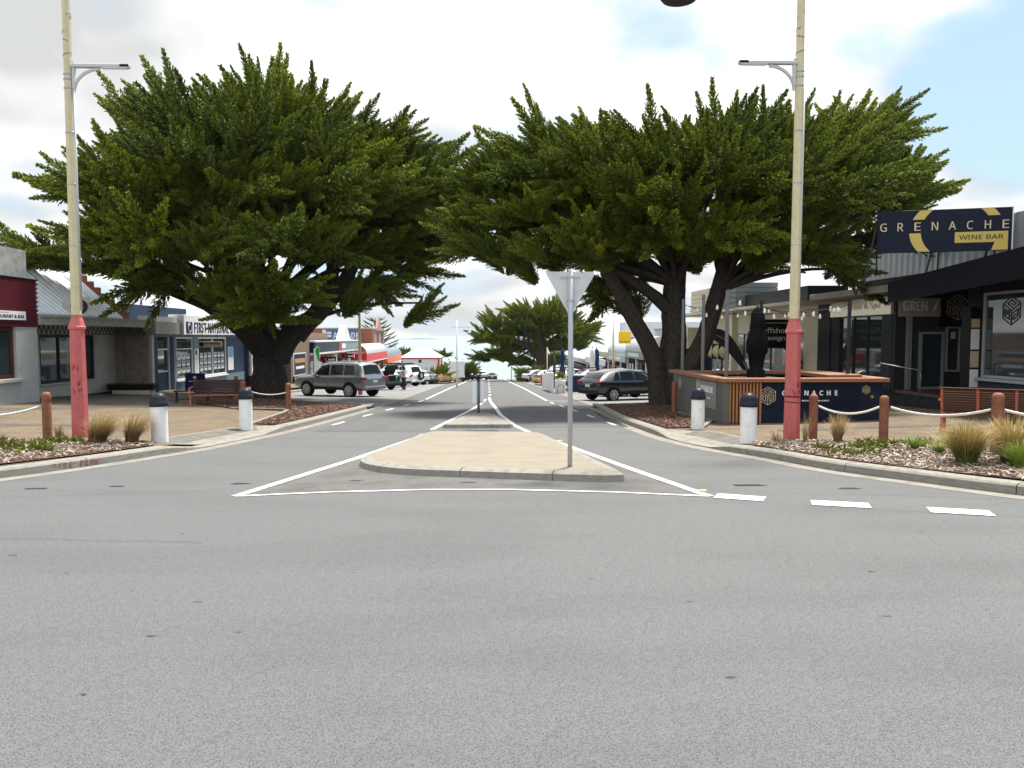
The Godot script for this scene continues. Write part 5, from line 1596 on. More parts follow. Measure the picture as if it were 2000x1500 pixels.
		pbox("cap", n, M.dark_metal, Vector3(0, e[2] - b0 + 0.008, 0), Vector3(0.085, 0.016, 0.085))
		i += 1
	i = 0
	for e in [[[6.28, 2.7, 20.05], [9.75, 2.5, 20.5]], [[6.2, 2.65, 22.0], [9.75, 2.5, 20.5]], [[6.12, 2.65, 24.0], [8.6, 2.6, 24.0]], [[6.12, 2.62, 24.0], [9.75, 2.55, 20.5]], [[8.6, 2.6, 24.0], [9.75, 2.5, 20.5]]]:
		var s0 := V(e[0][0], e[0][1], e[0][2])
		var s1 := V(e[1][0], e[1][1], e[1][2])
		n = thing("string_lights", ["string of bulbs along the front of the enclosure", "string of bulbs from the middle steel post", "string of bulbs along the back of the enclosure", "string of bulbs crossing from the far left post", "short string of bulbs on the right of the enclosure"][i], "string lights", s0, 0, "festoon lights over the enclosure")
		st = mb(true)
		var pts := []
		for k in 11:
			var t := k / 10.0
			pts.append(s0.lerp(s1, t) - s0 - Vector3(0, sin(PI * t) * 0.32, 0))
		tube(st, pts, [0.008], 5)
		obj("cable", st, M.black, n)
		for k in range(1, 10, 2):
			st = mb(true)
			lathe(st, [Vector2(0.0, -0.15), Vector2(0.035, -0.13), Vector2(0.045, -0.1), Vector2(0.03, -0.06), Vector2(0.02, -0.01), Vector2(0.0, 0.0)], 10, Transform3D(Basis.IDENTITY, pts[k]))
			obj("bulb", st, M.bulb_glass, n)
		i += 1
	n = thing("folded_umbrella", "tall folded black umbrella inside the bar enclosure", "umbrella", V(7.78, py(7.78, -22), 22))
	st = mb(true)
	var prof := []
	for e in [[0.40, 0.0], [0.40, 0.85], [0.33, 1.0], [0.27, 1.12], [0.24, 1.32], [0.17, 1.36], [0.185, 1.5], [0.21, 1.78], [0.26, 1.82], [0.275, 2.1], [0.25, 2.42], [0.21, 2.46], [0.235, 2.52], [0.20, 2.75], [0.165, 2.95], [0.11, 3.07], [0.0, 3.13]]: prof.append(Vector2(e[0], e[1]))
	for k in prof.size() - 1:
		for j in 24:
			var c := []
			for e in [[k, j + 1], [k, j], [k + 1, j], [k + 1, j + 1]]:
				var an: float = TAU * e[1] / 24.0
				var rr: float = prof[e[0]].x * (1.0 + 0.13 * sin(an * 7.0 + prof[e[0]].y * 0.7) + 0.10 * sin(an * 2.0 + prof[e[0]].y * 4.0) + 0.06 * sin(an * 3.0 - prof[e[0]].y * 7.0))
				c.append(Vector3(cos(an) * rr, prof[e[0]].y, sin(an) * rr))
			quad(st, c[0], c[1], c[2], c[3])
	obj("canopy", st, M.black_cloth, n)
	st = mb(true)
	tube(st, [Vector3(0, 3.05, 0), Vector3(0, 3.2, 0)], [0.02], 8)
	obj("finial", st, M.dark_metal, n)
	words(n, "IAC", 0.1, Vector3(-0.02, 1.02, 0.53), 0, M.paper, 0.35, 0.02)

func make_far_street() -> void:
	var q := -PI / 2
	var n: Node3D
	var st: SurfaceTool
	# right-hand shops, from far to near
	for e in [["shop", "shop with pale blue fascia under a grey barrel awning", 60.0, 8.0, M.teal_grey, M.zinc, M.maroon, ""], ["shop", "shop with a violet blue fascia beside the cypress trunk", 52.0, 8.0, M.shop_blue, M.cream_clad, M.wall_charcoal, ""], ["shop", "maroon fronted shop under the further grey barrel awning", 68.0, 11.0, M.zinc, M.zinc, M.maroon, ""], ["cafe_building", "white fronted cafe with a dark canopy behind the folded umbrellas", 80.0, 16.0, M.white_trim, M.cream_clad, M.wall_charcoal, ""], ["store_building", "low pale building with a purple store sign beyond the umbrellas", 100.0, 26.0, M.purple, M.white_trim, M.render_cream, "STORE"]]:
		var d1: float = e[2] + e[3]
		n = thing(e[0], e[1], "building", V(14.5, gy(-d1), d1), q)
		var y0: float = n.position.y
		var h := 3.0
		wb(n, "wall", e[6], 0, e[3], y0 - 1.0, y0 + h + 0.4, -6, 0)
		var ct := int(e[3] / 3.2)
		for k in ct:
			window(n, 0.4 + k * e[3] / ct, (k + 1) * e[3] / ct - 0.4, y0 + 0.6, y0 + 2.4, 0.04, 2, M.white_trim if k % 2 else M.dark_metal, [], 0.07)
			wb(n, "post", M.white_trim, k * e[3] / ct, k * e[3] / ct + 0.14, y0 - 0.3, y0 + 2.7, 2.0, 2.14)
		wb(n, "awning", M.soffit_dark, 0.02, e[3] - 0.02, y0 + h - 0.1, y0 + h, 0.0, 2.2)
		var f := wb(n, "fascia", e[4], 0.02, e[3] - 0.02, y0 + 2.55, y0 + 3.2, 2.2, 2.32)
		if e[7] != "": words(f, e[7], 0.45, Vector3(e[3] * 0.5, 2.87, 2.33), 0, M.white, 3.0, 0.02)
		else: for k in 5: wb(n, "fascia_lettering", M.paper, e[3] * (0.2 + 0.12 * k), e[3] * (0.28 + 0.12 * k), y0 + 2.72, y0 + 3.0, 2.321, 2.34)
		if e[5] == M.zinc:
			st = mb(true)
			for i in 8:
				var a0 := PI / 2 * i / 8
				var a1 := PI / 2 * (i + 1) / 8
				quad(st, Vector3(0.1, h + 0.2 + sin(a0) * 1.2, 0.8 + cos(a0) * 1.4), Vector3(e[3] - 0.1, h + 0.2 + sin(a0) * 1.2, 0.8 + cos(a0) * 1.4), Vector3(e[3] - 0.1, h + 0.2 + sin(a1) * 1.2, 0.8 + cos(a1) * 1.4), Vector3(0.1, h + 0.2 + sin(a1) * 1.2, 0.8 + cos(a1) * 1.4))
			obj("barrel_awning", st, M.zinc, n)
		else:
			wb(n, "parapet", e[5], 0, e[3], y0 + h + 0.2, y0 + h + (0.9 if e[3] > 9.0 else 1.6), -5, 0.9)
	n = thing("balcony_building", "pale upper storey with a railed balcony above the barrel awnings", "building", V(17.0, 0.6, 84), q)
	wb(n, "wall", mt("pale_wall", Color(0.52, 0.53, 0.54), 0.8), 6, 20, 0.2, 2.3, -8, 0)
	wb(n, "floor", M.white_trim, -2, 6, 0.2, 0.5, -6, 2)
	wb(n, "roof_edge", M.zinc, 5.9, 20.1, 2.3, 2.45, -8, 0.1)
	for k in 9: wb(n, "baluster", M.dark_metal, -1.8 + k * 0.9, -1.74 + k * 0.9, 0.5, 1.5, 1.8, 1.86)
	wb(n, "railing", M.dark_metal, -2, 6, 1.5, 1.56, 1.78, 1.88)
	n = thing("yellow_sign", "square yellow agency sign on a pole above the awnings", "sign", V(11.35, 1.0, 63))
	pbox("board", n, M.yellow, Vector3(-0.1, 0.57, 0), Vector3(1.0, 1.0, 0.1), 0.01)
	words(n, "Ray White", 0.13, Vector3(-0.1, 0.2, 0.055), 0, M.black, 0.75, 0.01)
	pbox("pole", n, M.galvanised, Vector3(0.05, -0.5, -0.02), Vector3(0.05, 1.3, 0.05))
	n = thing("grey_warehouse", "large pale grey building far behind the right cypress fork", "building", V(30, gy(-130), 130))
	pbox("wall", n, mt("pale_wall2", Color(0.62, 0.66, 0.70), 0.8), Vector3(6, 4.4, 0), Vector3(26, 10.5, 8))
	pbox("wall", n, M.red_brick, Vector3(14, 1.8, 6), Vector3(14, 6.4, 3))
	for k in 5: pbox("window", n, M.window, Vector3(-1 + k * 3.4, 7.0, 4.02), Vector3(1.2, 1.0, 0.1))

	# dining terrace fence, planter and folded umbrellas
	n = thing("terrace_fence", "white and blue board fence round the outdoor dining terrace", "fence", V(4.3, gy(-47), 47))
	pbox("panel", n, M.umbrella_blue, Vector3(1.6, 0.55, -0.3), Vector3(1.7, 1.0, 0.08))
	pbox("panel", n, M.slate_blue_dark, Vector3(-0.0 + 0.7, 0.55, -0.28), Vector3(0.2, 1.0, 0.1))
	pbox("top_rail", n, M.white_trim, Vector3(1.5, 1.09, -0.3), Vector3(2.1, 0.07, 0.14))
	for k in 3: pbox("panel", n, M.white_trim, Vector3(-0.22, 0.6 - k * 0.1, -1.9 - k * 2.1), Vector3(0.08, 1.2, 1.95))
	pbox("end_post", n, M.white_trim, Vector3(-0.3, 0.35, -7.4), Vector3(0.3, 1.0, 0.3))
	for k in 2: pbox("upper_rail", n, M.maroon, Vector3(1.3, 1.35 + 0.16 * k, -1.6), Vector3(2.8, 0.06, 0.06))
	n = thing("planter", "white planter with an arched front holding a round green shrub", "planter", V(4.42, gy(-46.8), 46.8))
	pbox("box", n, M.white_paint, Vector3(0, 0.4, 0), Vector3(0.62, 0.8, 0.6), 0.02)
	st = mb()
	var ap := PackedVector2Array()
	for k in 9: ap.append(Vector2(cos(PI * k / 8.0) * 0.19, 0.38 + sin(PI * k / 8.0) * 0.19))
	ap.append(Vector2(-0.19, 0.06))
	ap.append(Vector2(0.19, 0.06))
	prism(st, ap, 0.301, 0.306)
	obj("arch_shadow_line", st, M.sign_plate, n)
	st = mb()
	var ap2 := PackedVector2Array()
	for p in ap: ap2.append(Vector2(p.x * 0.8, p.y * 0.93 + 0.0))
	prism(st, ap2, 0.3061, 0.312)
	obj("arch", st, M.white_paint, n)
	var s := Spray.new()
	for k in 60:
		var dv := Vector3(rng.randf_range(-1, 1), rng.randf_range(-0.15, 1), rng.randf_range(-1, 1)).normalized()
		s.t.append(Transform3D(toward(dv, rng.randf() * TAU).scaled_local(Vector3(0.35, 0.4, 0.35)), Vector3(0, 1.0, 0)))
		s.c.append(Color(1.9, 1.9, 1.0))
	crown_of(n, s)
	var k2 := 0
	for e in [[5.1, 52.5, M.umbrella_blue, "folded blue umbrella left of the give way pole", 0.17], [5.62, 52.0, M.umbrella_white, "folded white umbrella next to the give way pole", 0.22], [7.1, 52.0, M.umbrella_white, "folded white umbrella right of the give way pole", 0.2], [7.45, 52.5, M.umbrella_blue, "folded blue umbrella furthest right on the terrace", 0.2]]:
		n = thing("folded_umbrella", e[3], "umbrella", V(e[0], gy(-e[1]), e[1]), 0, "folded umbrellas on the terrace")
		st = mb(true)
		var w: float = e[4]
		lathe(st, [Vector2(0.03, 0.9), Vector2(w * 1.4, 1.0), Vector2(w * 1.3, 1.35), Vector2(w * 0.8, 1.75), Vector2(w * 0.95, 2.3), Vector2(w * 0.75, 2.75), Vector2(0.03, 2.88)], 12)
		obj("canopy", st, e[2], n)
		st = mb(true)
		tube(st, [Vector3(0, 0, 0), Vector3(0, 3.0, 0)], [0.025], 6)
		obj("pole", st, M.dark_metal, n)
		pbox("base", n, M.dark_metal, Vector3(0, 0.05, 0), Vector3(0.6, 0.1, 0.6))
	n = thing("red_sandwich_board", "small red sandwich board with a white symbol on the far kerb", "sign", V(5.0, gy(-66), 66))
	pbox("panel", n, M.red_sign, Vector3(0, 0.45, 0.1), Vector3(0.9, 0.8, 0.04))
	pbox("panel", n, M.red_sign, Vector3(0, 0.45, -0.1), Vector3(0.9, 0.8, 0.04))
	pbox("symbol", n, M.paper, Vector3(0, 0.5, 0.125), Vector3(0.3, 0.2, 0.01))
	n = thing("timber_pole", "short brown timber pole behind the terrace fence", "pole", V(5.0, gy(-58), 58))
	st = mb(true)
	tube(st, [Vector3(0, -0.1, 0), Vector3(0, 2.9, 0)], [0.09, 0.075], 8)
	obj("shaft", st, M.bark, n)

	# far lamp posts
	for e in [[-7.45, 45.0, 4.9, "red and cream lamp post behind the grey four wheel drive", 1.7, 0], [10.15, 62.0, 3.0, "cream and red lamp post by the yellow sign", 1.6, 0], [-2.5, 62.0, 2.95, "slim tall lamp post with a lamp hung from its right arm", 0.0, 1], [3.4, 112.0, -0.6, "short pale pole before the bright green bush", 0.0, 2], [5.8, 75.0, 0.6, "pale cream pole beside the far cypress trunk", 0.0, 2], [-1.4, 128.0, -0.4, "thin far lamp pole near the sea", 0.0, 2]]:
		var y0 := gy(-e[1])
		n = thing("lamp_post" if e[5] < 2 else "pole", e[3], "lamp post" if e[5] < 2 else "pole", V(e[0], y0, e[1]))
		var top: float = e[2] - y0
		if e[4] > 0.0:
			st = mb()
			lathe(st, [Vector2(0.13, -0.1), Vector2(0.13, e[4]), Vector2(0.17, e[4] + 0.05), Vector2(0.1, e[4] + 0.2), Vector2(0.0, e[4] + 0.2)], 8)
			obj("base", st, M.red_paint, n)
		st = mb(true)
		tube(st, [Vector3(0, e[4] - 0.1, 0), Vector3(0, top, 0)], [0.09 if e[5] == 0 else 0.07, 0.07 if e[5] == 0 else 0.045], 8)
		obj("shaft", st, M.cream_paint if e[5] != 1 else M.white_trim, n)
		if e[5] == 1:
			pbox("arm", n, M.white_trim, Vector3(0.3, top - 0.55, 0), Vector3(1.5, 0.05, 0.05))
			st = mb(true)
			lathe(st, [Vector2(0.14, 0.0), Vector2(0.1, 0.15), Vector2(0.03, 0.25), Vector2(0.02, 0.45), Vector2(0, 0.45)], 10, Transform3D(Basis.IDENTITY, Vector3(1.0, top - 1.0, 0)))
			obj("lamp", st, M.white_trim, n)
	n = thing("red_bollard", "red bollard among dry grass past the white cars", "bollard", V(-5.1, gy(-84), 84))
	st = mb(true)
	lathe(st, [Vector2(0.14, 0.0), Vector2(0.14, 0.95), Vector2(0.1, 1.05), Vector2(0, 1.08)], 12)
	obj("shaft", st, M.red_paint, n)

# ---------- cars ----------
const SUV := [[0.0, .52, .98, 1.02, .88, .84], [.06, .44, 1.10, 1.15, .96, .88], [.13, .42, 1.16, 1.24, .985, .84], [.36, .42, 1.18, 1.78, 1.0, .74], [.62, .42, 1.18, 1.87, 1.0, .75], [1.6, .42, 1.17, 1.92, 1.0, .76], [2.6, .42, 1.15, 1.91, 1.0, .76], [3.1, .42, 1.14, 1.83, 1.0, .75], [3.78, .42, 1.12, 1.25, 1.0, .82], [3.95, .42, 1.11, 1.2, 1.0, .86], [4.6, .44, 1.07, 1.15, .98, .86], [5.0, .47, .99, 1.07, .94, .80], [5.15, .52, .82, .9, .86, .74], [5.2, .57, .72, .77, .8, .7]]
const CROSS := [[0.0, .45, .85, .90, .78, .70], [.06, .36, .93, .99, .86, .78], [.16, .33, .98, 1.07, .885, .74], [.48, .32, .98, 1.27, .90, .64], [.85, .32, .98, 1.40, .90, .60], [1.4, .32, .97, 1.49, .90, .60], [2.0, .32, .96, 1.51, .90, .61], [2.65, .32, .95, 1.43, .90, .61], [3.38, .32, .93, 1.03, .90, .72], [3.5, .32, .92, 1.0, .9, .74], [4.0, .34, .86, .93, .87, .72], [4.28, .38, .74, .82, .80, .66], [4.4, .45, .6, .66, .7, .6]]
const SEDAN := [[0.0, .42, .9, .95, .76, .70], [.08, .34, .98, 1.04, .85, .76], [.6, .32, 1.0, 1.07, .89, .74], [.8, .32, .99, 1.1, .9, .70], [1.4, .31, .97, 1.39, .9, .58], [1.9, .31, .95, 1.45, .9, .6], [2.5, .31, .94, 1.43, .9, .6], [3.2, .31, .92, 1.03, .9, .72], [3.4, .31, .9, .98, .9, .74], [4.2, .33, .82, .88, .86, .7], [4.5, .4, .68, .74, .78, .64], [4.6, .45, .58, .62, .7, .6]]

func st_at(S: Array, x: float) -> Array:
	for i in S.size() - 1:
		if x <= S[i + 1][0]:
			var t: float = (x - S[i][0]) / (S[i + 1][0] - S[i][0])
			var o := [x]
			for k in range(1, 6): o.append(lerpf(S[i][k], S[i + 1][k], t))
			return o
	return S[-1]

func ring_of(s: Array) -> Array:   # Vector2(height, half width) from the sill up to the middle of the roof
	var w: float = s[4]
	return [Vector2(s[1], w * .80), Vector2(s[1] + .1, w * .965), Vector2(lerpf(s[1], s[2], .55), w), Vector2(s[2] - .06, w * .985), Vector2(s[2], w * .95), Vector2(lerpf(s[2], s[3], .93), s[5]), Vector2(s[3], s[5] * .86), Vector2(s[3] + .03, 0.0)]

func quad_away(st: SurfaceTool, a: Vector3, b: Vector3, c: Vector3, d: Vector3, ref: Vector3) -> void:
	if (b - a).cross(d - a).dot((a + c) * 0.5 - ref) + (c - b).cross(d - c).dot((a + c) * 0.5 - ref) >= 0: quad(st, a, b, c, d)
	else: quad(st, d, c, b, a)

func wheel(parent: Node3D, at: Vector3, r: float, w: float, side: float, spokes := 5) -> void:
	var tf := Transform3D(Basis(Vector3.BACK, -PI / 2 * side), at)
	var st := mb(true)
	lathe(st, [Vector2(r * .62, -w * .5), Vector2(r * .9, -w * .5), Vector2(r, -w * .38), Vector2(r, w * .38), Vector2(r * .93, w * .5), Vector2(r * .70, w * .5), Vector2(r * .66, w * .40)], 28, tf)
	var t := obj("wheel", st, M.tyre, parent)
	st = mb()
	lathe(st, [Vector2(r * .70, w * .40), Vector2(r * .67, w * .53), Vector2(r * .60, w * .50), Vector2(r * .57, w * .36)], 24, tf)
	for k in spokes:
		var a := TAU * k / spokes
		for s in [-0.13, 0.13]:
			var p := Vector3(cos(a + s * 0.4) * r * .1, w * .42, sin(a + s * 0.4) * r * .1)
			var q := Vector3(cos(a + s) * r * .60, w * .46, sin(a + s) * r * .60)
			bar(st, tf * p, tf * q, r * .085, r * .08, tf.basis * Vector3.UP)
	lathe(st, [Vector2(r * .16, w * .38), Vector2(r * .14, w * .5), Vector2(0, w * .5)], 12, tf)
	obj("rim", st, M.rim, t)
	st = mb()
	lathe(st, [Vector2(r * .64, w * .3), Vector2(0, w * .3)], 20, tf)
	obj("brake_disc", st, M.plastic_dark, t)

func car(called: String, label: String, category: String, S: Array, at: Vector3, turn: float, paint: Material, wr: float, axles: Array, panes: Array, screens: Array, detail: Dictionary = {}) -> Node3D:
	var n := thing(called, label, category, at, turn, "cars parked along the street")
	var L: float = S[-1][0]
	var P := func(x: float, y: float, z: float) -> Vector3: return Vector3(z, y, L * 0.5 - x)   # x from the tail, z to the right
	var st := mb(true)
	var rs := []
	var xs := []
	for i in S.size():
		rs.append(ring_of(S[i]))
		xs.append(S[i][0])
	for i in S.size() - 1:
		var ref: Vector3 = P.call((xs[i] + xs[i + 1]) * 0.5, 0.75, 0.0)
		for sg in [-1.0, 1.0]:
			for k in 7:
				var a: Vector2 = rs[i][k]
				var b: Vector2 = rs[i + 1][k]
				var c: Vector2 = rs[i + 1][k + 1]
				var d: Vector2 = rs[i][k + 1]
				st.set_smooth_group(1 if k != 3 else 2)
				quad_away(st, P.call(xs[i], a.x, a.y * sg), P.call(xs[i + 1], b.x, b.y * sg), P.call(xs[i + 1], c.x, c.y * sg), P.call(xs[i], d.x, d.y * sg), ref)
	st.set_smooth_group(-1)
	for e in [0, S.size() - 1]:
		var ref: Vector3 = P.call(L * 0.5, 0.7, 0.0)
		for sg in [-1.0, 1.0]:
			for k in 7:
				var a: Vector2 = rs[e][k]
				var d: Vector2 = rs[e][k + 1]
				quad_away(st, P.call(xs[e], a.x, a.y * sg), P.call(xs[e], d.x, d.y * sg), P.call(xs[e], d.x, 0.0), P.call(xs[e], a.x, 0.0), ref)
	# floor
	for i in S.size() - 1:
		var a: Vector2 = rs[i][0]
		var b: Vector2 = rs[i + 1][0]
		quad(st, P.call(xs[i], a.x, -a.y), P.call(xs[i], a.x, a.y), P.call(xs[i + 1], b.x, b.y), P.call(xs[i + 1], b.x, -b.y))
	obj("body", st, paint, n)
	var wmax: float = S[S.size() / 2][4]
	for sg in [-1.0, 1.0]:
		for p in panes:
			st = mb(true)
			for i in 6:
				var c := []
				for e in [[i, 0], [i + 1, 0], [i + 1, 1], [i, 1]]:
					var u: float = e[0] / 6.0
					var x := lerpf(p[0], p[1], u) if e[1] == 0 else lerpf(p[2], p[3], u)
					var r := ring_of(st_at(S, x))
					var f := 0.10 if e[1] == 0 else 0.9
					var q: Vector2 = r[4].lerp(r[5], f)
					c.append(P.call(x, q.x, (q.y + 0.014) * sg))
				quad_away(st, c[0], c[1], c[2], c[3], P.call(L * 0.5, 0.7, 0.0))
			obj("window", st, M.car_glass, n)
	for p in screens:
		st = mb(true)
		for i in 4:
			for j in 6:
				var c := []
				for e in [[i, j], [i + 1, j], [i + 1, j + 1], [i, j + 1]]:
					var x := lerpf(p[0], p[1], e[0] / 4.0)
					var s := st_at(S, x)
					var v: float = (e[1] / 3.0 - 1.0) * 0.93
					c.append(P.call(x + (-0.012 if p[0] < 1.0 else 0.012), s[3] + 0.03 * (1.0 - absf(v)) + 0.010, v * s[5] * 0.86))
				quad_away(st, c[0], c[1], c[2], c[3], P.call(L * 0.5, 0.6, 0.0))
		obj("windscreen" if p[0] > 1.5 else "rear_window", st, M.car_glass, n)
	for ax in axles:
		for sg in [-1.0, 1.0]:
			st = mb()
			var arch := PackedVector2Array()
			for k in 13: arch.append(Vector2(cos(PI * k / 12.0), sin(PI * k / 12.0)) * wr * 1.17)
			arch.append(Vector2(-wr * 1.17, -0.02))
			arch.append(Vector2(wr * 1.17, -0.02))
			prism(st, arch, -0.1, 0.012, Transform3D(Basis(Vector3.UP, PI / 2 * sg), P.call(ax, wr, wmax * sg)))
			obj("wheel_arch", st, M.plastic_dark, n)
			wheel(n, P.call(ax, wr, (wmax - wr * .22) * sg), wr, wr * .62, sg, detail.get("spokes", 5))
	var yb: float = S[2][1]
	var belt: float = S[1][2]
	for sg in [-1.0, 1.0]:
		pbox("tail_light", n, M.tail_red, P.call(0.075, belt - 0.02, (S[1][4] - 0.15) * sg), Vector3(0.32, 0.15, 0.17), 0.03)
		pbox("headlight", n, M.chrome, P.call(L - 0.26, S[-3][2] - 0.06, (S[-3][4] - 0.14) * sg), Vector3(0.26, 0.11, 0.3), 0.03)
		pbox("mirror", n, paint, P.call(axles[1] - wr - 0.42, belt + 0.05, (wmax + 0.09) * sg), Vector3(0.2, 0.15, 0.13), 0.03)
		for k in 2: pbox("handle", n, M.chrome if detail.get("chrome", true) else paint, P.call(axles[0] + 0.45 + k * 1.08, belt - 0.13, wmax * sg), Vector3(0.03, 0.035, 0.2))
		for k in 3: pbox("panel_gap", n, M.black, P.call(axles[0] + 0.52 + k * 1.06 - (0.25 if k == 0 else 0.0), lerpf(yb, belt, 0.55), wmax * sg), Vector3(0.006, belt - yb - 0.2, 0.012))
		pbox("sill", n, M.plastic_dark, P.call((axles[0] + axles[1]) * 0.5, yb + 0.07, wmax * 0.955 * sg), Vector3(0.07, 0.14, axles[1] - axles[0] - wr * 2.3))
	pbox("bumper", n, detail.get("bumper", M.plastic_dark), P.call(0.03, yb + 0.13, 0.0), Vector3(wmax * 1.72, 0.2, 0.16), 0.04)
	pbox("number_plate", n, M.plate, P.call(-0.015, lerpf(yb, belt, 0.72), 0.0), Vector3(0.37, 0.13, 0.015))
	pbox("trim", n, M.chrome, P.call(-0.004, lerpf(yb, belt, 0.90), 0.0), Vector3(0.75, 0.035, 0.03))
	if detail.get("rails", false):
		for sg in [-1.0, 1.0]: pbox("roof_rail", n, M.chrome, P.call(1.9, S[5][3] + 0.035, 0.62 * sg), Vector3(0.04, 0.04, 2.1), 0.01)
	return n

func make_cars() -> void:
	var P_SUV := [[.62, 1.42, .80, 1.42], [1.50, 2.38, 1.50, 2.40], [2.46, 3.62, 2.48, 3.06]]
	var P_X := [[.86, 1.28, 1.12, 1.3], [1.34, 2.12, 1.37, 2.14], [2.2, 3.22, 2.22, 2.66]]
	var P_S := [[1.0, 1.9, 1.5, 1.92], [2.0, 3.05, 2.02, 2.55]]
	var tl := deg_to_rad(58.5)
	var tr := deg_to_rad(-62.0)
	car("four_wheel_drive", "large grey four wheel drive parked nose in beside the big cypress", "car", SUV, V(-8.34, gy(-43.2), 43.2), tl, M.car_grey, .41, [.98, 4.06], P_SUV, [[.15, .35], [3.74, 3.14]], {"spokes": 8, "rails": true, "bumper": M.car_grey})
	var c := car("sedan", "dark blue sedan with its boot lid raised", "car", SEDAN, V(-8.66, gy(-56.2), 56.2), tl, M.car_slate, .33, [.95, 3.65], P_S, [[.84, 1.38], [3.16, 2.56]])
	pbox("boot_lid", c, M.black, Vector3(0, 1.45, 1.95), Vector3(1.3, 0.05, 0.85), 0.01, Basis(Vector3.RIGHT, -1.05))
	pbox("boot_opening", c, M.black, Vector3(0, 0.9, 2.27), Vector3(1.15, 0.42, 0.12), 0.03)
	pbox("boot_rim", c, M.car_silver, Vector3(0, 1.12, 2.26), Vector3(1.25, 0.04, 0.1), 0.01)
	var g := thing("shopping_bag", "small green bag lying in the open car boot", "bag", c.position + Basis(Vector3.UP, tl) * Vector3(0.2, 0.78, 2.36), tl)
	pbox("bag", g, M.flag_green, Vector3(0, 0.1, 0), Vector3(0.2, 0.24, 0.08), 0.03)
	pbox("bag_handle", g, M.white, Vector3(0, 0.24, 0), Vector3(0.1, 0.03, 0.03))
	car("hatchback", "white hatchback next to the open boot sedan", "car", CROSS, V(-8.55, gy(-63.2), 63.2), tl, M.car_white, .33, [.85, 3.45], P_X, [[.18, .66], [3.34, 2.72]])
	c = car("four_wheel_drive", "white four wheel drive with a spare wheel on its back door", "car", SUV, V(-8.4, gy(-69.4), 69.4), tl, M.car_white, .40, [.98, 4.0], P_SUV, [[.15, .35], [3.74, 3.14]], {"rails": true, "bumper": M.car_white})
	var st := mb(true)
	lathe(st, [Vector2(0, -.1), Vector2(.36, -.1), Vector2(.38, 0), Vector2(.36, .1), Vector2(.24, .1), Vector2(.22, .06), Vector2(0, .06)], 20, Transform3D(Basis(Vector3.RIGHT, PI / 2), Vector3(0.3, 0.98, 2.72)))
	var sp := obj("spare_wheel", st, M.tyre, c)
	st = mb()
	lathe(st, [Vector2(.21, .07), Vector2(.12, .1), Vector2(0, .1)], 16, Transform3D(Basis(Vector3.RIGHT, PI / 2), Vector3(0.3, 0.98, 2.72)))
	obj("rim", st, M.rim, sp)
	for k in 2: pbox("roof_rack", c, M.dark_metal, Vector3(0, 2.03 + 0.05 * k, 0.6), Vector3(1.5 - 0.2 * k, 0.05, 2.2 - 0.3 * k))
	car("hatchback", "white crossover second from the end of the left row", "car", CROSS, V(-7.9, gy(-75.4), 75.4), tl, M.car_white, .33, [.85, 3.45], P_X, [[.18, .66], [3.34, 2.72]])
	car("hatchback", "dark grey hatchback at the far end of the left row", "car", CROSS, V(-7.5, gy(-79.6), 79.6), tl, M.car_grey, .33, [.85, 3.45], P_X, [[.18, .66], [3.34, 2.72]])
	car("crossover", "glossy navy crossover parked beside the right cypress trunk", "car", CROSS, V(6.65, gy(-37.1), 37.1), tr, M.car_navy, .345, [.85, 3.5], P_X, [[.18, .66], [3.34, 2.72]], {"spokes": 7, "chrome": false})
	car("sedan", "black sedan parked just beyond the navy crossover", "car", SEDAN, V(8.05, gy(-42.2), 42.2), tr, M.car_black, .33, [.95, 3.65], P_S, [[.84, 1.38], [3.16, 2.56]])
	car("sedan", "white sedan behind the blue terrace fence", "car", SEDAN, V(8.2, gy(-58.6), 58.6), deg_to_rad(-75), M.car_white, .33, [.95, 3.65], P_S, [[.84, 1.38], [3.16, 2.56]])
	c = car("hatchback", "white hatchback with a red stripe seen past the brown pole", "car", CROSS, V(8.0, gy(-70), 70), tr, M.car_white, .33, [.85, 3.45], P_X, [[.18, .66], [3.34, 2.72]])
	for s in [-1.0, 1.0]: pbox("stripe", c, M.red_sign, Vector3(s * 0.905, 0.68, 0.5), Vector3(0.012, 0.16, 1.6), 0.0, Basis(Vector3.RIGHT, 0.3))
	car("hatchback", "silver hatchback beyond the dry grass on the right", "car", CROSS, V(6.3, gy(-92), 92), tr, M.car_silver, .33, [.85, 3.45], P_X, [[.18, .66], [3.34, 2.72]])
	car("hatchback", "dark hatchback nearest the far cypress trunk", "car", CROSS, V(6.9, gy(-86), 86), tr, M.car_grey, .33, [.85, 3.45], P_X, [[.18, .66], [3.34, 2.72]])
	car("sedan", "dark blue car on the road near the crest beyond the truck", "car", SEDAN, V(-2.6, gy(-113), 113), 0.35, M.car_slate, .33, [.95, 3.65], P_S, [[.84, 1.38], [3.16, 2.56]])
	car("hatchback", "pale silver car on the road furthest left at the crest", "car", CROSS, V(-1.5, gy(-122), 122), 0.35, M.car_silver, .33, [.85, 3.45], P_X, [[.18, .66], [3.34, 2.72]])
	car("sedan", "black car dropping over the crest of the road", "car", SEDAN, V(0.75, gy(-139), 139), 0.0, M.car_black, .33, [.95, 3.65], P_S, [[.84, 1.38], [3.16, 2.56]])
	var n := thing("box_truck", "white box truck parked before the far left bush", "truck", V(-4.05, gy(-99), 99), 0.12)
	pbox("box", n, M.car_white, Vector3(0, 1.75, 0), Vector3(1.7, 2.0, 4.2), 0.04)
	pbox("rear_door", n, M.white_trim, Vector3(0, 1.75, 2.11), Vector3(1.5, 1.8, 0.04))
	pbox("tray", n, M.white_trim, Vector3(0, 0.72, 0.1), Vector3(1.75, 0.1, 4.4))
	pbox("cab", n, M.car_white, Vector3(0, 1.3, -3.0), Vector3(1.7, 1.5, 1.6), 0.12)
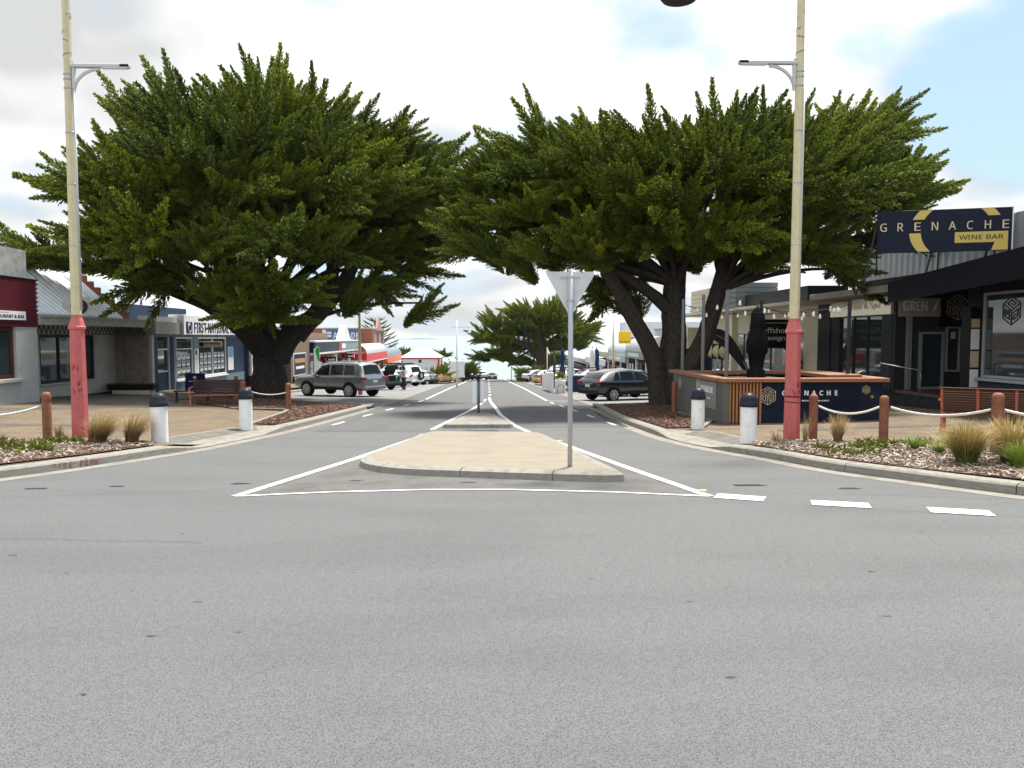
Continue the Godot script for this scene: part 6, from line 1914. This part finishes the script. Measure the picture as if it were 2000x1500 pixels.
	pbox("chassis", n, M.black, Vector3(0, 0.5, 0), Vector3(0.9, 0.25, 5.6))
	for s in [-1.0, 1.0]:
		pbox("tail_light", n, M.tail_red, Vector3(s * 0.7, 0.55, 2.3), Vector3(0.2, 0.12, 0.05))
		for z in [1.3, -2.9]: wheel(n, Vector3(s * 0.72, 0.36, z), 0.36, 0.24, s)
	make_person()

# ---------- the person at the open boot ----------
func net(caps: Array, cell: float, k: float, st: SurfaceTool, tint: Callable) -> void:   # caps: [a, b, ra, rb]; smooth union meshed as surface nets
	var lo := Vector3.ONE * 1e9
	var hi := -lo
	for c in caps:
		var rr := maxf(c[2], c[3]) + cell * 2.0
		lo = lo.min(c[0] - Vector3.ONE * rr).min(c[1] - Vector3.ONE * rr)
		hi = hi.max(c[0] + Vector3.ONE * rr).max(c[1] + Vector3.ONE * rr)
	var s := Vector3i(((hi - lo) / cell).ceil()) + Vector3i.ONE
	var f := PackedFloat32Array()
	f.resize(s.x * s.y * s.z)
	f.fill(9.0)
	for c in caps:
		var rr := maxf(c[2], c[3]) + cell * 3.0 + k
		var b0 := Vector3i(((c[0].min(c[1]) - Vector3.ONE * rr - lo) / cell).floor()).clamp(Vector3i.ZERO, s - Vector3i.ONE)
		var b1 := Vector3i(((c[0].max(c[1]) + Vector3.ONE * rr - lo) / cell).ceil()).clamp(Vector3i.ZERO, s - Vector3i.ONE)
		var ab: Vector3 = c[1] - c[0]
		var l2 := maxf(ab.length_squared(), 1e-9)
		for z in range(b0.z, b1.z + 1):
			for y in range(b0.y, b1.y + 1):
				for x in range(b0.x, b1.x + 1):
					var p := lo + Vector3(x, y, z) * cell
					var t := clampf((p - c[0]).dot(ab) / l2, 0.0, 1.0)
					var d: float = (p - c[0] - ab * t).length() - lerpf(c[2], c[3], t)
					var i := (z * s.y + y) * s.x + x
					var h := maxf(k - absf(f[i] - d), 0.0) / k
					f[i] = minf(f[i], d) - h * h * k * 0.25
	var id := {}
	var off := [0, 1, s.x, s.x + 1, s.x * s.y, s.x * s.y + 1, s.x * s.y + s.x, s.x * s.y + s.x + 1]
	for z in s.z - 1:
		for y in s.y - 1:
			for x in s.x - 1:
				var i := (z * s.y + y) * s.x + x
				var m := 0
				for e in 8: if f[i + off[e]] < 0.0: m |= 1 << e
				if m == 0 or m == 255: continue
				var sum := Vector3.ZERO
				var n := 0
				for a in 8:
					for bit in 3:
						if a & (1 << bit): continue
						var b := a | (1 << bit)
						if ((m >> a) & 1) != ((m >> b) & 1):
							var t: float = f[i + off[a]] / (f[i + off[a]] - f[i + off[b]])
							sum += Vector3(a & 1, (a >> 1) & 1, (a >> 2) & 1).lerp(Vector3(b & 1, (b >> 1) & 1, (b >> 2) & 1), t)
							n += 1
				id[i] = lo + (Vector3(x, y, z) + sum / n) * cell
	for i in id.keys():
		for ax in 3:
			var u := [1, s.x, s.x * s.y]
			var e: int = u[ax]
			var b: int = u[(ax + 1) % 3]
			var c: int = u[(ax + 2) % 3]
			if (f[i] < 0.0) == (f[i + e] < 0.0): continue
			if not (id.has(i - b) and id.has(i - c) and id.has(i - b - c)): continue
			var q := [id[i - b - c], id[i - c], id[i], id[i - b]]
			if f[i] >= 0.0: q.reverse()
			for t in [[0, 2, 1], [0, 3, 2]]:
				for j in t:
					st.set_color(tint.call(q[j]))
					st.add_vertex(q[j])

func make_person() -> void:
	var n := thing("person", "person in a pale patterned top and long black trousers at the open boot", "person", V(-5.95, gy(-54.4), 54.4), deg_to_rad(62))
	var B := [[Vector3(0, .92, 0), Vector3(0, 1.12, 0.0), .15, .13], [Vector3(0, 1.12, 0), Vector3(0, 1.34, -.03), .13, .15], [Vector3(-.15, 1.37, -.03), Vector3(.15, 1.37, -.03), .075, .075], [Vector3(-.09, .88, 0), Vector3(.09, .88, 0), .13, .13], [Vector3(0, 1.4, -.03), Vector3(0, 1.52, -.06), .06, .055], [Vector3(0, 1.60, -.07), Vector3(0, 1.65, -.06), .088, .095], [Vector3(0, 1.58, -.13), Vector3(0, 1.545, -.125), .05, .04], [Vector3(0, 1.59, -.17), Vector3(0, 1.575, -.185), .014, .014], [Vector3(-.095, 1.6, -.06), Vector3(-.1, 1.62, -.055), .015, .015], [Vector3(.095, 1.6, -.06), Vector3(.1, 1.62, -.055), .015, .015]]
	for s in [-1.0, 1.0]:
		B.append([Vector3(s * .1, .86, 0), Vector3(s * .1, .48, -.02), .105, .07])
		B.append([Vector3(s * .1, .48, -.02), Vector3(s * .11, .09, .02), .07, .055])
		B.append([Vector3(s * .11, .05, .04), Vector3(s * .125, .035, -.14), .05, .038])
		B.append([Vector3(s * .2, 1.36, -.03), Vector3(s * .26, 1.1, -.08), .058, .046])
		B.append([Vector3(s * .26, 1.1, -.08), Vector3(s * .2, 1.03, -.29), .045, .033])
	var st := mb(true)
	var tint := func(p: Vector3) -> Color:
		if p.y > 1.44 or (p.z < -.2 and p.y > .8 and p.y < 1.3): return Color(0.5, 0.3, 0.22)
		if p.y > 0.93: return Color(0.5, 0.5, 0.52) if sin(p.y * 90.0) + sin(p.x * 70.0) > -0.4 else Color(0.08, 0.08, 0.1)
		if p.y < 0.06: return Color(0.55, 0.53, 0.5)
		return Color(0.010, 0.010, 0.012)
	net(B, 0.02, 0.05, st, tint)
	var skin := func(_p: Vector3) -> Color: return Color(0.5, 0.3, 0.22)
	for s in [-1.0, 1.0]:
		var h := [[Vector3(s * .2, 1.03, -.29), Vector3(s * .195, 1.02, -.36), .030, .034]]
		for k in 4:
			var a := Vector3(s * (.172 + k * .018), 1.02, -.37)
			var ln: float = 0.036 + 0.007 * [0.0, 1.0, 0.7, -0.6][k]
			h.append([a, a + Vector3(0, -.006, -ln), .0095, .0088])
			h.append([a + Vector3(0, -.006, -ln), a + Vector3(0, -.03, -ln - .02), .0088, .0075])
		h.append([Vector3(s * .175, 1.03, -.325), Vector3(s * .145, 1.02, -.36), .011, .0095])
		h.append([Vector3(s * .145, 1.02, -.36), Vector3(s * .15, 1.01, -.39), .0095, .008])
		net(h, 0.006, 0.012, st, skin)
	obj("body", st, M.vc, n)
	st = mb(true)
	var hair := func(_p: Vector3) -> Color: return Color(0.012, 0.009, 0.008)
	net([[Vector3(0, 1.66, -.05), Vector3(0, 1.6, .0), .1, .095], [Vector3(0, 1.6, .01), Vector3(0, 1.45, .05), .09, .06], [Vector3(-.07, 1.66, -.06), Vector3(-.09, 1.55, -.03), .04, .03], [Vector3(.07, 1.66, -.06), Vector3(.09, 1.55, -.03), .04, .03]], 0.018, 0.03, st, hair)
	obj("hair", st, M.vc, n)

# ---------- street furniture ----------
func rope(label: String, a: Vector3, b: Vector3, sag: float, r: float) -> void:
	var n := thing("rope", label, "rope", a, 0, "ropes of the post and rope fences")
	var st := mb(true)
	var pts := []
	var N := 60
	for i in N + 1:
		var t := float(i) / N
		pts.append((b - a) * t - Vector3(0, sag * 4.0 * t * (1.0 - t), 0))
	for s in 3:
		var q := []
		for i in N + 1:
			var ph := TAU * (i / 60.0 * (b - a).length() / 0.14 + s / 3.0)
			q.append(pts[i] + Vector3(0, cos(ph), sin(ph)) * r * 0.52)
		tube(st, q, [r * 0.62], 6)
	obj("rope_strands", st, M.rope, n)

func make_furniture() -> void:
	var st: SurfaceTool
	var n: Node3D
	# near lamp posts
	for e in [[-8.18, 15.6, 1.0, 2.06, "red and cream lamp post on the left kerb with its arm to the right"], [6.03, 15.0, -1.0, 1.98, "red and cream lamp post on the right kerb with its arm to the left"]]:
		var b := py(e[0], -e[1])
		n = thing("lamp_post", e[4], "lamp post", V(e[0], b, e[1]), 0.2)
		var h: float = e[3] - b
		st = mb()
		lathe(st, [Vector2(0.165, -0.1), Vector2(0.160, 0.05), Vector2(0.138, h - 0.30)], 8)
		obj("base", st, M.red_paint, n)
		st = mb()
		lathe(st, [Vector2(0.140, h - 0.30), Vector2(0.165, h - 0.28), Vector2(0.165, h - 0.24), Vector2(0.150, h - 0.22), Vector2(0.125, h - 0.12), Vector2(0.105, h - 0.06), Vector2(0.105, h), Vector2(0.0, h)], 8)
		obj("collar", st, M.red_paint, n)
		st = mb()
		lathe(st, [Vector2(0.098, h), Vector2(0.085, 5.0 - b), Vector2(0.07, 9.6 - b), Vector2(0.0, 9.7 - b)], 8)
		obj("shaft", st, M.cream_paint, n)
		for y in [2.6, 3.4, 4.6, 5.6, 6.45, 6.62, 6.72]:
			st = mb()
			lathe(st, [Vector2(0.092 - y * 0.001, y - b), Vector2(0.096 - y * 0.001, y - b + 0.01), Vector2(0.096 - y * 0.001, y - b + 0.025), Vector2(0.088 - y * 0.001, y - b + 0.035)], 12)
			obj("clamp_band", st, M.galvanised, n)
		for k in 5:
			var y := 7.15 + k * 0.2 - b
			st = mb(true)
			var pts := []
			for i in 9:
				var a := i / 8.0 * PI * 1.2 + k
				pts.append(Vector3(cos(a) * 0.083, y + i * 0.012 * (1.0 if k % 2 else -1.0), sin(a) * 0.083))
			tube(st, pts, [0.004], 5)
			obj("tie_wire", st, M.dark_metal, n)
		var bs := Basis(Vector3.UP, -0.2)
		st = mb()
		var sgn: float = e[2]
		box(st, bs * Vector3(sgn * 0.62, 6.90 - b, 0), Vector3(1.15, 0.07, 0.10), bs, 0.01)
		box(st, bs * Vector3(sgn * 0.11, 6.72 - b, 0), Vector3(0.05, 0.5, 0.06), bs)
		var arc := []
		for i in 9:
			var a := PI / 2 * i / 8.0
			arc.append(bs * Vector3(sgn * (0.10 + 0.5 * (1.0 - cos(a))), 6.38 + 0.46 * sin(a) - b, 0))
		for i in 8: bar(st, arc[i], arc[i + 1], 0.05, 0.04, Vector3(0, 0, 1))
		obj("lamp_arm", st, M.lamp_grey, n)
		pbox("lens", n, M.paper, bs * Vector3(sgn * 0.9, 6.858 - b, 0), Vector3(0.5, 0.012, 0.085), 0.0, bs)
		pbox("label_plate", n, M.black, bs * Vector3(sgn * 1.1, 6.905 - b, 0.052), Vector3(0.17, 0.045, 0.006), 0.0, bs)
		st = mb(true)
		tube(st, [bs * Vector3(sgn * 0.02 + 0.10, 2.15 - b, 0.03), bs * Vector3(sgn * 0.01 + 0.095, 6.4 - b, 0.03)], [0.022], 8)
		obj("conduit", st, M.galvanised, n)
		for k in (0 if sgn > 0 else 2):
			st = mb()
			lathe(st, [Vector2(0.155, 0.0), Vector2(0.159, 0.004), Vector2(0.159, 0.014 + 0.01 * (k % 2)), Vector2(0.154, 0.02 + 0.01 * (k % 2))], 8, Transform3D(Basis(Vector3.BACK, 0.06 * (k - 1.5)), Vector3(0, 0.85 + k * 0.11 + 0.1 * sgn, 0)))
			obj("tape_band", st, M.maroon, n)
		for k in (3 if sgn > 0 else 2):
			var sc := []
			var y0 := 0.95 + k * 0.26 + 0.1 * sin(k * 5.0)
			for i in 14:
				var a := PI * 0.5 + (i / 13.0 - 0.5) * (0.9 + 0.4 * sin(k * 3.0 + 1.0)) + 0.25 * sin(k * 4.0)
				sc.append(Vector3(cos(a) * (0.152 - y0 * 0.009), y0 + 0.05 * sin(i * 1.7 + k) + 0.03 * sin(i * 0.6 + k * 2.0), sin(a) * (0.152 - y0 * 0.009)))
			st = mb(true)
			tube(st, sc, [0.004], 4)
			obj("scribble", st, M.maroon, n)
	# bollards
	var proto: Node3D = null
	for e in [[-6.41, 15.12, "white bollard with dark cap by the dry tussocks on the left kerb"], [-5.81, 18.54, "white bollard with dark cap in front of the left cypress trunk"], [4.91, 17.76, "white bollard with dark cap in front of the grey side of the enclosure"], [5.0, 14.53, "white bollard with dark cap before the timber slats"]]:
		var at := V(e[0], py(e[0], -e[1]), e[1])
		if proto == null:
			n = thing("bollard", e[2], "bollard", at, 0, "white bollards with dark caps")
			proto = n
			st = mb(true)
			lathe(st, [Vector2(0.155, -0.05), Vector2(0.155, 0.0), Vector2(0.152, 0.70), Vector2(0.152, 0.705), Vector2(0.0, 0.705)], 32)
			st.set_smooth_group(-1)
			obj("shaft", st, M.white_paint, n)
			st = mb(true)
			lathe(st, [Vector2(0.150, 0.70), Vector2(0.178, 0.70), Vector2(0.180, 0.73), Vector2(0.178, 0.79), Vector2(0.168, 0.80), Vector2(0.163, 0.85), Vector2(0.145, 0.90), Vector2(0.11, 0.94), Vector2(0.06, 0.965), Vector2(0.0, 0.972)], 32)
			obj("cap", st, M.cap_blue, n)
		else: copy_of(proto, e[2], at, rng.randf() * 3.0)
	# timber posts and ropes
	for e in [[-8.73, 15.42, 0.92, 0.085, "timber post left of the left lamp post"], [6.54, 15.18, 0.9, 0.083, "timber post just right of the right lamp post"], [7.53, 14.32, 0.88, 0.083, "middle timber post of the right rope fence"], [8.16, 12.0, 1.0, 0.09, "timber post in front of the right bench"], [9.4, 10.4, 1.0, 0.09, "timber post at the right end of the rope fence"], [-10.4, 14.3, 0.92, 0.085, "timber post at the left end of the rope"], [-6.58, 25.48, 0.92, 0.085, "dark timber post at the corner of the left tree bed"], [-8.6, 27.2, 0.92, 0.085, "timber post behind the second white bollard"], [-10.4, 32.0, 1.0, 0.085, "timber post behind the dark slatted bench"], [5.78, 23.6, 1.0, 0.08, "thin dark post against the grey side of the enclosure"]]:
		n = thing("timber_post", e[4], "post", V(e[0], py(e[0], -e[1]), e[1]), rng.randf(), "timber posts of the rope fences")
		var r: float = e[3]
		var h: float = e[2]
		st = mb(true)
		lathe(st, [Vector2(r, -0.1), Vector2(r, 0.0), Vector2(r, h - 0.22), Vector2(r * 0.94, h - 0.205), Vector2(r * 0.94, h - 0.19), Vector2(r, h - 0.175), Vector2(r, h - 0.06), Vector2(r * 0.82, h - 0.02), Vector2(r * 0.45, h), Vector2(0, h + 0.004)], 20)
		obj("shaft", st, M.timber_post, n)
	var RP := func(x: float, d: float, h: float) -> Vector3: return V(x, py(x, -d) + h, d)
	rope("white rope between the post by the lamp and the middle post", RP.call(6.62, 15.12, 0.66), RP.call(7.46, 14.38, 0.66), 0.14, 0.022)
	rope("white rope sagging in front of the right bench", RP.call(7.6, 14.2, 0.66), RP.call(8.1, 12.1, 0.72), 0.12, 0.024)
	rope("white rope running out at the right edge", RP.call(8.24, 11.95, 0.72), RP.call(9.35, 10.5, 0.72), 0.12, 0.024)
	rope("pale rope running out at the left edge", RP.call(-8.82, 15.38, 0.64), RP.call(-10.3, 14.35, 0.6), 0.16, 0.022)
	rope("pale rope in front of the left cypress trunk", RP.call(-6.66, 25.5, 0.6), RP.call(-8.5, 27.15, 0.62), 0.12, 0.02)
	# benches
	for e in [[-9.75, 27.9, 0.12, true, "dark slatted bench with red frame left of the second white bollard", M.bench_slat_dark, 1.75], [-11.5, 39.2, 0.05, true, "slatted bench half hidden behind the left cypress trunk", M.bench_slat_dark, 1.75], [10.4, 15.3, deg_to_rad(143), false, "brown slatted bench with orange red frame seen from behind", M.bench_slat, 2.0]]:
		var len: float = e[6]
		n = thing("bench", e[4], "bench", V(e[0], py(e[0], -e[1]), e[1]), e[2], "slatted street benches")
		for k in 9:
			var t := k / 8.0
			pbox("back_slat", n, e[5], Vector3(0, 0.46 + 0.42 * t, -0.24 - 0.10 * t - 0.05 * t * t), Vector3(len, 0.048, 0.024), 0.004, Basis(Vector3.RIGHT, -0.25 - 0.25 * t))
		for k in 7:
			var t := k / 6.0
			pbox("seat_slat", n, e[5], Vector3(0, 0.43 + 0.025 * t * t, -0.19 + 0.44 * t), Vector3(len, 0.024, 0.05), 0.004)
		for x in [-0.5, -0.17, 0.17, 0.5]:
			st = mb()
			var c := []
			for e2 in [[0.91, -0.41], [0.78, -0.37], [0.62, -0.31], [0.48, -0.27], [0.41, -0.2], [0.405, 0.0], [0.42, 0.26]]: c.append(Vector3(x * (len - 0.06), e2[0], e2[1]))
			for i in c.size() - 1: bar(st, c[i], c[i + 1], 0.05, 0.034, Vector3.RIGHT.cross(c[i + 1] - c[i]))
			obj("frame", st, M.bench_frame, n)
			if absf(x) > 0.4:
				for e2 in [[0.24, 0.30, 0.42], [-0.2, -0.30, 0.41]]:
					st = mb()
					bar(st, Vector3(x * (len - 0.06), e2[2], e2[0]), Vector3(x * (len - 0.06), 0.03, e2[1]), 0.05, 0.06)
					bar(st, Vector3(x * (len - 0.06) - 0.04, 0.02, e2[1]), Vector3(x * (len - 0.06) + 0.04, 0.02, e2[1]), 0.09, 0.03)
					obj("leg", st, M.bench_frame, n)
				st = mb()
				bar(st, Vector3(x * (len + 0.02), 0.66, -0.34), Vector3(x * (len + 0.02), 0.64, 0.24), 0.055, 0.035)
				bar(st, Vector3(x * (len + 0.02), 0.64, 0.24), Vector3(x * (len + 0.02), 0.42, 0.27), 0.055, 0.04)
				obj("armrest", st, M.bench_frame, n)
		pbox("front_rail", n, M.bench_frame, Vector3(0, 0.385, 0.24), Vector3(len, 0.05, 0.04), 0.01)
		if not e[3]: pbox("top_rail", n, M.bench_slat, Vector3(0, 0.92, -0.42), Vector3(len + 0.06, 0.03, 0.06), 0.01)
	n = thing("backless_bench", "black backless bench left of the dark slatted bench", "bench", V(-11.2, py(-11.2, -29.4), 29.4), 0.5)
	for k in 6: pbox("seat_slat", n, M.black, Vector3(0, 0.45, -0.2 + k * 0.08), Vector3(1.3, 0.03, 0.06), 0.004)
	for x in [-0.55, 0.55]:
		for z in [-0.16, 0.16]: pbox("leg", n, M.dark_metal, Vector3(x, 0.22, z), Vector3(0.04, 0.44, 0.04))
	# give way sign, seen from the back
	n = thing("give_way_sign", "grey back of a triangular give way sign on a galvanised pole", "sign", V(1.21, gy(-11.24) + 0.12, 11.24))
	st = mb(true)
	tube(st, [Vector3(0, -0.1, 0), Vector3(0, 1.5, 0), Vector3(0, 2.9, 0)], [0.036], 20)
	obj("pole", st, M.galvanised, n)
	var tri3 := PackedVector2Array()
	for q in [[-0.35, 2.86], [0.35, 2.86], [0.0, 2.24]]:
		for k in 5:
			var c0 := Vector2(0, 2.653)
			var p := Vector2(q[0], q[1])
			var dirn := (p - c0).normalized()
			tri3.append(p - dirn * 0.03 + dirn.rotated((k / 4.0 - 0.5) * 1.9 * (-1.0 if q[0] != 9.0 else 1.0)) * 0.03)
	st = mb()
	prism(st, tri3, -0.052, -0.048)
	obj("plate", st, M.sign_back, n)
	st = mb()
	var face := PackedVector2Array()
	for p in tri3: face.append(p)
	prism(st, face, -0.056, -0.0521)
	obj("sign_face", st, M.red_sign, n)
	for y in [2.79, 2.45]:
		pbox("channel", n, M.galvanised, Vector3(0, y, -0.042), Vector3(0.3 if y > 2.6 else 0.12, 0.03, 0.012))
		st = mb()
		lathe(st, [Vector2(0.036, y - 0.018), Vector2(0.041, y - 0.016), Vector2(0.041, y + 0.016), Vector2(0.036, y + 0.018)], 16)
		obj("bracket", st, M.galvanised, n)
	st = mb(true)
	tube(st, [Vector3(0, 2.9, -0.01), Vector3(0.0, 2.94, -0.01), Vector3(0.17, 2.95, -0.04), Vector3(0.17, 2.85, -0.05)], [0.006], 6)
	obj("wire", st, M.dark_metal, n)
	# keep left sign on the far island
	n = thing("keep_left_sign", "white back of a small upright sign on a short dark pole on the far island", "sign", V(-0.3, gy(-24.2) + 0.12, 24.2))
	st = mb(true)
	tube(st, [Vector3(0, -0.1, 0), Vector3(0, 1.02, 0)], [0.042], 16)
	obj("pole", st, mt("pole_dark", Color(0.10, 0.12, 0.125), 0.5, 0.2), n)
	st = mb(true)
	lathe(st, [Vector2(0.044, 1.0), Vector2(0.046, 1.03), Vector2(0.0, 1.05)], 16)
	obj("cap", st, M.plastic_dark, n)
	pbox("plate", n, M.white, Vector3(-0.01, 0.66, -0.055), Vector3(0.36, 0.70, 0.006))
	for y in [0.45, 0.85]: pbox("bracket", n, M.galvanised, Vector3(0, y, -0.045), Vector3(0.1, 0.03, 0.02))
	# lamp hung on a span wire, its underside just in frame
	n = thing("hanging_lamp", "dark round underside of a lamp hung over the road at the top edge", "lamp", V(3.18, 7.14, 13.0))
	st = mb(true)
	lathe(st, [Vector2(0.0, 0.0), Vector2(0.17, 0.012), Vector2(0.28, 0.055), Vector2(0.33, 0.12), Vector2(0.31, 0.19), Vector2(0.16, 0.32), Vector2(0.06, 0.46), Vector2(0, 0.5)], 28)
	obj("housing", st, mt("lamp_dark", Color(0.05, 0.045, 0.042), 0.6), n)
	st = mb(true)
	tube(st, [Vector3(-14, 1.2, 0.5), Vector3(0, 0.5, 0), Vector3(14, 1.2, -0.5)], [0.008], 5)
	obj("span_wire", st, M.black, n)
	# side entry pits at the kerb ends
	for e in [[-4.56, 29.75, "dark drain opening at the end of the left kerb"], [4.18, 29.5, "dark drain opening at the end of the right kerb"]]:
		n = thing("drain_pit", e[2], "drain", V(e[0], gy(-e[1]), e[1]), 0.0)
		pbox("opening", n, M.black, Vector3(0.0, 0.055, 0.25), Vector3(0.08, 0.085, 0.9))
		pbox("lintel", n, M.concrete, Vector3(0.0, 0.125, 0.25), Vector3(0.2, 0.05, 1.1), 0.01)

# ---------- planting ----------
func tussock(r: float, h: float, n: int, sd: int, base: Color, tip: Color, lean: Vector3, wid := 0.006) -> ArrayMesh:
	var g := RandomNumberGenerator.new()
	g.seed = sd
	var v := PackedVector3Array()
	var nn := PackedVector3Array()
	var cc := PackedColorArray()
	for i in n:
		var a := g.randf() * TAU
		var out := Vector3(cos(a), 0, sin(a))
		var k := sqrt(g.randf())
		var root := out * r * 0.28 * k
		var ln := h * g.randf_range(0.55, 1.2)
		var spread := g.randf_range(0.15, 1.0) * r
		var side := Vector3(-sin(a), 0, cos(a)).rotated(Vector3.UP, g.randf_range(-0.8, 0.8)) * wid * g.randf_range(0.6, 1.4)
		var lum := g.randf_range(0.6, 1.35)
		var mixv := g.randf_range(-0.15, 0.25)
		var prev := root
		var pc := base * lum
		for s in range(1, 5):
			var t := s / 4.0
			var p := root + Vector3.UP * ln * (t - 0.30 * t * t * (spread / r)) + out * spread * t * t + lean * t * t * h
			var c := base.lerp(tip, clampf(t * t + mixv * t, 0, 1)) * lum
			var w0 := side * (1.0 - (t - 0.25) * 0.75)
			var w1 := side * (1.0 - t * 0.75)
			var nm := (p - prev).cross(side).normalized()
			for q in [[prev - w0, pc], [prev + w0, pc], [p + w1, c], [prev - w0, pc], [p + w1, c], [p - w1, c]]:
				v.append(q[0]); cc.append(q[1]); nn.append(nm)
			prev = p
			pc = c
	var ar := []
	ar.resize(Mesh.ARRAY_MAX)
	ar[Mesh.ARRAY_VERTEX] = v
	ar[Mesh.ARRAY_NORMAL] = nn
	ar[Mesh.ARRAY_COLOR] = cc
	var m := ArrayMesh.new()
	m.add_surface_from_arrays(Mesh.PRIMITIVE_TRIANGLES, ar)
	return m

func plant(called: String, label: String, category: String, m: ArrayMesh, x: float, d: float, lift := 0.02, group := "") -> Node3D:
	var n := thing(called, label, category, V(x, py(x, -d) + lift, d), 0.0, group)
	var o := MeshInstance3D.new()
	o.name = "blades"
	o.mesh = m
	o.material_override = M.grass
	n.add_child(o, true)
	return n

func make_planting() -> void:
	var straw := Color(0.17, 0.115, 0.045)
	var straw2 := Color(0.52, 0.39, 0.19)
	plant("grass_tussock", "windswept straw tussock right beside the left lamp post", "grass tussock", tussock(0.5, 0.62, 850, 1, straw, straw2, Vector3(0.5, -0.05, 0.05), 0.004), -7.35, 14.6)
	plant("grass_tussock", "straw tussock touching the left front bollard", "grass tussock", tussock(0.38, 0.6, 640, 2, straw, straw2, Vector3(0.35, -0.05, 0.0), 0.004), -6.78, 14.75)
	plant("grass_tussock", "thin straw tuft between the post and the left lamp post", "grass tussock", tussock(0.22, 0.35, 70, 3, straw, straw2, Vector3.ZERO, 0.004), -8.45, 15.3)
	plant("grass_tussock", "upright straw tussock against the timber post by the right lamp", "grass tussock", tussock(0.26, 0.55, 420, 4, straw, straw2 * 1.15, Vector3(0.05, 0, 0), 0.004), 6.62, 14.25)
	plant("grass_tussock", "thin straw tuft at the foot of the right lamp post", "grass tussock", tussock(0.15, 0.55, 60, 5, straw, straw2, Vector3(0.1, 0, 0), 0.004), 6.08, 14.45)
	plant("grass_tussock", "sparse pale tuft left of the right lamp post", "grass tussock", tussock(0.25, 0.28, 70, 6, straw, straw2, Vector3.ZERO, 0.003), 5.55, 14.6)
	plant("grass_tussock", "big round green and gold tussock below the right bench", "grass tussock", tussock(0.46, 0.62, 1500, 7, Color(0.075, 0.10, 0.018), Color(0.50, 0.36, 0.14), Vector3.ZERO, 0.0045), 7.0, 10.95)
	plant("grass_tussock", "golden tussock cut by the right edge", "grass tussock", tussock(0.50, 0.66, 1400, 8, Color(0.10, 0.11, 0.02), Color(0.58, 0.42, 0.2), Vector3.ZERO, 0.0045), 7.72, 11.0)
	plant("grass_tussock", "bright lime tuft in front of the golden tussock at the right edge", "grass tussock", tussock(0.28, 0.4, 320, 9, Color(0.10, 0.19, 0.015), Color(0.30, 0.36, 0.05), Vector3.ZERO, 0.006), 7.42, 10.45)
	i_plant = 0
	for e in [[7.25, 12.75, 0.2, 0.24, "left lime green tuft in the right bed"], [7.38, 12.25, 0.2, 0.2, "lower lime green tuft in the right bed"], [7.95, 13.0, 0.22, 0.24, "lime green tuft beside the big round tussock"]]:
		plant("grass_tuft", e[4], "grass tussock", tussock(e[2], e[3], 200, 20 + i_plant, Color(0.07, 0.13, 0.015), Color(0.28, 0.36, 0.06), Vector3.ZERO, 0.005), e[0], e[1])
		i_plant += 1
	# low ground cover
	for e in [[-8.3, 13.6, 0.5, "green ground cover patch left of the fire plug lettering"], [-9.2, 13.9, 0.5, "green ground cover patch at the left edge"], [-7.95, 14.5, 0.35, "small green ground cover patch at the foot of the left lamp post"], [-7.7, 13.1, 0.3, "small green patch nearest the left kerb"], [6.05, 12.55, 0.36, "green ground cover patch nearest the right kerb"], [6.75, 13.2, 0.34, "green ground cover patch in the middle of the right bed"], [5.9, 13.2, 0.18, "tiny green ground cover sprig in the right bed"], [7.15, 13.75, 0.3, "green ground cover patch at the foot of the middle timber post"], [7.75, 13.4, 0.25, "dark green sprig between the lime tufts"]]:
		var n := thing("ground_cover", e[3], "plant", V(e[0], py(e[0], -e[1]) + 0.02, e[1]), 0, "ground cover plants in the kerb beds")
		var r := RandomNumberGenerator.new()
		r.seed = int(e[1] * 100)
		var s := Spray.new()
		for k in int(e[2] * 130):
			var a := r.randf() * TAU
			var q := sqrt(r.randf()) * float(e[2])
			s.t.append(Transform3D(toward(Vector3(r.randf_range(-1, 1), r.randf_range(0.3, 0.9), r.randf_range(-1, 1)), r.randf() * TAU).scaled_local(Vector3(0.2, 0.17, 0.2)), Vector3(cos(a) * q * 1.3, 0.0, sin(a) * q)))
			s.c.append(Color(1.2, 1.05, 1.3) * r.randf_range(0.8, 1.3))
		crown_of(n, s)
	# dry grass on the far planted islands
	var far := tussock(0.75, 0.75, 420, 30, straw, straw2, Vector3.ZERO, 0.02)
	var k := 0
	for e in [[-5.5, 80.5, "nearest dry tussock past the white cars"], [-4.9, 83.0, "pale dry tussock below the red bollard"], [-4.5, 87.0, "olive tussock before the white truck"], [-3.9, 92.0, "small tussock at the truck's rear wheel"], [5.2, 71.5, "dry tussock beside the red sandwich board"], [4.9, 76.0, "dry tussock before the dark hatchback"], [4.5, 100.0, "dry tussock at the foot of the short pale pole"], [4.2, 106.0, "furthest dry tussock on the right kerb"]]:
		var n := plant("grass_tussock", e[2], "grass tussock", far, e[0], e[1], -0.1)
		n.scale = Vector3.ONE * (1.2 if k < 3 else 0.9)
		k += 1
	for e in [[[-6.6, 79.5, -4.5, 79.5, -3.6, 94, -5.4, 94], "planted_island"], [[4.5, 69.5, 6.0, 69.5, 5.7, 79, 4.7, 79], "planted_island"], [[4.1, 97, 5.4, 97, 5.2, 110, 4.2, 110], "planted_island"]]:
		var st := mb()
		sheet(st, pv(e[0]), 0.12)
		struct(e[1], st, M.concrete)

var i_plant := 0
